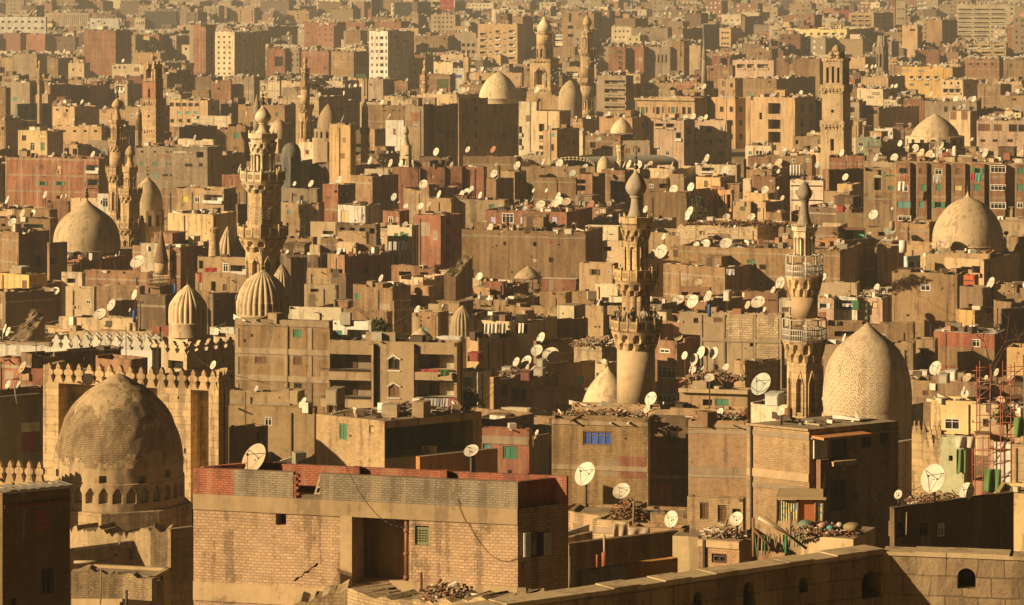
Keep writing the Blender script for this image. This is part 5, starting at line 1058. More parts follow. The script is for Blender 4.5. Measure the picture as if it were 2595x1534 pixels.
B('C1', -20, 190, 715, 1110, '2:110', 7.2, 'brick', 'rust', 'rust brick terrace above framed wall', 40, '', hidden=4, **BH)
B('C1', 220, 330, 345, 1085, '2:60', 7.4, 'plaster', 'pale', 'pale roof hut among dishes', 16, hidden=5, **PH)
# --- near middle, left and centre
B('A2', 1718, 2412, 2425, 158, 765, 9, 'frame', (.37, .24, .12), 'grey framed brick flats with green shutter', 16, '2175,246,62,60,G 1908,441,84,50,s 2178,446,64,64,s 2180,630,60,40,d', fine=True, ph=.3, rag=False, D=262, **AP)
h = HOUSES[-1]
for y0, y1 in ((160, 205), (370, 412), (568, 612)): strip(h, 1722, 2408, y0, y1, .07, CONC, 'concrete_beam')
for x0, x1 in ((1722, 1745), (2080, 2104), (2252, 2282)):
    for y0, y1 in ((206, 369), (413, 567), (613, 765)): strip(h, x0, x1, y0, y1, .06, CONC, 'concrete_column')
B('A2', 2412, 2715, 2725, 160, 320, 9, 'plaster', (.72, .68, .56), 'pale green roof flat with teal window', 14, '2470,266,66,84,t 2620,265,160,90,Z', fine=True, ph=.3, rag=False, D=264.5, **PH)
h = B('B2', -75, 860, 905, 318, 805, 8.8, 'plaster', (.45, .32, .18), 'brown balcony flats with white window hoods', 12, '60,455,380,112,V 60,655,380,112,V 400,472,82,80,d 400,672,82,84,s 695,455,286,112,B 695,655,286,112,B', fine=True, ph=.3, rag=False, bal=False, D=259.3, **AP)
for y in (405, 605):
    a, dr, n, _ = on_face(h, 350, y+30); b, _, _, _ = on_face(h, 448, y+30); c, _, _, _ = on_face(h, 399, y); mb = MB()
    for P, Q in ((a, c), (c, b)): mb.tube(P+n*.05, Q+n*.05, .09, n=4, smooth=False)
    mb.build('window_hood', [pm('white_trim', (.74, .68, .55))], h.root, h.root.location)
    strip(h, 352, 447, y+112, y+120, .08, pm('white_trim', (.74, .68, .55)), 'sill')
for x0, x1 in ((242, 256), (538, 552)): strip(h, x0, x1, 322, 800, .35, MPL, 'pier')
strip(h, 256, 284, 322, 800, .02, pm('painted_shade', (.06, .04, .025)), 'shade_strip')  # shade beside the pier, painted as a flat dark strip; nothing is sunk here
for x0, x1 in ((-130, 240), (554, 836)):
    for y in (512, 712): strip(h, x0, x1, y+20, y+78, .3, h.m, 'balcony'); strip(h, x0, x1, y, y+4, .25, IRON, 'balcony_rail')
B('B2', 580, 722, 800, 95, 275, 8, 'rough', 'mud', 'rough brown house left of fluted tomb', 30, '652,120,20,40,d 625,215,30,30,t', **BH)
B('B2', 388, 400, 530, 10, 290, 9, 'brick', 'dark', 'dark flank house behind pale roof flat', 54, **BH)
B('B2', 235, 420, 450, 265, 315, 8.5, 'plaster', (.42, .52, .50), 'pale blue roof parapet house', 12, hidden=6, D=303, **PH)
B('B2', 700, 890, 905, 270, 330, 8.5, 'plaster', 'white', 'white roof wall beside shallow dome', 10, hidden=6, D=305, **PH)
B('B2', 930, 1128, 1425, 288, 470, 7.5, 'plaster', 'tan', 'tan house with long dark wall below shack', 38, '985,420,60,60,r', ph=.3, **PH)
h = B('B2', 1005, 1390, 1595, 168, 265, 9, 'plaster', 'sand', 'open roof shack hung with white curtains', 26, '1120,215,190,76,L 1330,215,90,70,L', ph=0, hidden=4, **PH)
B('B2', 1420, 1440, 1712, 305, 480, 7.6, 'brick', 'mud', 'dark wall house with small white window', 52, '1645,460,60,26,w', **BH)
B('B2', 1390, 1400, 1800, 155, 305, 8.6, 'brick', 'rust', 'shaded rust wall with dark stairs', 55, depth=25, **BH)
B('B2', 1592, 1716, 1800, 46, 145, 9.5, 'plaster', (.55, .46, .28), 'pale reed walled pigeon loft on stilts', 28, hidden=6, ph=0, **PH)
B('B2', 1798, 1930, 1962, 50, 305, 8.8, 'plaster', (.48, .33, .18), 'smooth tan house with two little windows', 22, '1872,198,14,12,k 1902,198,14,12,k', **PH)
B('B2', 1960, 2060, 2075, 50, 200, 9, 'plaster', 'tan', 'tan house end left of plain round minaret', 16, hidden=4, **PH)
B('B2', 1200, 1600, 1620, 55, 140, 8.8, 'rough', 'tan', 'tan rubble house with green door', 16, '1485,100,20,34,G 1558,98,18,26,w 1310,30,30,30,k', hidden=5, **BH)
B('B2', 850, 1012, 1140, 528, 800, 6.8, 'plaster', 'cream', 'cream house with green shutters by dark alley', 40, '937,605,40,80,g', fine=True, ph=.2, rag=False, hidden=2, **PH)
B('B2', 1100, 1130, 1400, 570, 800, 6.4, 'plaster', 'mud', 'dark alley house with dark windows', 52, '1290,690,60,100,d 1210,660,40,80,d 1345,700,40,90,d', depth=16, **PH)
B('B2', 1120, 1135, 1870, 500, 640, 7, 'plaster', 'tan', 'wide tan roof house under water tanks', 56, '1760,590,50,60,t', depth=26, hidden=2, **PH)
h = B('B2', 1398, 1860, 1880, 655, 830, 6, 'plaster', (.52, .36, .22), 'smooth pinkish wall house with cornice', 12, ph=0, **PH)
strip(h, 1380, 1868, 640, 660, .5, MPL, 'cornice')
B('B2', 1715, 1920, 2050, 310, 420, 7.6, 'rough', 'sand', 'rubble heaped ruin left of round minaret', 34, '1800,330,30,30,k', **BH)
B('B2', 1870, 1960, 2045, 470, 600, 7, 'plaster', 'sand', 'narrow sandy house with green door frame', 30, '1890,540,20,80,G', **PH)
B('B2', 2325, 2470, 2640, 300, 800, 7, 'brick', 'rust', 'tall rust house right of round minaret', 30, '2380,360,70,60,w 2395,530,140,90,w 2395,720,140,70,w 2390,165,40,80,s', fine=True, **BH)
B('B2', 870, 1100, 1110, 815, 900, 5.5, 'brick', 'tan', 'low tan house behind roof with air conditioner', 14, hidden=3, **BH)
B('B2', 1180, 1390, 1400, 795, 940, 5.6, 'plaster', 'pale', 'pale gateway house with green door', 14, '1255,850,50,80,t 1330,880,50,80,k', hidden=3, **PH)
B('B2', 1400, 1550, 1565, 860, 1000, 5.2, 'brick', 'tan', 'small house with teal framed window', 14, '1512,960,54,60,t', **BH)
B('B2', 1410, 1560, 1575, 1000, 1150, 4.6, 'brick', 'mud', 'low brown house beside blue window', 14, **BH)
h = B('B2', 1044, 1388, 1410, 948, '3:130', 5, 'brick', (.40, .17, .10), 'red brick house with green shutters', 14, '1249,1118,102,94,G 1076,1078,56,80,t', fine=True, ph=.2, rag=False, D=229, **BH)
strip(h, 1046, 1386, 1022, 1062, .06, CONC, 'concrete_beam')
h = B('B2', 1553, 2258, 2275, 870, '3:215', 8, 'rough', (.40, .26, .12), 'brown brick house with blue glass window', 12, '1888,1014,210,106,b', fine=True, ph=.4, D=214.5, **BH)
HB = HOUSES[-1]
B('B2', 1700, 2965, 2990, 806, 880, 7, 'plaster', 'tan', 'long flat roof house before the round minaret', 12, D=229, ph=.3, hidden=2, **PH); h = HB
strip(h, 1556, 2256, 898, 928, .06, CONC, 'concrete_beam'); strip(h, 1556, 2256, '3:145', '3:180', .06, CONC, 'concrete_beam')
h = B('B2', 2262, 2556, 2580, 868, '3:270', 8, 'brick', (.22, .145, .08), 'dark recessed brick house between two houses', 12, '2440,1000,90,90,d', fine=True, D=217.5, ph=.6, **BH)
h = B('C2', 56, 486, 500, 890, '3:330', 8.6, 'brick', (.42, .265, .145), 'pinkish brick house beside dark recess', 12, '', ph=.4, D=213, **BH)
strip(h, 58, 484, 915, 942, .06, CONC, 'concrete_beam'); strip(h, 58, 484, '3:150', '3:205', .06, CONC, 'concrete_beam')
# near middle, left of the balcony flats
B('A2', 1672, 2300, 2320, 790, '3:40', 7, 'brick', (.45, .30, .15), 'tan brick wall house with white window', 12, '1962,890,58,66,w 1858,850,10,90,k 2090,920,10,200,k 2372,915,20,70,t', fine=True, ph=.4, D=238, **BH)
B('A2', 1675, 1780, 1960, 945, '3:40', 6.6, 'brick', 'mud', 'low shaded brick wall stub', 40, D=231, **BH)
B('A2', 1680, 2120, 2140, 672, 790, 7, 'rough', 'tan', 'rubble strewn low wall house', 12, '2180,640,60,60,s', D=247, **BH)
B('A2', 2385, 2400, 2520, 655, 800, 7.4, 'plaster', 'mud', 'dark roof tank house', 50, D=244, depth=4, **PH)
h = B('B2', -170, 330, 1042, 888, '3:20', 6.4, 'rough', (.47, .32, .165), 'brick corner house with open shaded terrace', 36, '28,965,54,118,G 236,950,36,58,c 660,1020,640,220,L', fine=True, ph=0, psi=55, depth=40, D=215, **BH)
B('B3', 560, 588, 1158, 70, 200, 'x', 'plaster', (.40, .18, .06), 'low orange brown yard wall under shaded terrace', 54, D=208, ph=0, rag=False, name='plaster_wall', cat='wall', depth=9)
# --- near middle, right
h = B('C2', -10, 738, 760, 105, 520, 8.4, 'plaster', (.36, .26, .155), 'grey framed house with pale block panels', 14, '112,152,36,40,d 275,148,66,36,s 436,148,30,34,b 518,330,26,26,k 20,330,36,40,d', fine=True, ph=.3, **AP)
for x0, x1, y0, y1 in ((332, 528, 135, 285), (552, 715, 135, 285), (552, 715, 330, 460)): strip(h, x0, x1, y0, y1, .05, wm('block', COLS['sand']), 'block_panel')
for x0, x1 in ((140, 158), (312, 330), (532, 550)): strip(h, x0, x1, 108, 500, .09, CONC, 'concrete_column')
strip(h, 0, 735, 292, 318, .10, CONC, 'concrete_beam')
B('C2', -10, 488, 520, 668, 800, 6.8, 'plaster', 'tan', 'tan roof house crowded with dishes and green hatch', 14, '300,752,100,50,G 195,752,70,46,k', fine=True, ph=.3, hidden=2, **PH)
h = HOUSES[-1]; strip(h, -10, 495, 660, 688, .5, MPL, 'cornice')
B('C2', 390, 470, 500, 445, 660, 7.6, 'plaster', 'tan', 'brick chimney room on dish roof', 24, hidden=4, z0=2, **PH)
B('C2', 440, 470, 730, 455, 790, 7.4, 'brick', 'mud', 'shaded wall behind the big grey dish', 56, depth=14, **BH)
B('C2', 1060, 1700, 1715, 180, 330, 7.8, 'brick', 'mud', 'brown house with long dark opening', 12, '1240,235,230,70,k', hidden=3, **BH)
B('C2', 1045, 1700, 1720, 320, 560, 7.2, 'brick', 'tan', 'tan brick house behind the great carved dome', 12, hidden=3, **BH)
B('C2', 1850, 2295, 2390, 252, 500, 7.2, 'brick', (.40, .14, .08), 'red brick house with pale tin roof', 24, '2162,318,58,58,w', fine=True, ph=0, roofm=pm('tin_roof', (.62, .56, .45)), **BH)
h = HOUSES[-1]; strip(h, 1850, 2295, 360, 500, .04, wm('brick', COLS['mud']), 'lower_wall')
B('C2', 1705, 1860, 1880, 292, 560, 7, 'rough', 'tan', 'pockmarked tan wall house', 14, '1770,380,24,30,k', **BH)
B('C2', 2385, 2600, 2640, 355, 600, 6.8, 'plaster', (.56, .36, .15), 'ochre house at edge with bare branches', 18, **PH)
B('C2', 2010, 2150, 2290, 80, 250, 7.9, 'plaster', (.48, .30, .12), 'ochre house with black flank', 40, hidden=3, **PH)
B('C2', 2330, 2345, 2530, 70, 380, 8, 'brick', 'dark', 'dark narrow house with blue window', 54, '2490,165,40,70,b', depth=16, **BH)
B('C2', 1710, 2170, 2200, 605, 790, 6, 'brick', (.45, .29, .16), 'tan house with white water tanks', 14, '1790,678,40,46,s', hidden=2, **BH)
B('C2', 1830, 2175, 2200, 745, 950, 5.2, 'plaster', (.78, .58, .28), 'cream yellow house with wide glass door', 14, '1985,910,110,80,w', fine=True, ph=.3, rag=False, hidden=2, **PH)
B('C2', 2170, 2420, 2440, 770, 1000, 5, 'plaster', 'sand', 'sandy house behind red scaffolding', 14, '2240,900,60,60,d', hidden=2, **PH)
# ------------------------------------------------------------------ crenellations
TREF = [(-.5, 0), (.5, 0), (.36, .16), (.26, .34), (.44, .44), (.47, .55), (.38, .64), (.2, .68), (.22, .78), (.12, .9), (0, 1.0)]
TREF = TREF[:2]+TREF[2:]+[(-x, z) for x, z in TREF[9:1:-1]]
STEP = [(-.5, 0), (.5, 0), (.5, .3), (.32, .3), (.32, .6), (.15, .6), (.15, .9), (-.15, .9), (-.15, .6), (-.32, .6), (-.32, .3), (-.5, .3)]
def merlons(h, n, ht, front=True, m=None, shape=TREF, w=.92, t=.35, u0=0, u1=None, z=None):
    P0, dr, L = (h.A, Vector((math.cos(h.th), -math.sin(h.th), 0)), h.s) if front else (h.C, Vector((math.sin(h.psi), math.cos(h.psi), 0)), h.d)
    u1 = L if u1 is None else u1; sp = (u1-u0)/n; mb = MB(); z = h.zt if z is None else z
    P = [(x*sp*w, zz*ht) for x, zz in shape]; k = len(P)
    mb.face([(x, 0, zz) for x, zz in P]); mb.face([(x, t, zz) for x, zz in P[::-1]])
    for i in range(k):
        (xa, za), (xb, zb) = P[i], P[(i+1) % k]; mb.face([(xa, 0, za), (xa, t, za), (xb, t, zb), (xb, 0, zb)])
    tmp = mb.build('merlon', [m or STONE]); me = tmp.data; bpy.data.objects.remove(tmp)
    inn = Vector((-dr.y, dr.x, 0))
    for i in range(n):
        p = P0+dr*(u0+sp*(i+.5))+inn*.02; p.z = z+rnd.uniform(-.03, .0); o = put('merlon', me, h.root, p-h.root.location, math.atan2(dr.y, dr.x))
        o.rotation_euler.y = rnd.uniform(-.05, .05)
OST = wm('stone', (.49, .34, .18))
h = B('A2', 315, 1598, 1672, 662, '3:400', 'x', 'stone', (.51, .36, .19), 'tall ochre stone mosque wall with trefoil crenellations', 20, '790,1050,725,850,M 1460,1075,132,830,M', D=222, ph=0, rag=False, name='mosque', cat='mosque wall')
merlons(h, 17, 1.42, m=OST); merlons(h, 4, 1.42, False, OST)
# left return wall's merlons
for i in range(3):
    mb = MB(); p = h.A+(h.G-h.A).normalized()*(.4+.9*i); mb.box(p.x+.2, p.y, h.zt, .4, .8, 1.2, -h.th); mb.build('merlon', [OST], h.root, h.root.location)
h = B('A3', -40, 318, 330, 262, 420, 'x', 'stone', (.58, .38, .18), 'low wall with crumbling crenellations beside the mosque', 14, D=208, ph=0, name='stone_wall', cat='wall', depth=1.2)
merlons(h, 5, 1.45, m=OST, t=.4)
B('A2', -30, -8, 318, 712, '3:180', 'x', 'plaster', (.24, .20, .13), 'shaded grey house with arched white window', 55, '222,1030,130,170,r', D=232, ph=.3, rag=False, fine=True, **PH)
h = HOUSES[-1]; strip(h, 155, 290, 890, 958, .05, WHITE, 'arch_head', front=False)
B('A2', -30, 0, 318, 655, 712, 'x', 'brick', 'rust', 'rust parapet house with flat roof dishes', 52, D=236, hidden=2, **BH)
B('A2', -20, 148, 232, 432, 560, 9, 'brick', 'red', 'red and cream house left of white court', 26, ph=.3, D=258, **BH)
B('A2', 150, 345, 352, 510, 570, 7.5, 'brick', 'red', 'low red rubble wall behind crenellations', 14, D=246, hidden=2, **BH)
B('A2', 155, 232, 885, 400, 500, 8.2, 'brick', 'dark', 'dark roof walls behind the crenellations', 54, D=254, hidden=2, depth=22, **BH)
B('A2', 700, 960, 1080, 440, 480, 8.2, 'brick', 'rust', 'small rust corner wall beside white court', 40, D=250, hidden=2, **BH)
# --- white court and the mosque of the smaller ribbed dome
h = B('A2', 372, 1112, 1180, 372, 470, 'x', 'plaster', 'white', 'white court wall with bold trefoil crenellations', 14, D=268, ph=0, rag=False, name='mosque', cat='mosque wall', depth=3)
merlons(h, 10, 1.15, m=WHITE)
h = B('A2', 600, 1180, 1190, 308, 360, 'x', 'plaster', 'white', 'back wall of white court with pale crenellations', 10, D=279, ph=0, rag=False, name='mosque', cat='mosque wall', depth=1)
merlons(h, 8, .75, m=WHITE)
B('A2', -40, 372, 380, 342, 432, 'x', 'plaster', 'white', 'flat white terrace house left of the court', 12, D=272, ph=.15, rag=False, **PH)
B('A2', -40, 372, 380, 318, 342, 'x', 'plaster', 'grey', 'grey white upper terrace left of the court', 12, D=278, ph=.1, rag=False, hidden=2, **PH)
B('A2', 505, 1115, 1125, 240, 300, 'x', 'plaster', 'sand', 'sandy parapet house behind the white court', 10, D=289, ph=.1, rag=False, **PH)
B('A2', 430, 990, 1000, 140, 240, 8, 'plaster', 'sand', 'rubbly terrace with two big tilted dishes', 14, '545,180,12,50,k', hidden=2, **PH)
B('A2', 1120, 1232, 1240, 196, 270, 8, 'plaster', (.26, .08, .05), 'dark red slatted roof cabin', 12, hidden=2, ph=0, **PH)
B('A2', 1535, 1712, 1720, 205, 300, 7.8, 'plaster', 'white', 'white wall with round hole by ribbed dome', 12, '1600,240,20,24,k', ph=.2, **PH)
h = B('A2', 1085, 1366, 1722, 398, 560, 'x', 'plaster', (.60, .44, .26), 'small domed mosque body with trefoil crenellations', 35, '1285,475,110,60,k', D=276, ph=0, rag=False, name='mosque', cat='mosque')
merlons(h, 4, 1.05, m=DMS); merlons(h, 5, 1.05, False, DMS)
B('A2', 2105, 2495, 2510, 62, 160, 8, 'plaster', (.66, .56, .38), 'pale ruined roof walls right of ribbed dome', 14, hidden=2, D=312, **PH)
B('A2', 1520, 1560, 1720, -40, 200, 9, 'brick', 'dark', 'dark wall between the ribbed domes', 52, hidden=2, **BH)
# --- the ruined brick dome
D = 213; px, _ = N('A2', 868, 0); X = (px-CX)*D/F; Z = lambda y: H-(YN('A2', y)-YH)*D/F; q = D/F/K
k_ = thing('ruined_dome', 'great ruined brick dome with peeling plaster', 'dome', (X, D, gz(D))); O = k_.location
m, nt, bs = _new('peeling_brick')
uv = nd(nt, 'ShaderNodeUVMap').outputs[0]; br = nd(nt, 'ShaderNodeTexBrick', i_Scale=1.0); br.inputs['Brick Width'].default_value = .30; br.inputs['Row Height'].default_value = .115; br.inputs['Mortar Size'].default_value = .022
for i, c in ((1, (.46, .33, .185)), (2, (.39, .275, .15)), (3, (.22, .145, .075))): br.inputs[i].default_value = (*c, 1)
nt.links.new(uv, br.inputs[0]); pos = nd(nt, 'ShaderNodeNewGeometry').outputs['Position']
n1 = noise(nt, pos, .36, 12, .74); sep = nd(nt, 'ShaderNodeSeparateXYZ'); nt.links.new(pos, sep.inputs[0])
zt_, zb_ = Z(545), Z('3:120'); f = math_(nt, 'ABSOLUTE', math_(nt, 'SUBTRACT', math_(nt, 'DIVIDE', math_(nt, 'SUBTRACT', sep.outputs[2], zb_), zt_-zb_), .42))
pl = math_(nt, 'GREATER_THAN', math_(nt, 'MULTIPLY_ADD', f, .46, n1), .62)
cc, fine = stain(nt, mix(nt, pl, br.outputs[0], (.47, .335, .185)), 1.0)
nt.links.new(cc, bs.inputs['Base Color']); bs.inputs['Roughness'].default_value = .95
hh = math_(nt, 'ADD', math_(nt, 'MULTIPLY', pl, 1.6), math_(nt, 'MULTIPLY_ADD', br.outputs[1], math_(nt, 'MULTIPLY_ADD', pl, .9, -.9), fine))
bp = nd(nt, 'ShaderNodeBump', i_Strength=1.0, i_Distance=.11); nt.links.new(hh, bp.inputs['Height']); nt.links.new(bp.outputs[0], bs.inputs['Normal'])
PEEL = m
from mathutils import noise as mn
def drf(r, z, t):
    p = Vector((r*math.cos(t), r*math.sin(t), z)); return r+.10*mn.noise(p*.55)+.05*mn.noise(p*1.7)
pts = [(10, '2:540'), (64, '2:562'), (130, '2:605'), (205, '2:650'), (270, '2:700'), (330, '2:765'), (378, '2:840'), (415, '2:920'), (440, '2:1000'), (458, '2:1080'), (470, '3:90')]
pr = smooth([(h_*q, Z(y)) for h_, y in pts][::-1], 6); mb = MB(); mb.lathe(pr, 120, X, D, rf=drf, cap=False); mb.build('dome_shell', [PEEL], k_, O)
# drum with a row of pointed blind niches and four square holes
R0 = 480*q; za, zb = Z('3:85'), Z('3:392'); nn = 30
holes = [(-62, '3:150'), (-7, '3:160'), (28, '3:172'), (56, '3:150')]
def drum_r(r, z, t):
    t = (t+math.pi/2+math.pi) % (2*math.pi)-math.pi
    c = (t/(2*math.pi/nn)) % 1-.5
    z0_, z1_ = Z('3:332'), Z('3:225'); f = (z-z0_)/(z1_-z0_)
    if 0 < f < 1 and abs(c) < .29*(1 if f < .62 else max(0, (1-f)/.38)**.7): return r-.30
    for a, y in holes:
        if abs(t-R_(a)) < .052 and abs(z-Z(y)) < .22: return r-.7
    return r+.04*mn.noise(Vector((t*6, z, 0)))
mb = MB(); zs = [zb+(za-zb)*i/56 for i in range(57)]; mb.lathe([(R0*(1.0 if z < Z('3:200') else .985), z) for z in zs], nn*14, X, D, rf=drum_r, cap=False, smooth=False); mb.lathe([(R0*.99, za), (pr[0][0], pr[0][1]+.02)], 60, X, D, cap=False)
mb.build('drum', [wm('plaster', (.45, .32, .175))], k_, O)
def rough_r(r, z, t): return r+.22*mn.noise(Vector((t*9, z*1.3, 3)))+.10*mn.noise(Vector((t*25, z*3, 1)))
mb = MB(); zs = [Z('3:640')+(Z('3:400')-Z('3:640'))*i/14 for i in range(15)]
mb.lathe([(545*q, z) for z in zs]+[(545*q, Z('3:396')), (R0*.9, Z('3:385'))], 8, X, D, R_(-96), cap=False, smooth=False); mb.build('base', [wm('stone', (.48, .34, .18))], k_, O)
claim(*N('A2', 395, 545), N('A2', 1340, 0)[0], N('A3', 0, 610)[1], D); ANCH.append((k_['label'], px, 1100, D, k_))
# --- broken masonry: a wall with a crumbling top along a path of survey points
def ruin(pts, name, label, mat, th=.6, drop=6.0, seg=.35, jag=.3, cat='wall', seed=1):
    """pts: (reg, x, y, D)"""
    P = [W(*N(r, x, y), d) for r, x, y, d in pts]; o = thing(name, label, cat, (P[0].x, P[0].y, P[0].z-drop)); mb = MB(); line = []
    for a, b in zip(P, P[1:]):
        n = max(1, int((b-a).length/seg))
        for i in range(n): line.append(a+(b-a)*(i/n))
    line.append(P[-1])
    for i, p in enumerate(line): p.z += jag*.55*rnd.uniform(-1, .6)+jag*(mn.noise(Vector((i*.31, seed*7.1, 0)))*1.0+.5*mn.noise(Vector((i*.9, seed*3, 5))))
    for a, b in zip(line, line[1:]):
        d = Vector((b.x-a.x, b.y-a.y, 0)); L = d.length
        if L < 1e-4: continue
        d /= L; inn = Vector((-d.y, d.x, 0))*th; dn = lambda p: Vector((p.x, p.y, o.location.z))
        j = Vector((0, 0, .12*mn.noise(a*3)))
        mb.face([dn(a), dn(b), b, a]); mb.face([a, b, b+inn+j, a+inn+j]); mb.face([dn(b)+inn, dn(a)+inn, a+inn+j, b+inn+j])
    for p, s_ in ((line[0], 1), (line[-1], -1)):
        d = (line[1]-line[0]) if s_ == 1 else (line[-1]-line[-2]); d.z = 0; d.normalize(); inn = Vector((-d.y, d.x, 0))*th; dn = Vector((p.x, p.y, o.location.z))
        q_ = [dn+inn, dn, p, p+inn]; mb.face(q_ if s_ == 1 else q_[::-1])
    mb.build('masonry', [mat], o, o.location); ANCH.append((label, N(*pts[0][:3])[0], N(*pts[0][:3])[1], pts[0][3], o)); 
    for (r, x, y, d), (r2, x2, y2, d2) in zip(pts, pts[1:]):
        a, b = N(r, x, y), N(r2, x2, y2); claim(min(a[0], b[0]), max(a[1], b[1]), max(a[0], b[0]), 1534, d)
    return o
RUB = wm('stone', (.46, .32, .17)); RRO = wm('rough', (.46, .33, .18))
ruin([('A3', 500, 600, 205), ('A3', 640, 610, 203), ('A3', 820, 612, 202), ('A3', 960, 640, 201), ('A3', 1100, 598, 200), ('A3', 1250, 605, 200)], 'ruined_wall', 'broken masonry skirt below the ruined dome', RRO, 1.6, 9, seg=.2, jag=.5, seed=2)
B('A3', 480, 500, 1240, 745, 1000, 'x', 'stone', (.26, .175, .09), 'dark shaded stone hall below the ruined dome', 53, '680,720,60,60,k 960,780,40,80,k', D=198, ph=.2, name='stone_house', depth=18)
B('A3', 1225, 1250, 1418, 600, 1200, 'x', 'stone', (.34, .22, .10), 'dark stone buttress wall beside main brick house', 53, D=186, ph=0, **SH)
h = B('A3', 520, 1120, 1250, 948, 1260, 'x', 'plaster', (.56, .40, .21), 'low plastered house with carved corner column', 14, '620,1045,70,40,k', D=138, ph=.12, rag=False, **PH)
strip(h, 1145, 1200, 975, 1260, .35, RRO, 'corner_column')
ruin([('A3', 520, 905, 137), ('A3', 700, 912, 137), ('A3', 900, 925, 137), ('A3', 1110, 955, 136.5)], 'ruined_wall', 'crumbling parapet over the low plastered house', RRO, .5, 1.2, seg=.22, jag=.2, seed=4)
# --- left dark house
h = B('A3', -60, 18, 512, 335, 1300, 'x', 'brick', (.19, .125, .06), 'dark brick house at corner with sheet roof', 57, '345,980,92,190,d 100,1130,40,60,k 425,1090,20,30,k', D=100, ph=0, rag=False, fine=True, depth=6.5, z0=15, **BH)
strip(h, 255, 360, 450, 610, .03, wm('brick', (.30, .10, .05)), 'brick_patch', front=False); strip(h, 30, 505, 375, 400, .05, wm('brick', (.20, .06, .03)), 'red_band', front=False)
a, c, e, g = [Vector((p.x, p.y, h.zt)) for p in (h.A, h.C, h.E, h.G)]; mb = MB(); z = Vector((0, 0, .07)); ov = (c-e).normalized()*.2+(c-a).normalized()*.2
n_ = 14
for i in range(n_):   # corrugated sheets
    p, p2 = a+(c-a)*(-.08), c+(c-a).normalized()*.25; d0, d1 = (g-a)*(i/n_), (g-a)*((i+1)/n_); w = Vector((0, 0, .03*(i % 2)+.02*rnd.random()))
    mb.face([p+d0+z+w, p2+d0+z+w, p2+d1+z+w, p+d1+z+w]); mb.face([p2+d0+z+w, p2+d0+z*0, p2+d1+z*0, p2+d1+z+w])
mb.build('sheet_roof', [pm('weathered_sheet', (.40, .36, .28), .8)], h.root, h.root.location)
# --- main brick house
GB = wm('brick', (.36, .29, .195)); RB = wm('brick', (.47, .17, .095)); TB = 'rough'
h = B('B3', -1067, 1305, 1675, 449, 1300, 'x', 'rough', (.56, .37, .215), 'main tan brick house with deep loggia', 15.5, '-427,527,76,86,k 305,740,410,530,Q 606,645,106,142,i', D=104, psi=57, ph=0, rag=False, fine=True, z0=16, cl=True, **BH)
HM = h
ft = Vector((math.cos(h.th), -math.sin(h.th), 0)); fi = Vector((-ft.y, ft.x, 0)); st = Vector((math.sin(h.psi), math.cos(h.psi), 0)); si = Vector((-st.y, st.x, 0))
def uof(x): return xdir(N('B3', x, 0)[0], h.A, ft.x, ft.y)
mb = MB(); z0 = Vector((0, 0, h.zr)); u1, u2, u3 = uof(-772), uof(-337), uof(-142); pht = .87
mb.obox(h.A+z0, ft*u1, fi*.22, (0, 0, pht), 1); mb.obox(h.A+ft*u1+z0, ft*(u2-u1), fi*.22, (0, 0, pht-.002), 0)
for i in range(8): mb.obox(h.A+ft*(u2+.02)+z0+Vector((0, 0, .1*i)), ft*(.05+.1*(i % 2)+.05*rnd.random()), fi*.22, (0, 0, .09), 1)
mb.obox(h.A+ft*u3+z0, ft*(h.s-u3), fi*.22, (0, 0, pht-.004), 0)
mb.obox(h.A+ft*(u2+.3)+z0, ft*(u3-u2-.3), fi*.22, (0, 0, .12), 0)
mb.obox(h.C+fi*.22+z0, st*(h.d-.2), si*.22, (0, 0, pht-.006), 1)
bk = (h.G-h.E).normalized(); mb.obox(h.E+z0+st*-.0, bk*h.s, Vector((-bk.y, bk.x, 0))*.22, (0, 0, pht+.04), 1); lf = (h.A-h.G).normalized(); mb.obox(h.G+lf*.22+z0, lf*(h.d-.5), Vector((-lf.y, lf.x, 0))*.22, (0, 0, pht+.02), 1)
for u in (.35, .62): mb.obox(h.G-bk*(h.s*u)+bk.cross(Vector((0, 0, 1)))*-.0+Vector((-bk.y, bk.x, 0))*.22+z0, -bk*.25, Vector((-bk.y, bk.x, 0))*.25, (0, 0, pht+.1), 1)
mb.build('parapet', [GB, RB], h.root, h.root.location)
CB = wm('plaster', (.47, .33, .18))
strip(h, -1067, 1305, 449, 566, .05, CB, 'concrete_beam'); strip(h, -1067, 95, 925+115, 1130+50, .05, CB, 'concrete_beam'); strip(h, 370, 1305, 990+30, 1160, .05, CB, 'concrete_beam')
strip(h, 10, 96, 500, 1010, .06, CB, 'concrete_column')
a, dr, n, _ = on_face(h, 483, 500); b, _, _, _ = on_face(h, 483, 990); mb = MB(); mb.tube(a-n*.12, b-n*.12, .07, n=8)
for t in (.2, .55, .9): p = a+(b-a)*t-n*.12; mb.tube(p, p-Vector((0, 0, .12)), .1, n=8)
mb.build('drain_pipe', [pm('pipe_brown', (.24, .10, .05), .5)], h.root, h.root.location)
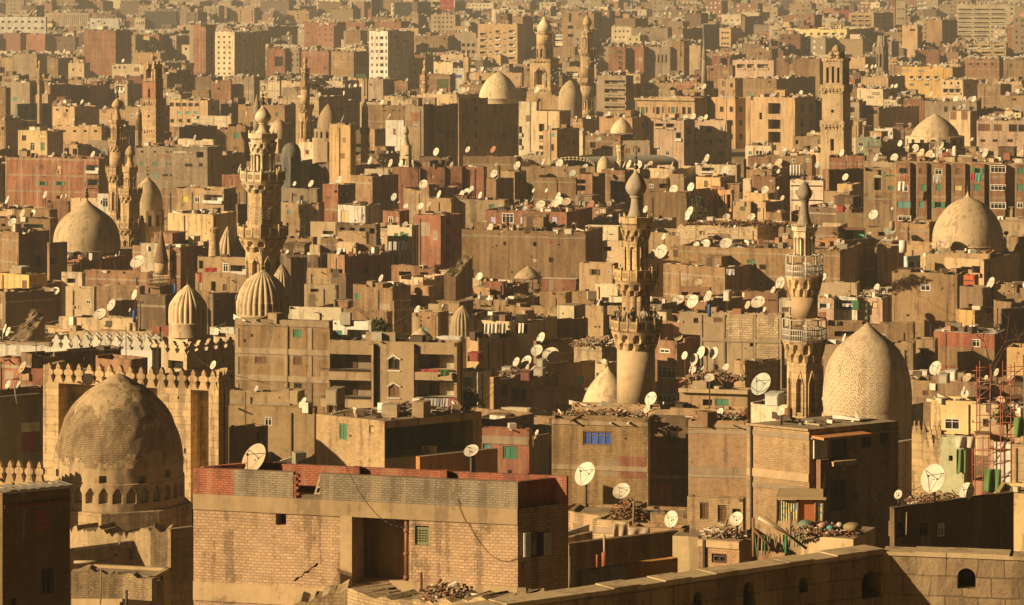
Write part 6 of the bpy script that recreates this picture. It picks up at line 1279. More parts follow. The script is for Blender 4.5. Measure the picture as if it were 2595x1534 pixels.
# open white shutters on the shaded side
p, dr, n, _ = on_face(h, 1445, 790, False); p2, _, _, _ = on_face(h, 1445, 622, False); a, _, _, ua = on_face(h, 1395, 700, False); b, _, _, ub = on_face(h, 1492, 700, False)
strip(h, 1395, 1492, 618, 792, .015, DARK, 'opening', front=False)
for x0, x1 in ((1342, 1393), (1494, 1543)):
    a, _, _, ua = on_face(h, x0, 625, False); b, _, _, ub = on_face(h, x1, 625, False); zt = a.z; zb = p.z; mb = MB(); o = Vector((a.x, a.y, zb)); W_ = ub-ua
    mb.obox(o+n*.06, dr*W_, -n*.04, (0, 0, zt-zb))
    for i in range(16): mb.obox(o+n*.085+dr*.03+Vector((0, 0, (zt-zb)*(i+.2)/16)), dr*(W_-.06), -n*.025, (0, 0, (zt-zb)/30))
    mb.build('shutter', [paint('w')], h.root, h.root.location)
mb = MB()
for i in range(7):
    a, _, _, _ = on_face(h, 1400+i*6, 625, False); b, _, _, _ = on_face(h, 1403+i*4.5, 785, False); mb.tube(a+n*(.03+.015*(i % 2)), b+n*.03, .03, n=5)
mb.build('curtain', [pm('grey_cloth', (.30, .27, .2))], h.root, h.root.location)
# an old window frame leaning in the parapet's gap
p0, dr, n, _ = on_face(h, -200, 330); f_ = thing('window_frame', 'old wooden window frame leaning in the parapet gap', 'window frame', p0-n*.5); mb = MB(); up = Vector((0, 0, 1))*.85+dr*.18-n*.25; o = p0-n*.3-up*.35
for i in range(4): mb.obox(o+dr*(.16*i), dr*.06, -n*.05, up)
for i in range(5): mb.obox(o+up*(.235*i)+n*.002, dr*.54, -n*.048, up*.06)
mb.build('lattice', [pm('old_frame', (.46, .34, .2))], f_, f_.location)
# jagged crack
mb = MB(); prev = None
for i, (x, y) in enumerate(((-330, 975), (-300, 950), (-275, 945), (-255, 915), (-225, 905), (-205, 880), (-185, 872), (-160, 848))):
    a, dr, n, _ = on_face(h, x, y)
    if prev is not None: mb.tube(prev-n*.01, a-n*.01, .022+.02*(i % 3 == 1), n=4)
    prev = a
mb.build('wall_crack', [DARK], h.root, h.root.location)
# --- right brick house
h = B('C2', 482, 940, 1592, 950, '3:700', 'x', 'rough', (.49, .325, .17), 'right brick house with shaded balconies', 36, '1160,1085,120,170,d 1355,1030,76,110,d 1490,1010,60,90,k 1150,3:350,120,225,d 1425,3:362,36,68,w 1275,3:358,34,50,k', D=170, psi=58, ph=0, rag=False, fine=True, **BH)
HR = h
strip(h, 485, 938, '3:195', '3:255', .05, CB, 'concrete_beam'); strip(h, 965, 1064, '2:985', '3:72', .14, pm('white_sheet', (.62, .56, .42)), 'hanging_sheet', front=False)
strip(h, 985, 1050, '3:78', '3:345', .45, wm('brick', COLS['rust']), 'balcony_pier', front=False); strip(h, 955, 1312, '2:958', '2:976', 1.1, pm('orange_awning', (.50, .22, .08)), 'awning', front=False)
strip(h, 1060, 1230, '3:78', '3:110', .7, CB, 'balcony_slab', front=False); strip(h, 485, 938, '2:945', '2:960', .12, CB, 'roof_edge'); strip(h, 950, 1590, '2:945', '2:957', .15, CB, 'roof_edge', front=False)
# --- houses stepping down before the long wall
B('C3', 48, 455, 470, 378, 660, 'x', 'brick', (.52, .35, .18), 'low house with three tall brown shutters', 14, '172,465,62,122,s 302,485,62,124,s 408,505,62,110,d', D=158, ph=.15, fine=True, **BH)
h = B('C3', 128, 428, 525, 690, 1000, 'x', 'brick', (.42, .25, .13), 'house with concrete rim and slatted window', 22, '282,812,112,66,d', D=122, ph=0, fine=True, **BH)
strip(h, 126, 428, 655+40, 745, .06, CB, 'concrete_beam')
B('C3', -60, 128, 140, 655, 1000, 'x', 'plaster', (.60, .45, .24), 'pale worn plaster wall house', 14, D=123, ph=0, **PH)
B('C3', 880, 1262, 1425, 672, 1000, 'x', 'plaster', (.56, .41, .22), 'rubbish covered platform house', 24, D=128, ph=0, **PH)
PL = HOUSES[-1]
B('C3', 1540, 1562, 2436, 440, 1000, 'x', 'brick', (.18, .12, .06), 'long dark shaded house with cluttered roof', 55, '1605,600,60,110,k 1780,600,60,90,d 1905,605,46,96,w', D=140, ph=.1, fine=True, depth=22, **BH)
B('C3', 2300, 2600, 2640, 345, 560, 'x', 'plaster', (.58, .42, .2), 'yellowish wall house at right border', 14, '2470,340,10,10,k', D=185, ph=.2, **PH)
B('B3', 1670, 2545, 2600, 500, 720, 'x', 'rough', 'mud', 'shaded brown roof house with standing dishes', 12, D=168, ph=.15, **BH)
B('B3', 1852, 2120, 2272, 545, 760, 'x', 'rough', (.52, .38, .21), 'low crumbling house under timber heap', 22, D=146, ph=.1, **BH)
B('B3', 2120, 2520, 2560, 600, 720, 'x', 'brick', (.44, .28, .15), 'low brick wall draped with blankets', 14, D=143, ph=.2, **BH)
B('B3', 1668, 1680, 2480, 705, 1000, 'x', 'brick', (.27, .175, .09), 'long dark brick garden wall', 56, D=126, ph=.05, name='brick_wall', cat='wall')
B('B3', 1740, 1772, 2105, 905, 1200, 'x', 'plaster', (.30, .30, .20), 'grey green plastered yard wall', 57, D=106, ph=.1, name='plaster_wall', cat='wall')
B('B3', 2085, 2107, 2475, 855, 1100, 'x', 'plaster', (.55, .27, .07), 'orange plastered yard wall', 57, D=110.5, ph=.1, name='plaster_wall', cat='wall')
# --- long old stone wall across the bottom
P0, P1, P2 = W(*N('B3', 600, 1220), 85), W(*N('C3', 1480, 722), 95), W(*N('C3', 2640, 775), 94)
zt = 29.52; k_ = thing('stone_wall', 'long old stone wall with arched windows along the bottom', 'wall', ((P0.x+P2.x)/2, 92, 22)); mb = MB()
class Seg: pass
def seg_ops(P, Q, toks):
    d = Vector((Q.x-P.x, Q.y-P.y, 0)); d.normalize(); out = []
    for reg, x, y, w, h_ in toks:
        ua = xdir(N(reg, x-w/2, 0)[0], P, d.x, d.y); ub = xdir(N(reg, x+w/2, 0)[0], P, d.x, d.y); Dm = P.y+d.y*(ua+ub)/2; z = H-(YN(reg, y)-YH)*Dm/F; hm = h_/K*Dm/F
        out.append((ua, ub, z-hm/2, z+hm/2, .6, 1, 0)); W_ = ub-ua; zt_ = z+hm/2; zs_ = zt_-W_*.55; f = lambda u, zz: Vector((P.x, P.y, 0))+d*u+Vector((0, 0, zz))
        for sx in (0, 1):   # spandrels that make the opening's head a pointed arch
            cur = [(W_*.5*(1-math.cos(t)), W_*.55*math.sin(t)**.85) for t in [math.pi/2*i/8 for i in range(9)]]
            for (xa, za), (xb, zb) in zip(cur, cur[1:]):
                q = [f(ua+xa if not sx else ub-xa, zs_+za), f(ua+xb if not sx else ub-xb, zs_+zb), f(ua+xb if not sx else ub-xb, zt_), f(ua+xa if not sx else ub-xa, zt_)]
                mb.face(q if not sx else q[::-1]); inn = Vector((-d.y, d.x, 0))*.3; e = [q[0], q[0]+inn, q[1]+inn, q[1]]; mb.face(e if not sx else e[::-1])
    return out
wall(mb, P0, P1, 20, zt, seg_ops(P0, P1, [('C3', 125, 1110, 64, 110), ('C3', 500, 1080, 86, 200), ('C3', 900, 1005, 66, 112), ('C3', 1395, 1000, 142, 200)]))
wall(mb, P1, P2, 20, zt-.05, seg_ops(P1, P2, [('C3', 2090, 960, 134, 150)]))
d0 = Vector((P1.x-P0.x, P1.y-P0.y, 0)).normalized(); i0 = Vector((-d0.y, d0.x, 0))*.75; d1 = Vector((P2.x-P1.x, P2.y-P1.y, 0)).normalized(); i1 = Vector((-d1.y, d1.x, 0))*.8; zz = lambda p, z: Vector((p.x, p.y, z))
wall(mb, P1+i0, P0+i0, 20, zt); wall(mb, P2+i1, P1+i1, 20, zt-.05)
mb.build('masonry', [wm('ashlar', (.32, .225, .125)), DARK], k_, k_.location)
mb = MB()
for P, Q, ii, z, dd in ((P0, P1, i0, zt, d0), (P1, P2, i1, zt-.05, d1)):
    L = (Vector((Q.x, Q.y, 0))-Vector((P.x, P.y, 0))).length; n_ = int(L/.9)
    for i in range(n_):
        t = L*i/n_; j = rnd.uniform(-.05, .05); mb.obox(zz(P+dd*t, z)-ii*(.06+j*.3), dd*(L/n_-.004), ii*1.15, (0, 0, .10+.05*rnd.random()))
mb.build('coping', [wm('plaster', (.42, .31, .175))], k_, k_.location)
claim(*N('C3', 0, 900), 2595, 1534, 90); ANCH.append((k_['label'], 2200, 1450, 90, k_))
ruin([('A3', 2150, 1130, 92), ('A3', 2400, 1085, 92), ('B3', 60, 1035, 92), ('B3', 130, 1060, 91.5), ('B3', 260, 1095, 91), ('B3', 420, 1110, 90.5), ('B3', 580, 1112, 90), ('B3', 900, 1125, 89), ('B3', 1080, 1105, 88.5), ('B3', 1300, 1095, 88), ('B3', 1500, 1085, 88)], 'ruined_wall', 'crumbling rubble wall in front of main brick house', RRO, 1.3, 6, seg=.2, jag=.16, seed=9)
# --- restoration site at right
B('C2', 1890, 2072, 2095, 1010, '3:340', 'x', 'plaster', (.42, .41, .25), 'pale green plastered pier under restoration', 20, '1975,3:80,30,40,k', D=192, ph=.2, name='pier', cat='pier')
B('C2', 2288, 2422, 2440, 1045, '3:240', 'x', 'plaster', 'white', 'bright white wall behind red scaffolding', 14, D=200, ph=.1, name='plaster_wall', cat='wall', depth=4)
B('C2', 2422, 2600, 2640, 1070, '3:330', 'x', 'stone', (.34, .24, .13), 'shaded stone wall at right border', 30, D=198, ph=.2, name='stone_wall', cat='wall', depth=4)
h = B('C2', 1690, 1905, 1930, 985, '2:1150', 'x', 'stone', (.56, .40, .20), 'ochre wall with stepped crenellations', 14, D=207, ph=0, name='stone_wall', cat='wall', depth=1.5); merlons(h, 6, .9, m=OST, shape=STEP, w=.9)
h = B('C2', 1770, 1890, 1905, 1080, '2:1154', 'x', 'stone', (.50, .35, .18), 'lower ochre wall with stepped crenellations', 14, D=203, ph=0, name='stone_wall', cat='wall', depth=1.5); merlons(h, 3, .9, m=OST, shape=STEP, w=.85)
# ------------------------------------------------------------------ satellite dishes
STOPW = set('with and on of the by in its at from to behind before among under below above beside over a between left right tallest great small large small low long that'.split())
def shorten(l, n=9):
    w = l.split(); t = w[:n]
    while len(w) > n and len(t) > 2 and t[-1] in STOPW: t.pop()
    return ' '.join(t)
def aim(n): return Vector(n).to_track_quat('Z', 'Y')
def dish_parts():
    a = MB(); pr = [(.02+.98*i/6, .17*(i/6)**2) for i in range(7)]
    a.lathe(pr, 26, 0, 0, cap=False); a.lathe([(r, z-.03) for r, z in pr][::-1], 26, 0, 0, cap=False); a.lathe([(1.0, .14), (1.02, .16), (1.0, .175)], 26, 0, 0, cap=False)
    f = MB()
    for k in range(3):
        t = k*2.094+.5; f.tube((.93*math.cos(t), .93*math.sin(t), .16), (.06*math.cos(t), .06*math.sin(t), .72), .022, n=5)
    f.tube((0, 0, .66), (0, 0, .82), .07, n=8)
    return a, f
_a, _f = dish_parts()
RMESH = {}
for k, m in (('w', DISH), ('t', DISHT), ('r', DISHR), ('g', DISHG)):
    t = _a.build('reflector', [m]); RMESH[k] = t.data; bpy.data.objects.remove(t)
t = _f.build('feed_arm', [IRON]); FMESH = t.data; bpy.data.objects.remove(t)
mb = MB(); mb.tube((0, 0, 0), (0, 0, 1), .035, n=7); t = mb.build('mast', [IRON]); MMESH = t.data; bpy.data.objects.remove(t)
AIMS = [(-.76, -.52, .40), (-.66, -.58, .46), (-.84, -.42, .34), (-.5, -.6, .62), (-.88, -.3, .36)]
SMESH = []
for i, (n, m) in enumerate([(AIMS[0], DISH), (AIMS[1], DISH), (AIMS[2], DISH), (AIMS[3], DISHT), (AIMS[4], DISH)]):
    q = aim(n); mb = MB()
    for src, off in ((_a, 0), (_f, 1)):
        b = len(mb.v); mb.v += [q @ v+Vector((0, 0, 1.7)) for v in src.v]; mb.f += [tuple(b+k for k in f) for f in src.f]; mb.m += [off]*len(src.f); mb.uv += src.uv; mb.sm += src.sm; mb.c += src.c
    mb.tube((0, 0, 0), (0, 0, 1.65), .06, n=5, mat=1); t = mb.build('satellite_dish', [m, IRON]); SMESH.append(t.data); bpy.data.objects.remove(t)
DISHES = []   # (root, house or None, px, size, colour word)
def inside(h, x, y, eps=0):
    P = [h.A, h.C, h.E, h.G]
    return all(((b.x-a.x)*(y-a.y)-(b.y-a.y)*(x-a.x)) > eps*math.hypot(b.x-a.x, b.y-a.y) for a, b in zip(P, P[1:]+P[:1]))
def roof_under(px, py, size):
    """the roof whose mast would best carry a dish seen at (px, py)"""
    best = []
    for h in HOUSES:
        if not (h.x0-3 <= px <= h.x1+3): continue
        d0, d1 = min(h.A.y, h.C.y, h.E.y), max(h.A.y, h.C.y, h.E.y, h.G.y)
        for k in range(15):
            D = d0+.4+(d1-d0-.8)*k/14; X = (px-CX)*D/F
            if not inside(h, X, D): continue
            zc = H-(py-YH)*D/F; m = zc-h.zr; s = size*D/F
            if m < s*.22 or m > s*.5+3.2: continue
            c = abs(m-(s*.55+.45))+.004*abs(D-d0)
            best.append((c, len(best), h, D, X, zc))
    best.sort(key=lambda b: b[:2])
    for b in best:   # the first roof on which it would not be hidden by a nearer wall
        o = Vector((0, 0, H)); t = Vector((b[4], b[3], b[5]+.15))-o; L = t.length
        if not scn.ray_cast(DG[0], o, t/L, distance=L-.8)[0]: return b[:1]+b[2:]
    return best[0][:1]+best[0][2:] if best else None
DG = []
LOST = []
def dish(px, py, size, k='w', n=None, Dd=None):
    b = roof_under(px, py, size)
    if b is None: LOST.append((round(px), round(py))); return
    c, h, D, X, zc = b; r = size*D/F/2; r = min(r, 1.9); zr = h.zr
    root = thing('satellite_dish', '', 'satellite dish', (X, D, zr), 'satellite dishes on the roofs'); h.n += 1
    n = Vector(n or ((-.62, -.64, .44) if size*K > 100 else rnd.choice(AIMS[:3])))+Vector((rnd.uniform(-.12, .12), rnd.uniform(-.1, .1), rnd.uniform(-.1, .1))); n.normalize()
    o = bpy.data.objects.new('reflector', RMESH[k]); col.objects.link(o); o.parent = root; o.rotation_mode = 'QUATERNION'; o.rotation_quaternion = aim(n); o.scale = (r, r, r); o.location = Vector((0, 0, zc-zr))-n*(r*.08)
    f = bpy.data.objects.new('feed_arm', FMESH); col.objects.link(f); f.parent = root; f.rotation_mode = 'QUATERNION'; f.rotation_quaternion = o.rotation_quaternion; f.scale = (r, r, r); f.location = o.location
    m = bpy.data.objects.new('mast', MMESH); col.objects.link(m); m.parent = root; m.scale = (1.6, 1.6, max(.1, zc-zr-r*.05)); m.location = (-n.x*r*.12, -n.y*r*.12, 0)
    DISHES.append((root, h, px, size, {'w': 'white', 't': 'tan', 'r': 'rusty', 'g': 'pale teal'}[k]))
TXT = {
'A0': "600,745,34 550,765,24 1245,695,30 680,1130,50 725,1140,34 900,445,30 470,375,30 1210,1045,36r 1635,915,24 1250,985,26 430,860,28 540,875,26",
'B0': "1445,660,52 895,665,66u 940,655,36 740,670,42 310,750,40 940,1095,48 1125,1095,56r 1730,870,42 1970,835,38 2080,855,34 2045,535,48 2165,655,46 1045,505,34 1180,505,32 800,515,26 1895,1020,44gu 975,465,26 30,685,40 155,630,38 115,630,34",
'C0': "170,635,46 880,680,38 965,970,38u 30,860,46u 90,855,52 145,868,44u 185,858,42 760,1100,28 825,1100,26 1605,1050,48 1325,1090,36 1850,1070,52 1905,1065,56 1760,1118,64t 1840,1140,44u 1885,1112,56u 2230,1120,76 2215,865,36 2290,860,36 1925,730,34 2010,725,44 2075,725,40 2145,725,46 1665,690,50u 1830,690,40 1545,635,38 1575,630,34 1360,485,30 1400,490,34 1425,485,30 430,160,24 2130,1020,30",
'A1': "330,330,56 450,342,34 480,340,34 165,465,62t 240,465,60 90,530,70u 1005,820,112u 2155,248,36 2275,248,56 2100,750,42 2145,758,28 2210,765,24 2480,745,62 400,1035,74u 435,1030,74 985,1060,76 2180,82,60u",
'A2': "730,105,98u 815,40,90 950,75,30 1560,478,66 165,495,92t 60,620,62 138,622,58 1875,650,46g 2220,745,66",
'B1': "450,100,50 965,295,66 400,345,60g 435,378,26 485,412,40u 590,415,62u 655,400,46t 1420,298,32 1515,298,32 1620,275,56 1705,172,56gu 1800,118,38u 2330,178,28 2230,130,46 1470,400,72u 1575,398,60u 1660,380,72tu 1840,400,66r 1905,507,66 1975,495,52u 1105,570,66 1770,318,20 2240,435,56 2375,635,50 2295,755,56 2355,745,110 305,940,58 1095,1085,44 815,1125,44 755,1140,26 2480,1100,96u",
'B2': "1475,280,88 1445,370,92u 1545,400,124u 1295,455,72 1370,450,92 1375,500,58 855,445,34 895,440,44 965,1105,112u 1445,970,42 2280,725,106 2250,800,66",
'C1': "1205,200,56 1000,110,52g 715,158,34 1410,475,78 1530,590,86gu 1495,655,32 1540,655,32 1575,650,32 1380,610,30u 65,455,86 50,495,46 335,490,56u 520,490,58u 745,352,40t 180,690,80u 330,685,92u 115,690,46u 465,715,50t 740,735,50u 797,725,30 730,975,94 1048,930,56 1435,1005,56 1920,690,116t 2085,680,80g 2080,735,30 2270,975,92 90,1110,104 200,1075,94 565,1115,110u 130,970,60tu 490,1135,62t 710,280,26 1546,430,22 2380,610,38u",
'C2': "30,408,62 150,385,96 190,380,72 100,440,92 245,390,92 90,510,84 120,510,60 155,495,36 330,495,60 210,570,72u 590,618,176g 735,820,64 290,820,60 1865,500,108 2310,530,60 2235,568,34 613,72,40",
'B3': "1800,195,182 2065,320,132u 2430,525,124 -620,85,236t",
'C3': "408,525,112 1850,228,214 2095,322,130 1592,345,70",
}
def place_dishes():
    bpy.context.view_layer.update(); DG.append(bpy.context.evaluated_depsgraph_get())
    for reg, s in TXT.items():
        for t in s.split():
            x, y, z = t.split(','); up = z.endswith('u'); z = z.rstrip('u'); k = 'w'
            if z[-1] in 'trg': k = z[-1]; z = z[:-1]
            px, py = N(reg, float(x), float(y)); dish(px, py, float(z)/K, k, (-.30, -.62, .62) if up else None)
# ------------------------------------------------------------------ a tree: tapered trunk, limbs and leaf sprays
def leafm(name, c):
    m = pm(name, c, .8, 0, .6); return m
def tree(reg, x, yb, yt, hw, D, label, c=(.07, .085, .03), n=900, name='tree', cat='tree', bare=False, seed=1):
    r = random.Random(seed); px, py = N(reg, x, yb); p = W(px, py, D); ht = (py-N(reg, x, yt)[1])*D/F; w = hw/K*D/F
    g = p.z-3; root = thing(name, label, cat, (p.x, p.y, g)); mb = MB(); tips = []
    def limb(a, d, L, rad, lv):
        b = a+d*L; mb.tube(a, b, rad, rad*.6, 6)
        if lv == 0: tips.append(b); return
        for _ in range(3 if lv > 1 else 4):
            e = (d*.7+Vector((r.uniform(-1, 1)*1.1, r.uniform(-1, 1)*1.1, r.uniform(-.1, .8)))).normalized(); limb(b-d*L*r.uniform(0, .3), e, L*r.uniform(.55, .8), rad*.55, lv-1); tips.append(b)
    base = Vector((p.x, p.y, g)); limb(base, Vector((.05, 0, 1)), 3+ht*.3, max(.08, ht*.03), 3)
    mb.build('trunk', [DKWOOD], root, root.location)
    if not bare:
        cm = MB(); c0 = Vector((p.x, p.y, p.z+ht*.55)); cl = []
        for i in range(26):
            t = r.uniform(0, 6.283); q = r.uniform(.15, 1)**.6; zz = r.uniform(-.8, 1); rr = math.sqrt(max(0, 1-zz*zz*.9)); cl.append((c0+Vector((w*q*rr*math.cos(t), w*q*rr*math.sin(t), zz*ht*.5)), r.uniform(.16, .38)*w))
        for i in range(n):
            cc, cr = r.choice(cl); q = cc+Vector((r.gauss(0, 1), r.gauss(0, 1), r.gauss(0, 1)))*cr*.55; s = r.uniform(.12, .26)*max(.95, w*.45); a = Vector((r.uniform(-1, 1), r.uniform(-1, 1), r.uniform(-1, 1))).normalized(); b = a.orthogonal().normalized()
            sh = r.uniform(.7, 1.35); cm.face([q, q+a*s+b*s*.4, q+a*s*1.7, q+a*s-b*s*.4], 0, c=tuple(v*sh for v in c))
        cm.build('crown', [am('leaf_green', .8)], root, root.location)
    claim(px-hw/K, N(reg, x, yt)[1], px+hw/K, py, D); ANCH.append((label, px, py, D, root)); return root
def props():
    tree('B2', 295, 290, 165, 62, 285, 'dark leafy tree behind the pale blue roof parapet', seed=3)
    tree('B2', 935, 800, 680, 70, 272, 'bushy dark tree beside the laundry balcony', seed=5, n=1100)
    tree('C1', 135, 515, 350, 66, 480, 'thin brown green tree before brown windowed flank', (.10, .09, .04), 700, seed=7)
    tree('C0', 2050, 410, 345, 44, 1110, 'round green tree beside the huge pale slab', (.08, .10, .04), 400, seed=8)
    tree('C2', 2375, 900, 795, 70, 204, 'small green tree among red scaffolding', (.07, .10, .03), 700, seed=9)
    tree('C0', 790, 470, 425, 40, 980, 'dark round tree below the yellow apartment block', (.05, .07, .03), 400, seed=12)
    tree('B0', 470, 735, 670, 60, 800, 'low palm green tree left of bright dome', (.07, .085, .03), 500, seed=13)
    tree('B1', 320, 120, 40, 36, 545, 'greyish thin tree near stubby minaret', (.14, .12, .07), 300, seed=14)
    tree('A0', 1320, 700, 630, 40, 690, 'small dusty tree right of red patterned minaret', (.10, .10, .05), 300, seed=15)
    tree('C2', 2260, 500, 385, 110, 206, 'bare branched tree behind red scaffolding', bare=True, seed=16)
    # --- red scaffolding
    D = 200; root = thing('scaffolding', 'red tube scaffolding around the restored pier', 'scaffolding', W(*N('C3', 2330, 340), D)); SC = pm('scaffold_red', (.33, .10, .07), .6, 0, .7); O = root.location
    def P(x, y, dy=0): px, py = N('C2', x, 0)[0], YN('C2', y); p = W(px, py, D); p.y += dy; return p
    ups = [(2165, 480, 1000), (2215, 470, 1000), (2265, 470, 1000), (2160, 1000, 1470), (2250, 1000, 1470), (2290, 640, 1470), (2340, 640, 1470), (2385, 470, 1470), (2415, 470, 1470), (2470, 480, 1000), (2510, 480, 1240), (2180, 1000, 1470), (2210, 1000, 1470)]
    for i, (x, y0, y1) in enumerate(ups):
        mb = MB(); dy = (i % 2)*1.6; mb.tube(P(x, y0, dy), P(x, y1, dy), .032, n=6); mb.build('upright', [SC], root, O)
    for i, y in enumerate((490, 545, 600, 650, 720, 790, 850, 930, 990, 1040, 1090, 1130, 1180, 1230, 1290, 1350, 1420)):
        for x0, x1, ya, yb_ in ((2160, 2290, 480, 1000), (2380, 2511, 480, 1240), (2285, 2420, 640, 1470), (2160, 2290, 1000, 1470)):
            if ya <= y <= yb_: mb = MB(); dy = (i % 2)*1.6; mb.tube(P(x0, y+rnd.uniform(-8, 8), dy), P(x1, y+rnd.uniform(-8, 8), dy), .026, n=6); mb.build('ledger', [SC], root, O)
    for i, y in enumerate((500, 640, 760, 880, 1000, 1120, 1250, 1380)):
        x0, x1 = ((2160, 2270) if i % 2 else (2385, 2500)) if y < 1000 else ((2165, 2285) if i % 2 else (2290, 2415))
        mb = MB(); mb.tube(P(x0, y+90), P(x1, y), .026, n=6); mb.build('brace', [SC], root, O)
    for y, x0, x1 in ((655, 2165, 2265), (990, 2165, 2290), (1100, 2285, 2420), (720, 2385, 2511)):
        mb = MB(); p = P(x0, y); q = P(x1, y); mb.obox(p, q-p, (0, 1.4, 0), (0, 0, .05)); mb.build('plank', [WOOD], root, O)
    claim(*N('C2', 2160, 480), *N('C3', 2420, 340), D)
    # cloths hung on it
    def cloth(reg, x0, x1, ya, yb, D, c, label, seed=1, name='cloth', cat='cloth', amp=.12):
        r = random.Random(seed); mb = MB(); nx, ny = 16, 10; a0 = N(reg, x0, 0)[0]; a1 = N(reg, x1, 0)[0]; b0, b1 = YN(reg, ya), YN(reg, yb); ph = r.uniform(0, 6); g = {}
        for i in range(nx+1):
            for j in range(ny+1):
                u, v = i/nx, j/ny; p = W(a0+(a1-a0)*(u+.05*(u-.5)*v*math.sin(ph)), b0+(b1-b0)*v*(1-.10*abs(math.sin(u*5+ph))), D); p.y += .45*amp*math.sin(u*11+ph+v*1.5)*(.35+v); g[i, j] = p
        o = g[0, 0]; b = len(mb.v)
        for i in range(nx+1):
            for j in range(ny+1): mb.v.append(g[i, j])
        for i in range(nx):
            for j in range(ny):
                k = b+i*(ny+1)+j; mb.f.append((k, k+1, k+ny+2, k+ny+1)); mb.m.append(0); mb.uv.append(None); mb.sm.append(True); mb.c.append(None)
        ob = mb.build(name, [pm('cloth_%02d' % len(MATS), c, .85)], None, o); so = ob.modifiers.new('thickness', 'SOLIDIFY'); so.thickness = .015; tag(ob, label, cat); ANCH.append((label, (a0+a1)/2, b0, D, ob)); return ob
    cloth('C3', 2222, 2340, 160, 340, 199, (.11, .20, .055), 'green tarp hanging low on the scaffolding', 1, 'tarp', 'tarp', .3)
    cloth('C3', 2018, 2085, 15, 200, 191, (.13, .21, .08), 'narrow green tarp on the restored pier', 2, 'tarp', 'tarp', .2)
    cloth('C2', 2440, 2560, 860, 1010, 198, (.12, .21, .06), 'green tarp bundle high at right edge', 3, 'tarp', 'tarp', .3)
    cloth('C2', 2015, 2150, 1000, 1090, 191, (.55, .48, .36), 'pale sheet tied round top of pier', 4, 'tarp', 'tarp', .3)
    for i, (x, c) in enumerate(((640, (.40, .38, .34)), (690, (.55, .52, .46)), (730, (.34, .34, .33)), (778, (.58, .46, .48)), (825, (.55, .10, .12)))):
        cloth('B2', x-24, x+24, 722, 790, 258.7, c, ['grey shirt on the balcony washing line', 'white shirt on the balcony washing line', 'dark grey shirt on the balcony washing line', 'pink shirt on the balcony washing line', 'red shirt on the balcony washing line'][i], i, 'laundry', 'laundry', .05)
    cloth('B2', 700, 800, 792, 815, 258.6, (.50, .06, .10), 'crimson cloth below the balcony washing line', 8, 'laundry', 'laundry', .05)
    cloth('B2', 605, 735, 508, 528, 258.8, (.50, .08, .08), 'red rug over the upper balcony rail', 9, 'rug', 'rug', .03)
    cloth('B2', 738, 802, 512, 560, 258.7, (.08, .18, .04), 'green blanket over the upper balcony rail', 10, 'blanket', 'blanket', .04)
    for i, (x, w, c) in enumerate(((370, 22, (.72, .68, .58)), (408, 22, (.70, .66, .56)), (436, 18, (.06, .06, .07)), (472, 30, (.04, .04, .05)), (502, 14, (.05, .05, .06)))):
        cloth('B1', x-w/2, x+w/2, 672, 740, 383, c, ['white sheet at start of arched window laundry', 'second white sheet under arched windows', 'small black garment under arched windows', 'wide black garment under arched windows', 'black garment ending the arched window laundry'][i], 20+i, 'laundry', 'laundry', .05)
    cloth('A1', 1498, 1585, 862, 895, 366, (.55, .05, .05), 'bright red cloth on terrace wall', 30, 'laundry', 'laundry', .05)
    cloth('A1', 1450, 1480, 905, 970, 367, (.45, .07, .06), 'red patterned cloth hanging beside pale column', 31, 'laundry', 'laundry', .05)
    cloth('C1', 1590, 1640, 232, 305, 448.6, (.75, .70, .58), 'white sheet blowing from end bay', 32, 'laundry', 'laundry', .2)
    cloth('C1', 1848, 1905, 188, 245, 446.6, (.72, .68, .58), 'white towel hanging below bay window', 33, 'laundry', 'laundry', .06)
    cloth('C1', 2122, 2155, 170, 225, 445, (.60, .05, .10), 'red towel hanging from green shuttered window', 34, 'laundry', 'laundry', .06)
    cloth('C1', 2158, 2205, 172, 235, 445, (.10, .42, .32), 'green towel hanging from green shuttered window', 35, 'laundry', 'laundry', .06)
    cloth('C1', 1635, 1665, 180, 230, 448.6, (.62, .22, .16), 'red shirt hanging from end bay window', 36, 'laundry', 'laundry', .06)
    cloth('C1', 335, 395, 872, 920, 376, (.68, .66, .62), 'white laundry below shuttered brown window', 37, 'laundry', 'laundry', .06)
    cloth('C1', 1185, 1260, 1125, 1150, 270, (.75, .72, .66), 'white linen over green shuttered sill', 38, 'laundry', 'laundry', .06)
    cloth('B3', 2000, 2108, 560, 675, 141.6, (.44, .33, .2), 'tan blanket over low wall beside timber heap', 50, 'blanket', 'blanket', .1); cloth('B3', 2118, 2270, 588, 660, 141.2, (.50, .38, .26), 'patterned pale blanket on pole beside tan blanket', 51, 'blanket', 'blanket', .1)
    for i, (x0, x1) in enumerate(((1060, 1112), (1112, 1165), (1170, 1218), (1310, 1350))):
        cloth('B2', x0, x1, 172, 250, 262, (.68, .62, .48), ['white curtain at open end of roof shack', 'second white curtain of the roof shack', 'third white curtain of the roof shack', 'white curtain by the shack shed door'][i], 40+i, 'curtain', 'curtain', .12)
    # colourful roof shack at right
    D = 133; p = W(*N('C3', 700, 560), D); root = thing('roof_shack', 'roof shack with orange panel and flowered curtains', 'shack', p); O = root.location; PX_ = lambda x, y, dy=0: W(N('C3', x, 0)[0], N('C3', 0, y)[1], D+dy)
    a, b = PX_(690, 372), PX_(1060, 380); mb = MB(); mb.obox(a+Vector((0, -.2, 0)), (b-a), (.35, 2.4, 0), (0, 0, .08)); mb.build('roof', [pm('board_roof', (.46, .33, .17))], root, O)
    for x in (702, 858, 985, 1040): mb = MB(); mb.tube(PX_(x, 560), PX_(x, 378), .05, n=6); mb.build('post', [WOOD], root, O)
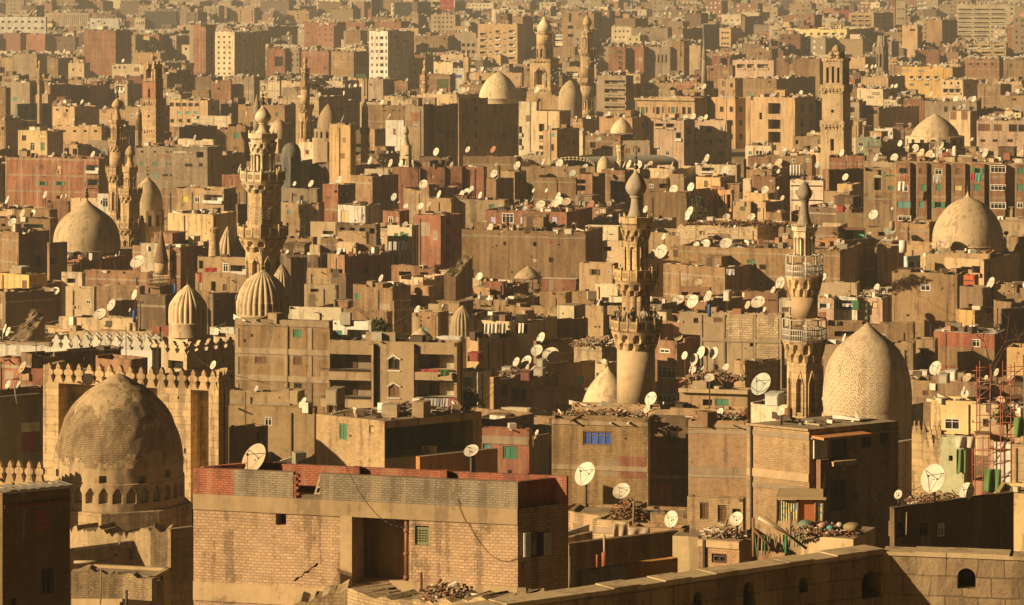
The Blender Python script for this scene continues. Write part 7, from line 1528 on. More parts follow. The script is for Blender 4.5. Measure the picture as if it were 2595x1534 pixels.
    mb = MB(); mb.obox(PX_(860, 542, .06), PX_(984, 542, .06)-PX_(860, 542, .06), (0, .04, 0), (0, 0, (PX_(860, 385).z-PX_(860, 542).z))); mb.build('panel', [pm('orange_board', (.55, .17, .06))], root, O)
    r = random.Random(3)
    for x0, x1 in ((703, 856), (988, 1040)):
        mb = MB(); n_ = int((x1-x0)/9)
        for i in range(n_):
            xa = x0+(x1-x0)*i/n_; xb = x0+(x1-x0)*(i+1)/n_
            for j in range(9):
                q0, q1 = 385+17*j, 385+17*(j+1); c = r.choice([(.62, .52, .10), (.66, .62, .48), (.14, .34, .50), (.62, .58, .42), (.55, .45, .12), (.62, .60, .50)]); dy = .05*(i % 2)
                mb.face([PX_(xa, q1, dy), PX_(xb, q1, .05-dy), PX_(xb, q0, .05-dy), PX_(xa, q0, dy)], 0, c=c)
        mb.build('curtain', [am('flowered_cloth', .8)], root, O)
    e = PX_(1040, 545)+Vector((.35, 2.3, 0)); mb = MB(); mb.obox(PX_(1042, 555), e-PX_(1042, 545), (0, .05, 0), (0, 0, 1.75)); mb.build('side_panel', [pm('dark_board', (.12, .07, .04))], root, O)
    claim(*N('C3', 695, 350), *N('C3', 1110, 560), D); ANCH.append((root['label'], *N('C3', 880, 450), D, root))
    # sacks, basins and poles on the rubbish platform
    def blob(reg, x, y, w, hh, D, c, name, label, cat, seed=1):
        px, py = N(reg, x, y); p = W(px, py, D); rx, rz = w/2/K*D/F, hh/2/K*D/F; mb = MB()
        mb.lathe([(rx*max(.05, math.sin(math.pi*(.06+.94*i/9)))**.8, p.z-rz*math.cos(math.pi*(.06+.94*i/9))) for i in range(10)], 20, p.x, p.y, rf=lambda r_, z, t: r_*(1+.22*mn.noise(Vector((math.cos(t)*1.5, math.sin(t)*1.5+seed, z*2))))); single(mb, name, [pm(name+'_%d' % seed, c, .7)], label, cat, (p.x, p.y, p.z-rz)); 
    for i, a in enumerate([(920, 565, 120, 70, (.15, .20, .14), 'sack', 'dull teal sack heaped under roof shack', 'sack'), (1040, 570, 70, 44, (.36, .22, .18), 'basin', 'pink plastic basin on the rubbish platform', 'basin'), (1095, 588, 60, 36, (.09, .22, .20), 'tub', 'turquoise tub on the rubbish platform', 'tub'), (1162, 568, 48, 42, (.48, .43, .34), 'sack', 'small white sack on the rubbish platform', 'sack'), (1132, 606, 76, 60, (.42, .30, .16), 'sack', 'full tan sack on the rubbish platform', 'sack'), (1255, 582, 130, 66, (.28, .20, .10), 'tarp', 'brown tarp bundle at end of rubbish platform', 'tarp')]): blob('C3', a[0], a[1], a[2], a[3], 129.5-.3*(i % 3), a[4], a[5], a[6], a[7], i+1)
    r = random.Random(8); FP = [(.10, .17, .05), (.28, .15, .07), (.36, .26, .14), (.08, .20, .07), (.22, .14, .07)]
    def pole(reg, x0, y0, x1, y1, D, rad, c, label, name='pole', cat='pole', group=None):
        a, b = W(*N(reg, x0, y0), D), W(*N(reg, x1, y1), D+.3); mb = MB(); mb.tube(a, b, rad, n=6); o = single(mb, name, [pm('pole_%d%d%d' % tuple(int(v*100) for v in c), c)], label, cat, a, group); return o
    for i in range(16):
        x = 545+i*23+r.uniform(-6, 6); pole('C3', x+r.uniform(-10, 20), 800-i*6, x, 640+r.uniform(-10, 18)-i*1.0, 120, .03, FP[i % 5], 'coloured stick of the makeshift fence below roof shack', 'fence_stick', 'stick', 'sticks of the makeshift fence')
    for a in [(570, 515, 790, 640, (.60, .52, .38), 'pale beam lying across the fence'), (612, 508, 920, 740, (.20, .13, .07), 'long dark beam lying across the fence'), (530, 600, 710, 772, (.22, .12, .05), 'brown brace leaning on the fence'), (533, 800, 530, 515, (.24, .14, .07), 'upright corner post of makeshift fence'), (800, 640, 800, 470, (.30, .20, .11), 'thin upright post before flowered curtains'), (770, 780, 770, 645, (.06, .24, .08), 'bright green plank of makeshift fence')]:
        pole('C3', *a[:4], 119.5, .055, a[4], a[5])
    pole('B3', 600, 1135, 597, 915, 91, .045, (.20, .08, .05), 'dark iron pole before main brick house'); pole('B3', 2150, 590, 2155, 395, 145, .06, (.26, .17, .09), 'wooden post at the timber heap'); pole('B3', 1690, 995, 1688, 795, 104, .04, (.10, .07, .05), 'dark pole right of main brick house'); pole('B3', 1940, 800, 1937, 640, 121, .05, (.42, .28, .16), 'pale rod on rusty barrel')
    pole('A3', 735, 1150, 740, 885, 130, .03, (.30, .22, .13), 'thin aerial pole over low plastered house'); pole('A3', 925, 1170, 925, 1045, 128, .06, (.08, .06, .05), 'short crossed post by low plastered house'); pole('A3', 540, 840, 778, 835, 139, .07, (.50, .38, .22), 'pale beam jutting over low plastered house')
    pole('A2', 100, 600, 125, 765, 227, .05, (.40, .36, .30), 'slim antenna pole on rust parapet house'); pole('C3', 1650, 640, 1653, 475, 139, .03, (.34, .26, .16), 'thin rod before long dark house')
    # timber heap on the low crumbling house
    def heap(reg, x0, x1, y, D, label, n, cs, hm, seed, name='rubble_heap', cat='heap'):
        r = random.Random(seed); a, b = W(*N(reg, x0, y), D), W(*N(reg, x1, y), D); mb = MB(); L = b.x-a.x; sc = max(.5, min(1, D/240)); n = int(n*(1 if sc > .8 else 1.7))
        for i in range(int(n*2.2)):
            u = r.uniform(0, 1); q = a+(b-a)*u; hgt = .75*hm*r.random()*math.sin(math.pi*min(1, max(0, u)))**.7; c = r.choice(cs); s = r.uniform(.6, 1.2)
            p = q+Vector((0, r.uniform(0, 1.4), r.uniform(-.1, hgt)))
            d = Vector((r.uniform(-1, 1), r.uniform(-.6, .6), r.uniform(-.35, .35))).normalized()*(r.uniform(.08, .24) if r.random() < .9 else r.uniform(.4, .8))*sc; e = d.orthogonal().normalized(); f = d.cross(e).normalized()
            mb.obox(p, d, e*(sc*r.uniform(.05, .16)), f*(sc*r.uniform(.03, .12)), 0, tuple(v*s for v in c))
        ob = single(mb, name, [am('clutter')], label, cat, (a.x+L/2, a.y+.7, a.z)); ob['kind'] = 'stuff'; return ob
    WD = [(.22, .12, .06), (.10, .06, .03), (.34, .22, .12), (.28, .10, .05)]; RB_ = [(.50, .40, .27), (.36, .26, .16), (.58, .50, .38), (.26, .17, .10), (.42, .22, .13)]
    heap('B3', 1990, 2230, 520, 147, 'heap of broken timber and rusty scrap', 130, WD, 1.3, 1, 'timber_heap'); heap('C3', 800, 1260, 650, 128.5, 'long heap of rubbish and rags on platform', 260, RB_+WD, .5, 2); heap('C3', 170, 470, 660, 122.6, 'stone rubble on concrete rim house', 200, RB_, .45, 3); heap('B3', 600, 960, 1100, 89.6, 'stacked broken slabs on crumbling wall', 70, RB_+WD, .35, 4); heap('C3', 1680, 2150, 410, 143.5, 'scrap clutter along the long dark house', 260, WD+RB_, .5, 5)
    heap('B2', 340, 780, 885, 219, 'dry sticks strewn on the corner house roof', 200, RB_+WD, .3, 6); heap('C2', 30, 480, 580, 243, 'rubbish heap between the crowded dishes', 260, RB_+WD, .8, 7); heap('B2', 1180, 1500, 545, 280, 'clutter under water tanks on wide roof', 200, RB_+WD, .6, 8); heap('B2', 1730, 2020, 330, 262, 'brick rubble slope left of round minaret', 240, RB_, .9, 9); heap('C2', 100, 480, 872, 215, 'debris around little dish behind pinkish house', 200, WD+RB_, .6, 10); heap('B2', 1600, 2220, 850, 216.5, 'debris along roof of blue window house', 260, WD+RB_, .5, 11); heap('C1', 20, 760, 545, 395, 'long pile of dark scrap on block walled house', 300, WD, .7, 12)
    # water tanks, barrels, roof cabinets and air conditioners
    def tank(reg, x, yb, yt, w, D, m, label, name='water_tank', cat='water tank'):
        a = W(*N(reg, x, yb), D); zt = H-(N(reg, x, yt)[1]-YH)*D/F; rr = w/2/K*D/F; hh = zt-a.z; mb = MB(); mb.lathe([(rr, a.z-.5), (rr, a.z+.03*hh), (rr*1.03, a.z+.3*hh), (rr, a.z+.33*hh), (rr*1.03, a.z+.63*hh), (rr, a.z+.66*hh), (rr, zt-.12*hh), (rr*.5, zt-.02*hh), (rr*.2, zt)], 18, a.x, a.y); single(mb, name, [m], label, cat, (a.x, a.y, a.z-.5))
    WT = pm('tank_white', (.70, .64, .52), .4); BT = pm('tank_blue', (.03, .11, .32), .4); RT = pm('barrel_rust', (.30, .10, .06), .6)
    for i, x in enumerate((808, 828, 850, 872)): tank('C1', x, 162, 108, 20, 462, WT, ['first white water barrel of the roof row', 'second white water barrel of the roof row', 'third white water barrel of the roof row', 'last white water barrel of the roof row'][i])
    tank('C1', 1625, 716, 660, 56, 330, WT, 'big white tank on flat tan terrace'); tank('A2', 982, 125, 74, 24, 300, BT, 'blue barrel beside brown wall of ribbed dome'); tank('A1', 1282, 1018, 985, 22, 372, BT, 'blue barrel by the wooden minaret base'); tank('C1', 2005, 60, -30, 34, 456, WT, 'pale tank on the long block roof'); tank('A2', 950, 220, 168, 40, 296, pm('tank_tan', (.42, .30, .17)), 'tan clay tank on rubbly terrace'); tank('B3', 1938, 808, 765, 40, 121, RT, 'rusty barrel on yard rubble'); tank('B3', 1886, 808, 783, 18, 121, RT, 'small rusty can on yard rubble'); tank('C1', 210, '2:80', '2:30', 26, 262, BT, 'blue gas bottle among crowded dishes'); tank('C2', 788, 855, 790, 60, 200, pm('barrel_brown', (.18, .09, .05)), 'brown barrel beside small roof dish'); tank('C1', 1545, 560, 518, 40, 372, pm('tank_tan', (.42, .30, .17)), 'brown chimney pot near teal dish'); tank('C1', 1690, 80, 55, 24, 456, RT, 'red pot on long block roof')
    def cabinet(reg, x0, x1, yb, yt, D, m, label, name='cabinet', cat='cabinet', dep=.9, legs=False):
        a, b = W(*N(reg, x0, yb), D), W(*N(reg, x1, yb), D); zt = H-(N(reg, x0, yt)[1]-YH)*D/F; dz = zt-a.z; mb = MB(); al = -.35; w = (b.x-a.x); o = Vector((a.x, a.y, a.z)); u = Vector((w*math.cos(al), w*math.sin(al), 0)); v = Vector((-math.sin(al), math.cos(al), 0))*dep
        root = thing(name, label, cat, o); mb.obox(o, u, v, (0, 0, dz)); mb.build('body', [m], root, o); mb = MB(); mb.obox(o+u*.08+Vector((0, 0, dz*.1))-v*.03, u*.84, v*.03, (0, 0, dz*.8)); mb.build('door', [m], root, o); mb = MB(); mb.obox(o-u*.04-v*.05+Vector((0, 0, dz)), u*1.08, v*1.1, (0, 0, .06)); mb.build('top', [m], root, o)
        if legs:
            for i, j in ((.05, .05), (.95, .05), (.05, .95), (.95, .95)): mb = MB(); p = o+u*i+v*j; mb.tube(p, p-Vector((0, 0, 2.5)), .06, n=5); mb.build('leg', [IRON], root, o)
        return root
    GRM = pm('tank_grey', (.40, .36, .27), .6)
    cabinet('B2', 1188, 1255, 560, 495, 283, GRM, 'grey square tank on cream house roof', 'water_tank', 'water tank'); cabinet('B2', 1442, 1490, 500, 440, 280, GRM, 'tall grey tank beneath upturned dish', 'water_tank', 'water tank'); cabinet('B2', 1420, 1490, 555, 505, 278, GRM, 'low grey tank beside tall tank', 'water_tank', 'water tank'); cabinet('B2', 938, 1020, 450, 392, 268, pm('cabinet_red', (.34, .08, .06)), 'red roof cabinet by the tan shack wall', dep=1.2); cabinet('B2', 1325, 1395, 590, 530, 276, pm('cabinet_maroon', (.15, .05, .04)), 'maroon roof box in tank clutter'); cabinet('A2', 2385, 2470, 770, 655, 241, pm('shed_tan', (.30, .24, .15)), 'tall roof cabin on wooden blocks', dep=1.6, legs=True); cabinet('A2', 2120, 2185, 760, 672, 246, pm('shed_sand', (.46, .34, .19)), 'narrow sandy cabinet by thrown dish', dep=1.3)
    cabinet('C2', 617, 715, 778, 692, 214, pm('shed_white', (.70, .66, .56), .5), 'big white box beside the pale railed minaret', dep=1.6); cabinet('C2', 1888, 1950, 612, 548, 221, GRM, 'rounded grey tank on tan house roof', 'water_tank', 'water tank'); cabinet('C2', 1935, 2008, 590, 520, 223, WT, 'ribbed white tank on tan house roof', 'water_tank', 'water tank'); cabinet('C1', 1146, 1190, 455, 412, 395, pm('cabinet_bright_red', (.40, .06, .04)), 'red box on roof of laundry house'); cabinet('C1', 1912, 1960, 75, 25, 456, pm('cabinet_red', (.34, .08, .06)), 'red hut on the long block roof'); cabinet('C1', 2360, 2410, 75, 25, 456, pm('cabinet_brick', (.36, .14, .08)), 'brick red hut at end of long block roof'); cabinet('C1', 312, 355, 1105, 1035, 268, WT, 'white corrugated cistern beside hut', 'water_tank', 'water tank'); cabinet('C1', 190, 238, 520, 495, 398, WT, 'pale crate on scrap covered roof', 'crate', 'crate')
    def ac(reg, x, y, w, D, label, face=0):
        p = W(*N(reg, x, y), D); s = w/K*D/F; root = thing('air_conditioner', label, 'air conditioner', p); u = Vector((1, -.3, 0)).normalized(); v = Vector((.3, 1, 0)).normalized(); mb = MB(); mb.obox(p-u*s/2-Vector((0, 0, s*.35))-v*s*.2, u*s, v*s*.4, (0, 0, s*.7)); mb.build('casing', [paint('c')], root, p)
        mb = MB(); c = p-v*(s*.2+.012)-u*s*.12; mb.ring(c, s*.26, .02, u, 18); mb.ring(c, s*.15, .015, u, 14); [mb.tube(c, c+(u*math.cos(t)+Vector((0, 0, 1))*math.sin(t))*s*.24, s*.045, n=4) for t in (0, 1.57, 3.14, 4.71)]; mb.build('fan_grille', [IRON], root, p)
    ac('A1', 432, 163, 34, 419, 'white air conditioner on the red brick block'); ac('A2', 555, 55, 34, 299, 'old wall unit under cross window'); ac('B2', 655, 1105, 105, 217.6, 'big air conditioner on the shaded terrace'); ac('C1', 150, 610, 34, 396, 'air conditioner in pale block wall'); ac('B1', 1500, 482, 20, 427, 'small unit above lavender balcony')
    # fallen sloping slabs
    def slab(reg, q4, D0, D1, label):
        L0, L1, U1, U0 = [W(*N(reg, x, y), d) for (x, y), d in zip(q4, (D0, D0, D1, D1))]; root = thing('sloping_slab', label, 'slab', Vector((L0.x, L0.y, L0.z-3))); mb = MB(); dn = lambda p: Vector((p.x, p.y, root.location.z)); nx = 14; g = {}
        for i in range(nx+1):
            for j in range(9):
                u, v = i/nx, j/8; p = (L0*(1-v)+L1*v)*(1-u)+(U0*(1-v)+U1*v)*u; p = p+Vector((0, 0, .18*mn.noise(p*1.3)+.1*mn.noise(p*4))); g[i, j] = p
        for i in range(nx):
            for j in range(8): mb.face([g[i, j], g[i, j+1], g[i+1, j+1], g[i+1, j]])
        mb.build('rubble_top', [RRO], root, root.location); mb = MB()
        for i in range(nx):
            mb.face([dn(g[i, 8]), dn(g[i+1, 8]), g[i+1, 8], g[i, 8]]); mb.face([dn(g[i+1, 0]), dn(g[i, 0]), g[i, 0], g[i+1, 0]])
        mb.face([dn(L0), dn(L1), L1, L0]); mb.face([dn(U1), dn(U0), U0, U1]); mb.build('side_wall', [wm('brick', COLS['mud'])], root, root.location); ANCH.append((label, *N(reg, *q4[0]), D0, root)); claim(*N(reg, min(p[0] for p in q4), min(p[1] for p in q4)), *N(reg, max(p[0] for p in q4), max(p[1] for p in q4)), D0)
    slab('B1', ((765, 915), (850, 935), (975, 785), (905, 768)), 362, 368, 'sloping rubble slab before the large shadowed wall'); slab('A2', ((62, 300), (200, 305), (330, 110), (235, 68)), 296, 303, 'long sloping slab with crumbling top')
    # vaulted hall
    D = 562; c = W(*N('B1', 1700, 118), D); w, hh = 168/K*D/F, 64/K*D/F; root = thing('market_hall', 'curved tin roof hall with arched truss front', 'hall', (c.x, c.y, 0)); O = root.location; ax = Vector((math.sin(1.12), math.cos(1.12), 0))*17; mb = MB(); tr = MB(); pv = None
    for i in range(19):
        t = math.pi*i/18; p = c+Vector((-w*math.cos(t), 0, hh*math.sin(t))); q_ = c+Vector((-w*.96*math.cos(t), 0, hh*.72*math.sin(t)))
        if pv: mb.face([pv[0], p, p+ax, pv[0]+ax]); mb.face([pv[0]-Vector((0, 0, .1)), pv[0]+ax-Vector((0, 0, .1)), p+ax-Vector((0, 0, .1)), p-Vector((0, 0, .1))]); tr.tube(pv[0], p, .11, n=5); tr.tube(pv[1], q_, .09, n=5); tr.tube(pv[0], q_, .06, n=4)
        pv = (p, q_)
    mb.build('roof', [pm('tin_roof_grey', (.42, .38, .30), .5)], root, O); tr.tube(c-Vector((w, 0, 0)), c+Vector((w, 0, 0)), .1, n=5); tr.build('truss', [pm('cream_steel', (.66, .56, .36))], root, O)
    mb = MB(); wall(mb, c-Vector((w, 0, 0)), c+Vector((w, 0, 0)), 0, c.z); wall(mb, c+Vector((w, 0, 0)), c+Vector((w, 0, 0))+ax, 0, c.z); mb.build('wall', [MPL], root, O); claim(*N('B1', 1530, 55), *N('B1', 2140, 118), D); ANCH.append((root['label'], *N('B1', 1700, 60), D, root))
    # boards
    def board(reg, x0, x1, yt, yb, D, c, label, marks=None, mc=(.6, .5, .4)):
        a, b = W(*N(reg, x0, yb), D), W(*N(reg, x1, yb), D); zt = H-(N(reg, x0, yt)[1]-YH)*D/F; root = thing('billboard', label, 'billboard', (a.x, a.y, a.z-6)); O = root.location; mb = MB(); mb.obox(a, b-a, (0, .4, 0), (0, 0, zt-a.z)); mb.build('panel', [pm('board_%d' % len(MATS), c)], root, O); mb = MB()
        for f in (.1, .9): mb = MB(); p = a+(b-a)*f; mb.tube((p.x, p.y+.2, a.z-6), (p.x, p.y+.2, a.z), .25, n=6); mb.build('support', [IRON], root, O)
        if marks:
            mb = MB(); r = random.Random(5); L = (b-a).length; hh = zt-a.z
            for i in range(marks): x, z = r.uniform(.08, .8), r.uniform(.12, .8); mb.obox(a+(b-a)*x+Vector((0, -.03, hh*z)), (L*r.uniform(.04, .14), 0, 0), (0, .02, 0), (0, 0, hh*r.uniform(.03, .09)))
            mb.build('emblem', [pm('board_marks_%d' % len(MATS), mc)], root, O)
        claim(*N(reg, x0, yt), *N(reg, x1, yb), D); ANCH.append((label, *N(reg, x0, yt), D, root))
    board('B0', 735, 836, -25, 72, 2300, (.55, .06, .07), 'bright red billboard cut by the upper border', 14, (.70, .45, .42)); board('B0', 845, 920, 2, 80, 2305, (.06, .055, .045), 'black billboard beside the red billboard'); board('B0', 405, 530, 20, 158, 2000, (.05, .055, .05), 'large dark billboard left of red billboard', 26, (.13, .12, .10)); board('C0', 1118, 1240, 74, 128, 2050, (.42, .10, .07), 'red sign with pale figure panel', 20, (.62, .50, .42)); board('B0', 123, 192, 540, 575, 1080, (.10, .18, .07), 'small green board on narrow tan house'); board('B0', 712, 797, 580, 645, 1010, (.13, .18, .07), 'green billboard with orange stripe among minarets', 3, (.5, .3, .1)); board('C0', 1120, 1150, 86, 125, 2048, (.62, .52, .42), 'pale panel beside the red sign')
    # sagging wires from roof to roof
    def cable(reg, x0, y0, x1, y1, D0, D1, sag, label):
        a, b = W(*N(reg, x0, y0), D0), W(*N(reg, x1, y1), D1); mb = MB(); pv = a
        for i in range(1, 15): t = i/14; p = a+(b-a)*t-Vector((0, 0, sag*4*t*(1-t))); mb.tube(pv, p, .022 if D0 > 150 else .014, n=4); pv = p
        single(mb, 'cable', [IRON], label, 'cable', a)
    for q_ in (('B3', 30, 100, 560, 560, 103, 102.6, .8, 'thin wire drooping down the front of main brick house'), ('B2', 1430, 790, 2300, 760, 232, 230, .9, 'wire sagging above the blue glass window house'), ('C1', 560, 600, 760, 690, 395, 390, .8, 'wire from block walled house to rust roof room'), ('C2', 440, 470, 640, 640, 230, 215, 1.0, 'wire from brick chimney room to big grey dish'), ('B2', 690, 560, 1120, 640, 258, 300, 1.4, 'wire from balcony flats across the dark alley'), ('B1', 1420, 600, 1900, 560, 400, 410, 1.0, 'wire over the large half shadowed wall'), ('A2', 1330, 300, 1700, 520, 270, 262, .8, 'wire hanging beside the small domed mosque'), ('C1', 1620, 560, 1850, 640, 360, 352, .8, 'wire between orange tan house and sandy dome'), ('C3', 1500, 300, 1900, 150, 150, 170, .6, 'wire from right brick house toward green pier'), ('B1', 60, 560, 350, 620, 396, 385, .9, 'wire from white terrace to arched window house')): cable(*q_)
    # the white birds
    mb = MB(); mb.lathe([(.02, -.16), (.06, -.08), (.075, 0), (.05, .1), (.015, .17)], 8, 0, 0)
    for s in (-1, 1):
        P = [(s*.05, 0, .06), (s*.22, .09, .05), (s*.42, .05, -.03), (s*.24, .06, -.08), (s*.05, 0, -.06)]
        mb.face(P); mb.face([(x, y-.012, z) for x, y, z in P[::-1]])
    mb.face([(-.05, .01, -.26), (.05, .01, -.26), (.03, .01, -.14), (-.03, .01, -.14)]); t = mb.build('bird', [pm('bird_white', (.82, .78, .70), .6)]); me = t.data; bpy.data.objects.remove(t); r = random.Random(4)
    for i in range(62):
        x, y = (r.gauss(1570, 70), r.gauss(575, 45)) if i % 3 else (r.gauss(1870, 28), r.gauss(560, 90)); p = W(*N('B0', x, y), r.uniform(860, 905)); o = bpy.data.objects.new('bird', me); col.objects.link(o); o.location = p; o.rotation_euler = (r.uniform(.9, 2.0), r.uniform(-.8, .8), r.uniform(0, 6.3)); s = r.uniform(.9, 1.5); o.scale = (s, s, s)
        tag(o, 'white bird of the flock wheeling around the two tall minarets', 'bird', 'white birds in the flock')
    # people on the balcony of the plain round minaret
    X, D = (N('B2', 2170, 0)[0]-CX)*250/F, 250; zf = H-(YN('B2', 226)-YH)*D/F+.25*(83/K*D/F)+.01
    def person(lab, ang, rad, shirt, pants, arm, turn, hair=(.02, .015, .01)):
        me = bpy.data.meshes.new('person'); J = {'pel': (0, 0, .92, .13), 'sp': (0, .01, 1.12, .125), 'ch': (0, 0, 1.34, .15), 'nk': (0, 0, 1.49, .055), 'hb': (0, -.01, 1.56, .075), 'ht': (0, -.01, 1.70, .085)}
        E = [('pel', 'sp'), ('sp', 'ch'), ('ch', 'nk'), ('nk', 'hb'), ('hb', 'ht')]
        for s, n_ in ((-1, 'l'), (1, 'r')):
            J['h'+n_] = (s*.10, 0, .86, .095); J['k'+n_] = (s*.11, -.02, .48, .062); J['a'+n_] = (s*.11, .02, .08, .042); J['t'+n_] = (s*.13, -.13, .035, .035); E += [('pel', 'h'+n_), ('h'+n_, 'k'+n_), ('k'+n_, 'a'+n_), ('a'+n_, 't'+n_)]
            J['s'+n_] = (s*.19, 0, 1.40, .06); up = arm if s > 0 else 0
            J['e'+n_] = (s*.27, -.10, 1.14, .042) if not up else (s*.33, -.12, 1.32, .042); J['w'+n_] = (s*.20, -.30, 1.05, .03) if not up else (s*.22, -.22, 1.55, .03); J['f'+n_] = (s*.17, -.37, 1.04, .026) if not up else (s*.16, -.22, 1.63, .026); E += [('ch', 's'+n_), ('s'+n_, 'e'+n_), ('e'+n_, 'w'+n_), ('w'+n_, 'f'+n_)]
        ks = list(J); me.from_pydata([J[k][:3] for k in ks], [(ks.index(a), ks.index(b)) for a, b in E], []); o = bpy.data.objects.new('person', me); col.objects.link(o); o.modifiers.new('skin', 'SKIN'); sv = me.skin_vertices[0].data
        for i, k in enumerate(ks): sv[i].radius = (J[k][3], J[k][3]); sv[i].use_root = (k == 'pel')
        o.modifiers.new('sub', 'SUBSURF').levels = 2; dg = bpy.context.evaluated_depsgraph_get(); nm = bpy.data.meshes.new_from_object(o.evaluated_get(dg)); bpy.data.objects.remove(o); nm.materials.clear()
        for m in (pm('skin_tone', (.34, .19, .11), .6), pm('shirt_%d' % len(MATS), shirt), pm('trousers_%d' % len(MATS), pants)): nm.materials.append(m)
        for p in nm.polygons: z = p.center.z; p.material_index = 2 if z < .95 else (1 if z < 1.47 and math.hypot(p.center.x, p.center.y) < .30 and p.center.y > -.22 else 0); p.use_smooth = True
        a = R_(ang); o = bpy.data.objects.new('person', nm); col.objects.link(o); o.location = (X+rad*math.cos(a), D+rad*math.sin(a), zf); o.rotation_euler.z = a+math.pi/2+turn; tag(o, lab, 'person')
        mb = MB(); mb.lathe([(.092, 1.62), (.098, 1.67), (.085, 1.73), (.05, 1.77), (.01, 1.785)], 12, 0, .012); h_ = mb.build('hair', [pm('hair_%d' % len(MATS), hair)]); h_.parent = o
        mb = MB(); mb.ball((0, -.095, 1.645), .016); mb.ball((-.032, -.082, 1.672), .011, 1); mb.ball((.032, -.082, 1.672), .011, 1); mb.obox((-.022, -.092, 1.605), (.044, 0, 0), (0, .01, 0), (0, 0, .008), 1); f_ = mb.build('face', [pm('skin_tone', (.34, .19, .11)), IRON]); f_.parent = o
    person('person in black shirt raising arm at minaret balcony rail', -152, 1.58, (.03, .03, .035), (.05, .05, .07), 1, .3); person('person in tan shirt beside the one raising arm', -128, 1.6, (.40, .28, .16), (.08, .08, .10), 0, -.3); person('person in dark coat at middle of minaret balcony', -101, 1.62, (.05, .04, .04), (.04, .04, .05), 0, .5); person('person in white shirt right of balcony middle', -70, 1.62, (.62, .56, .46), (.10, .09, .08), 0, -.2); person('person in brown shirt photographing from minaret balcony', -45, 1.6, (.16, .09, .05), (.06, .06, .08), 1, .2); person('person in pale headscarf at shaded balcony end', -24, 1.58, (.35, .28, .2), (.2, .15, .1), 0, .2, (.6, .52, .42))
# ------------------------------------------------------------------ houses that fill the gaps between the surveyed ones
def infill():
    r = random.Random(21); made = []; D = 150.0
    cw = [('mud', 5), ('tan', 5), ('red', 1.2), ('rust', 2), ('grey', 4), ('sand', 3), ('dark', 1), ('cream', .5), ('ochre', .4), ('pink', .4), ('pale', 1)]; cn = [c for c, w in cw]; wt = [w for c, w in cw]
    while D < 1500 and len(made) < 270:
        w = D*2595/F; x = -w*.53
        while x < w*.53 and len(made) < 270:
            sx = r.uniform(7, 13); C = Vector((x+sx/2, D+r.uniform(-3, 3), 0)); th = R_(r.uniform(14, 40)); d = r.uniform(7, 12); hts = [r.uniform(8, 13)]
            if D > 500: hts = [r.uniform(8, 16)]
            hts += [hts[0]*.8, hts[0]*.62, hts[0]*.45]; x += sx+r.uniform(.5, 3)
            kind = r.choices(('brick', 'plaster', 'rough', 'frame'), (5, 4, 2, 1))[0]; colr = r.choices(cn, wt)[0]
            for zt in hts:
                c, s_ = math.cos(th), math.sin(th); A = C+Vector((-c, s_, 0))*sx; E = C+Vector((s_, c, 0))*d; g = gz(C.y); zt2 = zt+g
                q = [PX((p.x, p.y, z)) for p in (A, C, E, A+E-C) for z in (zt2, g)]
                x0, x1 = min(a for a, b in q), max(a for a, b in q); y0 = min(b for a, b in q); y1 = max(b for a, b in q)
                if x1 < 0 or x0 > 2595 or y0 > 1534: break
                tot = bad = hid = 0
                for i in range(int(max(0, x0)//CELL), int(min(2594, x1)//CELL)+1):
                    for j in range(int(max(0, y0)//CELL), int(min(1533, y1)//CELL)+1):
                        k = CLAIM.get((i, j)); tot += 1
                        if k is not None:
                            if k > C.y+2: bad += 1
                            else: hid += 1
                if tot == 0 or hid > .93*tot: break
                if bad > .05*tot: continue
                fo, so, wl = [], [], []
                if D < 1000 and kind != 'rough' or r.random() < .5:
                    for P0, L, lst, fr in ((A, sx, fo, 1), (C, d, so, 0)):
                        for fl in range(1, max(2, int(zt/3))):
                            for cx_ in range(max(1, int(L/3.2))):
                                if r.random() < .42:
                                    u = (cx_+.5)*L/max(1, int(L/3.2)); ww, hh = r.uniform(.8, 1.4), r.uniform(1.0, 1.5); z = zt2-.8-fl*3+.9
                                    if z > g+1: lst.append((u-ww/2, u+ww/2, z, z+hh, .26, 1, 0)); wl.append((fr, lst[-1], r.choice('ddkkkssswcG')))
                nm, ct = ('apartment_block', 'apartment block') if zt > 13 else (('plaster_house', 'house') if kind == 'plaster' else ('brick_house', 'house'))
                h = mkhouse(C, th, th, sx, d, zt2, g-1, kind, colr, r.choice((.5, .8, .9)), True, fo, so, nm, '', ct, 'houses packed between the landmarks')
                h.nw = len(fo); h.y0, h.y1 = y0, y1; h.colr, h.kind, h.size = colr, kind, sx*zt; h.auto = True; h.reg = 'A0'
                for fr, o, t in wl:
                    if t == 'k' or o not in [tuple(o_) for o_ in (fo if fr else so)]: continue
                    gd = [q_ for q_ in (h.gf if fr else h.gs) if abs(q_[0]-max(.06, o[0])) < 1e-6 and abs(q_[2]-o[2]) < .06]
                    if not gd: continue
                    P0 = A if fr else C; dr = Vector((c, -s_, 0)) if fr else Vector((s_, c, 0)); p = P0+dr*((gd[0][0]+gd[0][1])/2); p.z = gd[0][2]; window(h.root, p, math.atan2(dr.y, dr.x), gd[0][1]-gd[0][0], gd[0][3]-gd[0][2], t, False)
                claim(x0, y0, x1, y1, C.y); made.append(h); break
        D += 7+D*.012
    return made, D
CW = dict(mud='brown', tan='tan', red='red', rust='rust red', grey='grey', sand='sandy', dark='dark brown', cream='cream', ochre='ochre', pink='pinkish', pale='pale')
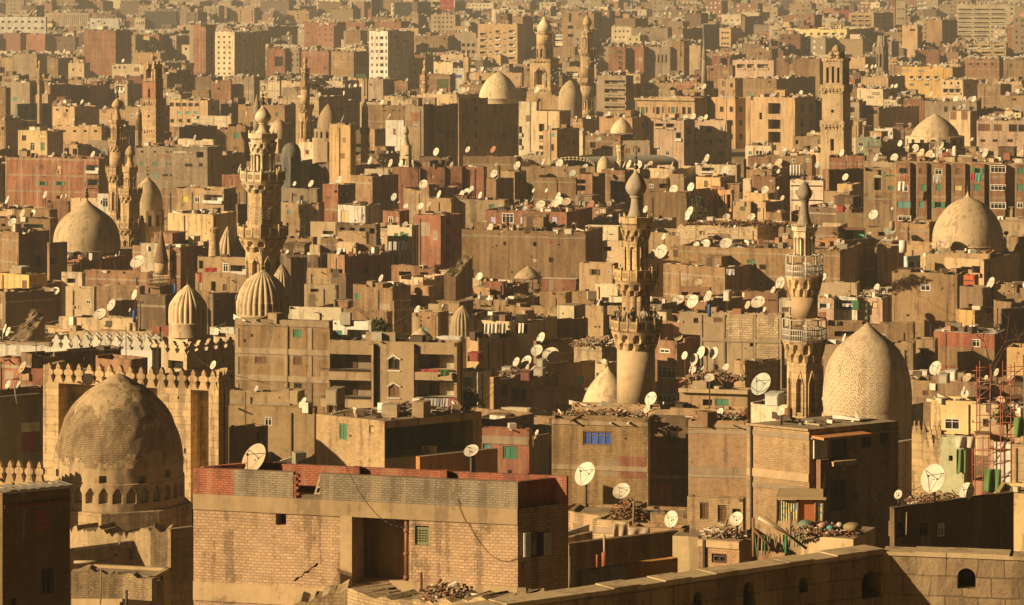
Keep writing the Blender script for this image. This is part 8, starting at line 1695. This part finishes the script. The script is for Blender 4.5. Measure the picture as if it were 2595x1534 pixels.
def describe(made):
    """each filler house: size, colour, wall and windows, and where it stands among the things around it"""
    used = set(LABELS)
    for h in made:
        px, py = (h.x0+h.x1)/2, h.y0; D = h.D
        sz = 'small' if h.size < 75 else ('tall' if h.zt-gz(D) > 13 else ('big' if h.size > 125 else 'plain'))
        base = '%s %s %s' % (sz, CW[h.colr], {'brick': 'brick house', 'plaster': 'plastered house', 'rough': 'rough house', 'frame': 'framed house'}[h.kind])
        near = sorted(ANCH, key=lambda a: math.hypot(a[1]-px, (a[2]-py)*1.6))[:30]; ok = None
        for a in near:
            dx, dd = px-a[1], D-a[3]
            rels = []
            if abs(dx) > 25: rels.append('right of' if dx > 0 else 'left of')
            rels.append('behind' if dd > 0 else 'in front of')
            for rel in rels:
                l = '%s %s %s' % (base, rel, shorten(a[0], 16-len(base.split())-len(rel.split())))
                if l not in used: ok = l; break
            if ok: break
        h.label = ok or base+' among the rooftops'; used.add(h.label); h.root['label'] = h.label
ORD = ['', 'second', 'third', 'fourth', 'fifth', 'sixth', 'seventh', 'eighth', 'ninth', 'tenth', 'eleventh', 'twelfth', 'thirteenth', 'fourteenth', 'fifteenth', 'sixteenth']
def label_dishes():
    by = {}
    for d in DISHES: by.setdefault(id(d[1]), []).append(d)
    used = set()
    for lst in by.values():
        lst.sort(key=lambda d: d[2]); h = lst[0][1]
        for i, d in enumerate(lst):
            pre = '%s dish on' % d[4] if len(lst) == 1 else ('leftmost %s dish on' % d[4] if i == 0 else ('rightmost %s dish on' % d[4] if i == len(lst)-1 else '%s dish from left on' % ORD[min(i, 15)]))
            l = pre+' '+shorten(h.label, 16-len(pre.split())); k = 1
            while l in used: k += 1; l = '%s %s' % (['large', 'tilted', 'upper', 'lower', 'round', 'other'][k % 6], l); l = shorten(l, 16)
            used.add(l); d[0]['label'] = l
def roof_pt(h, r, m=.35):
    for _ in range(12):
        u, v = r.random(), r.random(); p = h.A+(h.C-h.A)*u+(h.G-h.A)*v
        if inside(h, p.x, p.y, m): return p
    return None
class Fast:
    """quick collector for very many small faces with a colour each"""
    def __init__(s): s.v = []; s.f = []; s.c = []
    def quad(s, a, b, c, d, k): i = len(s.v); s.v += (a, b, c, d); s.f.append((i, i+1, i+2, i+3)); s.c.append(k)
    def box(s, x, y, z, sx, sy, sz, rot, k, kt=None, tilt=0):
        ca, sa = math.cos(rot)/2, math.sin(rot)/2; P = [(x+ca*sx*i-sa*sy*j, y+sa*sx*i+ca*sy*j) for i, j in ((-1, -1), (1, -1), (1, 1), (-1, 1))]; i = len(s.v)
        s.v += [(px, py, z) for px, py in P]+[(px, py, z+sz+(tilt if n in (1, 2) else 0)) for n, (px, py) in enumerate(P)]
        s.f += [(i, i+1, i+5, i+4), (i+1, i+2, i+6, i+5), (i+2, i+3, i+7, i+6), (i+3, i, i+4, i+7), (i+4, i+5, i+6, i+7)]; s.c += [k]*4+[kt or k]
    def build(s, name, m, label, cat):
        me = bpy.data.meshes.new(name); me.from_pydata(s.v, [], s.f); me.materials.append(m); at = me.color_attributes.new('piece_colour', 'FLOAT_COLOR', 'CORNER'); buf = []
        for f, k in zip(s.f, s.c): buf += (k[0], k[1], k[2], 1.0)*len(f)
        at.data.foreach_set('color', buf); o = bpy.data.objects.new(name, me); col.objects.link(o); o['kind'] = 'stuff'; o['label'] = label; o['category'] = cat; return o
def clutter():
    r = random.Random(33); f = Fast(); cs = [(.42, .32, .20), (.30, .21, .12), (.55, .46, .33), (.18, .11, .06), (.38, .24, .14), (.66, .60, .48), (.70, .62, .48), (.07, .05, .035), (.10, .07, .05), (.14, .10, .06), (.34, .17, .10), (.25, .22, .16)]
    for h in HOUSES:
        if h.ph == 0 and h.D > 240 and not h.label.startswith(('open', 'red brick')): continue
        area = h.s*h.d; D = h.D; n = int(min(190 if D < 260 else 110, area*(1.7 if D < 260 else (1.1 if D < 450 else .55))))
        for _ in range(n):
            p = roof_pt(h, r, .25)
            if p is None: break
            if D < 200 and not inside(h, p.x, p.y, 1.0): continue
            big = r.random()*(.85 if D < 200 else 1)+(.12 if D > 320 else 0)
            if big < .55: s = r.uniform(.08, .3); f.box(p.x, p.y, h.zr, s*r.uniform(1, 2.2), s, s*r.uniform(.5, 1.1), r.uniform(0, 3), r.choice(cs))
            elif big < .85: s = r.uniform(.06, .16); f.box(p.x, p.y, h.zr+r.uniform(0, .2), r.uniform(.8, 2.2), s, s*.7, r.uniform(0, 3), r.choice(cs), None, r.uniform(-.15, .4))
            else: s = r.uniform(.3, .9)*(1 if D < 700 else 1.4); f.box(p.x, p.y, h.zr, s*1.3, s, s*r.uniform(.6, 1.2), r.uniform(0, 3), r.choice(cs))
        if r.random() < .5 and D > 230:   # thin aerial
            p = roof_pt(h, r, .4)
            if p is not None: f.box(p.x, p.y, h.zr, .06, .06, r.uniform(1.5, 3.2), 0, (.12, .09, .06))
    f.build('roof_debris', am('clutter'), 'bricks, planks and scrap littering the flat roofs', 'debris')
def stairheads(made):
    r = random.Random(5)
    for h in HOUSES:
        au = getattr(h, 'auto', False)
        if h.D < 330 or h.s < 4.5 or h.d < 4 or h.ph == 0: continue
        if r.random() > (.45 if au else .28): continue
        p = h.A+(h.C-h.A)*r.uniform(.3, .7)+(h.G-h.A)*r.uniform(.5, .68); w = min(3, h.s*.4); dd = min(3, h.d*.4); z = r.uniform(1.6, 2.3); mb = MB(); mb.box(p.x, p.y, h.zr, w, dd, z, -h.th); mb.box(p.x, p.y, h.zr+z, w+.3, dd+.3, .12, -h.th)
        u = Vector((math.cos(h.th), -math.sin(h.th), 0)); n = Vector((-u.y, u.x, 0)); o = p-n*(dd/2+.02)-u*(w*.3); o.z = h.zr+.05; mb.obox(o, u*.85, n*.03, (0, 0, min(z-.2, 1.8)), 1)
        mb.build('stairhead', [h.m, DKWOOD], h.root, h.root.location)
def roof_bits():
    """sheds, half built walls and partitions on the flat roofs"""
    r = random.Random(61); pk = [WOOD, DKWOOD, CONC, WHITE, wm('plaster', COLS['sand']), wm('brick', COLS['rust']), wm('brick', COLS['mud']), wm('plaster', COLS['pale'])]
    for h in HOUSES:
        if h.D < 235 or h.D > 1050 or h.ph == 0 or h.s*h.d < 16 or h.label.startswith(('tall och', 'white court')): continue
        for _ in range(r.choice((1, 1, 2, 3)) if h.s*h.d < 90 else r.choice((2, 3, 4))):
            p = roof_pt(h, r, 1.0)
            if p is None: continue
            k = r.random(); mb = MB(); rot = -h.th+r.choice((0, 0, math.pi/2))
            if k < .5:
                w, d, z = r.uniform(.7, 2.0), r.uniform(.7, 1.8), r.uniform(.5, 1.5); mb.box(p.x, p.y, h.zr, w, d, z, rot); mb.box(p.x, p.y, h.zr+z, w+.25, d+.25, .06, rot+.03, 1)
                mb.build('roof_hut', [r.choice(pk), r.choice(pk)], h.root, h.root.location)
            else: mb.box(p.x, p.y, h.zr, r.uniform(1.2, 3.2), .16, r.uniform(.5, 1.3), rot); mb.build('roof_wall', [r.choice((h.m, h.m, pk[5], pk[2], pk[4]))], h.root, h.root.location)
def auto_dishes(total=300):
    r = random.Random(77); cand = []
    for h in HOUSES:
        if h.D < 300 or h.ph == 0 and h.D < 700: continue
        n = int(min(9, h.s*h.d/15+r.random()*1.8))
        if h.n: n = max(0, n-h.n)
        for _ in range(n):
            p = roof_pt(h, r, .5)
            if p is not None: cand.append((h, p, r.uniform(.34, .55) if h.D < 490 else r.uniform(.5, .85)*(1 if h.D < 700 else 1.15)))
    cand.sort(key=lambda c: -c[2]/c[1].y); k = max(0, total-len(DISHES)); rest = cand[k:]
    for h, p, s in cand[:k]:
        o = bpy.data.objects.new('satellite_dish', r.choice(SMESH)); col.objects.link(o); o.location = (p.x, p.y, h.zr); o.scale = (s, s, s); o.rotation_euler.z = r.uniform(-.35, .35); o['category'] = 'satellite dish'; o['group'] = 'satellite dishes on the roofs'
        DISHES.append((o, h, PX(o.location)[0], s, 'small white')); h.n += 1
    return rest
def far_city(D0, rest):
    r = random.Random(99); f = Fast(); ds = Fast(); pal = [(.30, .20, .11), (.38, .27, .15), (.34, .17, .105), (.30, .18, .105), (.34, .27, .18), (.46, .35, .21), (.20, .14, .09), (.62, .50, .32), (.40, .30, .19), (.26, .19, .12)]
    disc = [(math.cos(t*.785), math.sin(t*.785)) for t in range(8)]; fr = []
    for n in AIMS: q = aim(n); fr.append((q @ Vector((1, 0, 0)), q @ Vector((0, 1, 0)), q @ Vector((0, 0, 1))))
    def dsh(x, y, z, s):
        a, b, n = r.choice(fr); c = Vector((x, y, z+s*1.2)); ring = [c+a*(s*u)+b*(s*v) for u, v in disc]; m = c-n*(s*.28); k = r.choice(((.70, .63, .50), (.66, .58, .45), (.60, .52, .39), (.46, .35, .23))); i = len(ds.v); ds.v += [tuple(p) for p in ring]+[tuple(m), (x, y, z)]
        for t in range(8): ds.f += [(i+t, i+(t+1) % 8, i+8), (i+(t+1) % 8, i+t, i+8)][:2]; ds.c += [k, k]
        e = .05; ds.quad((x-e, y, z), (x+e, y, z), (x+e, y, z+s), (x-e, y, z+s), (.1, .08, .06))
    for h, p, s in rest: dsh(p.x, p.y, h.zr, s*.95)
    D = D0
    while D < 5700:
        w = D*2595/F; x = -w*.53; g = 1+max(0, D-1800)/4200
        while x < w*.53:
            sx = r.uniform(6, 14)*g; d = r.uniform(7, 12)*g; th = R_(r.uniform(14, 42)); y = D+r.uniform(-5, 5)*g; t = r.random(); zt = r.uniform(7, 13) if t < .66 else (r.uniform(13, 19) if t < .93 else r.uniform(19, 27)); cx_ = x+sx/2; x += sx+r.uniform(0, 5)*g
            if D > 1700 and r.random() < .10: sx *= r.uniform(1.3, 1.9); zt = r.uniform(17, 28)
            if D < 2450:
                for _ in range(3):
                    q0 = PX((cx_-sx*.5, y, zt)); q1 = PX((cx_+sx*.6, y, 0)); bad = tot = 0
                    for i in range(int(max(0, q0[0])//CELL), int(min(2594, q1[0])//CELL)+1):
                        for j in range(int(max(0, q0[1])//CELL), int(min(1533, q1[1])//CELL)+1):
                            tot += 1; k = CLAIM.get((i, j)); bad += (k is not None and k > y)
                    if tot and bad <= .06*tot: break
                    zt *= .62
                else: continue
            k = r.choice(pal); v = r.uniform(.55, 1.0); k = tuple(c*v for c in k); f.box(cx_, y, -1, sx, d, zt+1-.7, -th, k, (.36, .27, .17))
            c, s_ = math.cos(th), math.sin(th)
            for i_, (ax, ay, L) in enumerate(((0, -d/2, sx), (sx/2, 0, d), (0, d/2, sx), (-sx/2, 0, d))):   # parapets
                px, py = cx_+ax*c+ay*s_, y-ax*s_+ay*c; f.box(px, py, zt-.7, L if i_ % 2 == 0 else .3, .3 if i_ % 2 == 0 else L, .7*r.choice((1, 1, .6)), -th, k)
            if r.random() < .6: q = r.uniform(-.25, .25)*sx; f.box(cx_+q*c, y-q*s_, zt-.7, sx*r.uniform(.2, .45), d*r.uniform(.25, .5), r.uniform(1.6, 3.2), -th, tuple(c_*r.uniform(.8, 1.15) for c_ in r.choice(pal)), (.42, .33, .22))
            if D < 3000 and r.random() < .75:
                nf = int(zt/3); nc = max(1, int(sx/3.4)); wc = r.choice(((.03, .025, .02), (.05, .04, .03), (.14, .09, .05), (.03, .025, .02), (.60, .55, .42)))
                if r.random() < .5:
                    for fl in range(nf): z = zt-.75-fl*3; P = lambda uu, cx_=cx_, y=y, c=c, s_=s_, d=d: (cx_+uu*c+(-d/2-.06)*s_, y-uu*s_+(-d/2-.06)*c); a, b = P(-sx/2), P(sx/2); f.quad((*a, z-.35), (*b, z-.35), (*b, z), (*a, z), tuple(q*1.35 for q in k))
                for fl in range(nf):
                    for ci in range(nc):
                        if r.random() < .3: continue
                        u = -sx/2+(ci+.5)*sx/nc; z = zt-2.6-fl*3
                        if z < 1: continue
                        e = .5+.2*r.random(); P = lambda uu, cx_=cx_, y=y, c=c, s_=s_, d=d: (cx_+uu*c+(-d/2-.04)*s_, y-uu*s_+(-d/2-.04)*c); a, b = P(u-e), P(u+e); f.quad((*a, z), (*b, z), (*b, z+1.3), (*a, z+1.3), wc)
            for _ in range(r.choice((3, 4, 6, 8)) if D < 3200 else r.choice((1, 2, 3, 4))):
                u, v2 = r.uniform(-.45, .45)*sx, r.uniform(-.45, .45)*d; dsh(cx_+u*c+v2*s_, y-u*s_+v2*c, zt-.7, r.uniform(.6, 1.05)*(1+D/4500))
            for _ in range(6): u, v2 = r.uniform(-.45, .45)*sx, r.uniform(-.45, .45)*d; f.box(cx_+u*c+v2*s_, y-u*s_+v2*c, zt-.7, r.uniform(.5, 2), r.uniform(.4, 1.2), r.uniform(.3, 1.2), r.uniform(0, 3), r.choice(pal))
        D += 8+D*.0042
    f.build('far_houses', am('far_walls'), 'endless blocks and houses of the distant city', 'houses'); ds.build('far_dishes', am('far_dish_paint', .5), 'countless small dishes on the distant roofs', 'satellite dishes')
# the high blocks in haze at the upper edge are things of their own
def skyline():
    for a in (('B0', -170, -60, -50, -20, 130, 'cream', 'pale distant tower cut by the upper border'), ('C0', 1575, 1645, 1650, -30, 230, 'grey', 'faint grey concrete tower at upper border'), ('C0', 1450, 1520, 1530, 10, 150, 'grey', 'faint open framed tower in haze'), ('C0', 1290, 1390, 1415, 20, 105, 'mud', 'brown hazy roof storey above tan block'), ('A0', 1490, 1600, 1640, 45, 170, 'grey', 'grey hazy house with two pipes'), ('A0', 1660, 1860, 1905, 55, 170, 'mud', 'stepped brown tower with little shaft'), ('A0', 2100, 2260, 2300, 80, 170, 'mud', 'hazy stepped brown block near skyline'), ('A0', 1730, 1795, 1800, -40, 60, 'red', 'reddish shaft on the stepped brown tower'), ('A0', 850, 1070, 1080, 65, 130, 'tan', 'long hazy hall behind dark slab'), ('B0', 1000, 1150, 1160, 100, 150, 'tan', 'low round tank house in haze'), ('C0', 620, 790, 800, 65, 130, 'red', 'hazy reddish long block'), ('B0', 2170, 2290, 2310, 55, 130, 'dark', 'hazy dark block with tree shapes')):
        B(*a[:6], 'g', 'plaster', a[6], a[7], 24, '@%d,%d,%d,%d,3,4,10,12,k' % (a[1]+15, a[4]+30, a[2]-15, a[5]-25), hidden=9, **AP)
skyline(); props()
made, Dend = infill(); describe(made); stairheads(made); roof_bits()
place_dishes(); rest = auto_dishes(300); label_dishes(); clutter(); far_city(Dend, rest)
print('houses', len(HOUSES), 'filler', len(made), 'to', round(Dend), 'dishes', len(DISHES), 'lost', len(LOST), LOST)
# ------------------------------------------------------------------ ground, air, light, camera
mb = MB(); ys = [-60, 0, 40, 80, 100, 110, 120, 130, 140, 150, 160, 170, 180, 190, 260, 600, 1500, 4000, 16000]
for a, b in zip(ys, ys[1:]):
    wa, wb = 300+max(a, 0)*1.2, 300+max(b, 0)*1.2; mb.face([(-wa, a, gz(a)), (wa, a, gz(a)), (wb, b, gz(b)), (-wb, b, gz(b))])
g = mb.build('ground', [wm('rough', (.36, .26, .15))]); structure(g); g['label'] = 'dusty brown ground between the houses'; g['category'] = 'ground'
mb = MB(); mb.obox((-3200, -40, -3), (6400, 0, 0), (0, 7600, 0), (0, 0, 66)); hz = mb.build('haze', []); m = bpy.data.materials.new('warm_haze'); m.use_nodes = True; nt = m.node_tree; nt.nodes.clear()
out = nt.nodes.new('ShaderNodeOutputMaterial'); v = nt.nodes.new('ShaderNodeVolumePrincipled'); v.inputs['Color'].default_value = (.90, .93, .87, 1); v.inputs['Density'].default_value = HAZE = .00021; v.inputs['Anisotropy'].default_value = .3; nt.links.new(v.outputs[0], out.inputs['Volume']); hz.data.materials.append(m); hz['kind'] = 'stuff'; hz['label'] = 'warm dusty haze over the city'; hz['category'] = 'haze'
w = bpy.data.worlds.new('World'); scn.world = w; w.use_nodes = True; nt = w.node_tree; bg = nt.nodes['Background']; sk = nt.nodes.new('ShaderNodeTexSky'); sk.sky_type = 'NISHITA'; sk.sun_disc = False; sk.sun_elevation = SUN_EL; sk.sun_rotation = math.pi+SUN_AZ; sk.dust_density = 6; sk.air_density = 1; sk.ozone_density = .4
tint = nt.nodes.new('ShaderNodeMix'); tint.data_type = 'RGBA'; tint.blend_type = 'MULTIPLY'; tint.inputs[0].default_value = 1; tint.inputs[7].default_value = (.12, .098, .062, 1); nt.links.new(sk.outputs[0], tint.inputs[6]); nt.links.new(tint.outputs[2], bg.inputs[0]); bg.inputs[1].default_value = .05
sun = bpy.data.lights.new('sun', 'SUN'); sun.energy = 5; sun.angle = R_(.5); sun.color = (1, .76, .46); so = bpy.data.objects.new('sun', sun); col.objects.link(so); so.rotation_mode = 'QUATERNION'; so.rotation_quaternion = Vector((math.sin(SUN_AZ)*math.cos(SUN_EL), math.cos(SUN_AZ)*math.cos(SUN_EL), -math.sin(SUN_EL))).to_track_quat('-Z', 'Y'); so.location = (-60, -20, 80)
cam = bpy.data.cameras.new('camera'); co = bpy.data.objects.new('camera', cam); col.objects.link(co); co.location = (0, 0, H); co.rotation_euler = (math.pi/2, 0, 0); cam.sensor_width = 36; cam.lens = 36*F/2595; cam.shift_y = -(767-YH)/2595; cam.clip_start = 1; cam.clip_end = 30000; scn.camera = co
vs = scn.view_settings; vs.view_transform = 'Standard'; vs.look = 'None'; vs.exposure = .62; vs.gamma = 1
cy = scn.cycles; cy.max_bounces = 6; cy.diffuse_bounces = 1; cy.glossy_bounces = 2; cy.volume_bounces = 1; cy.transparent_max_bounces = 8; cy.use_denoising = True
for o_ in list(scn.objects):
    if o_.parent is None and o_.get('category') and not o_.get('kind') and o_.type in ('MESH', 'EMPTY'): o_['kind'] = 'thing'
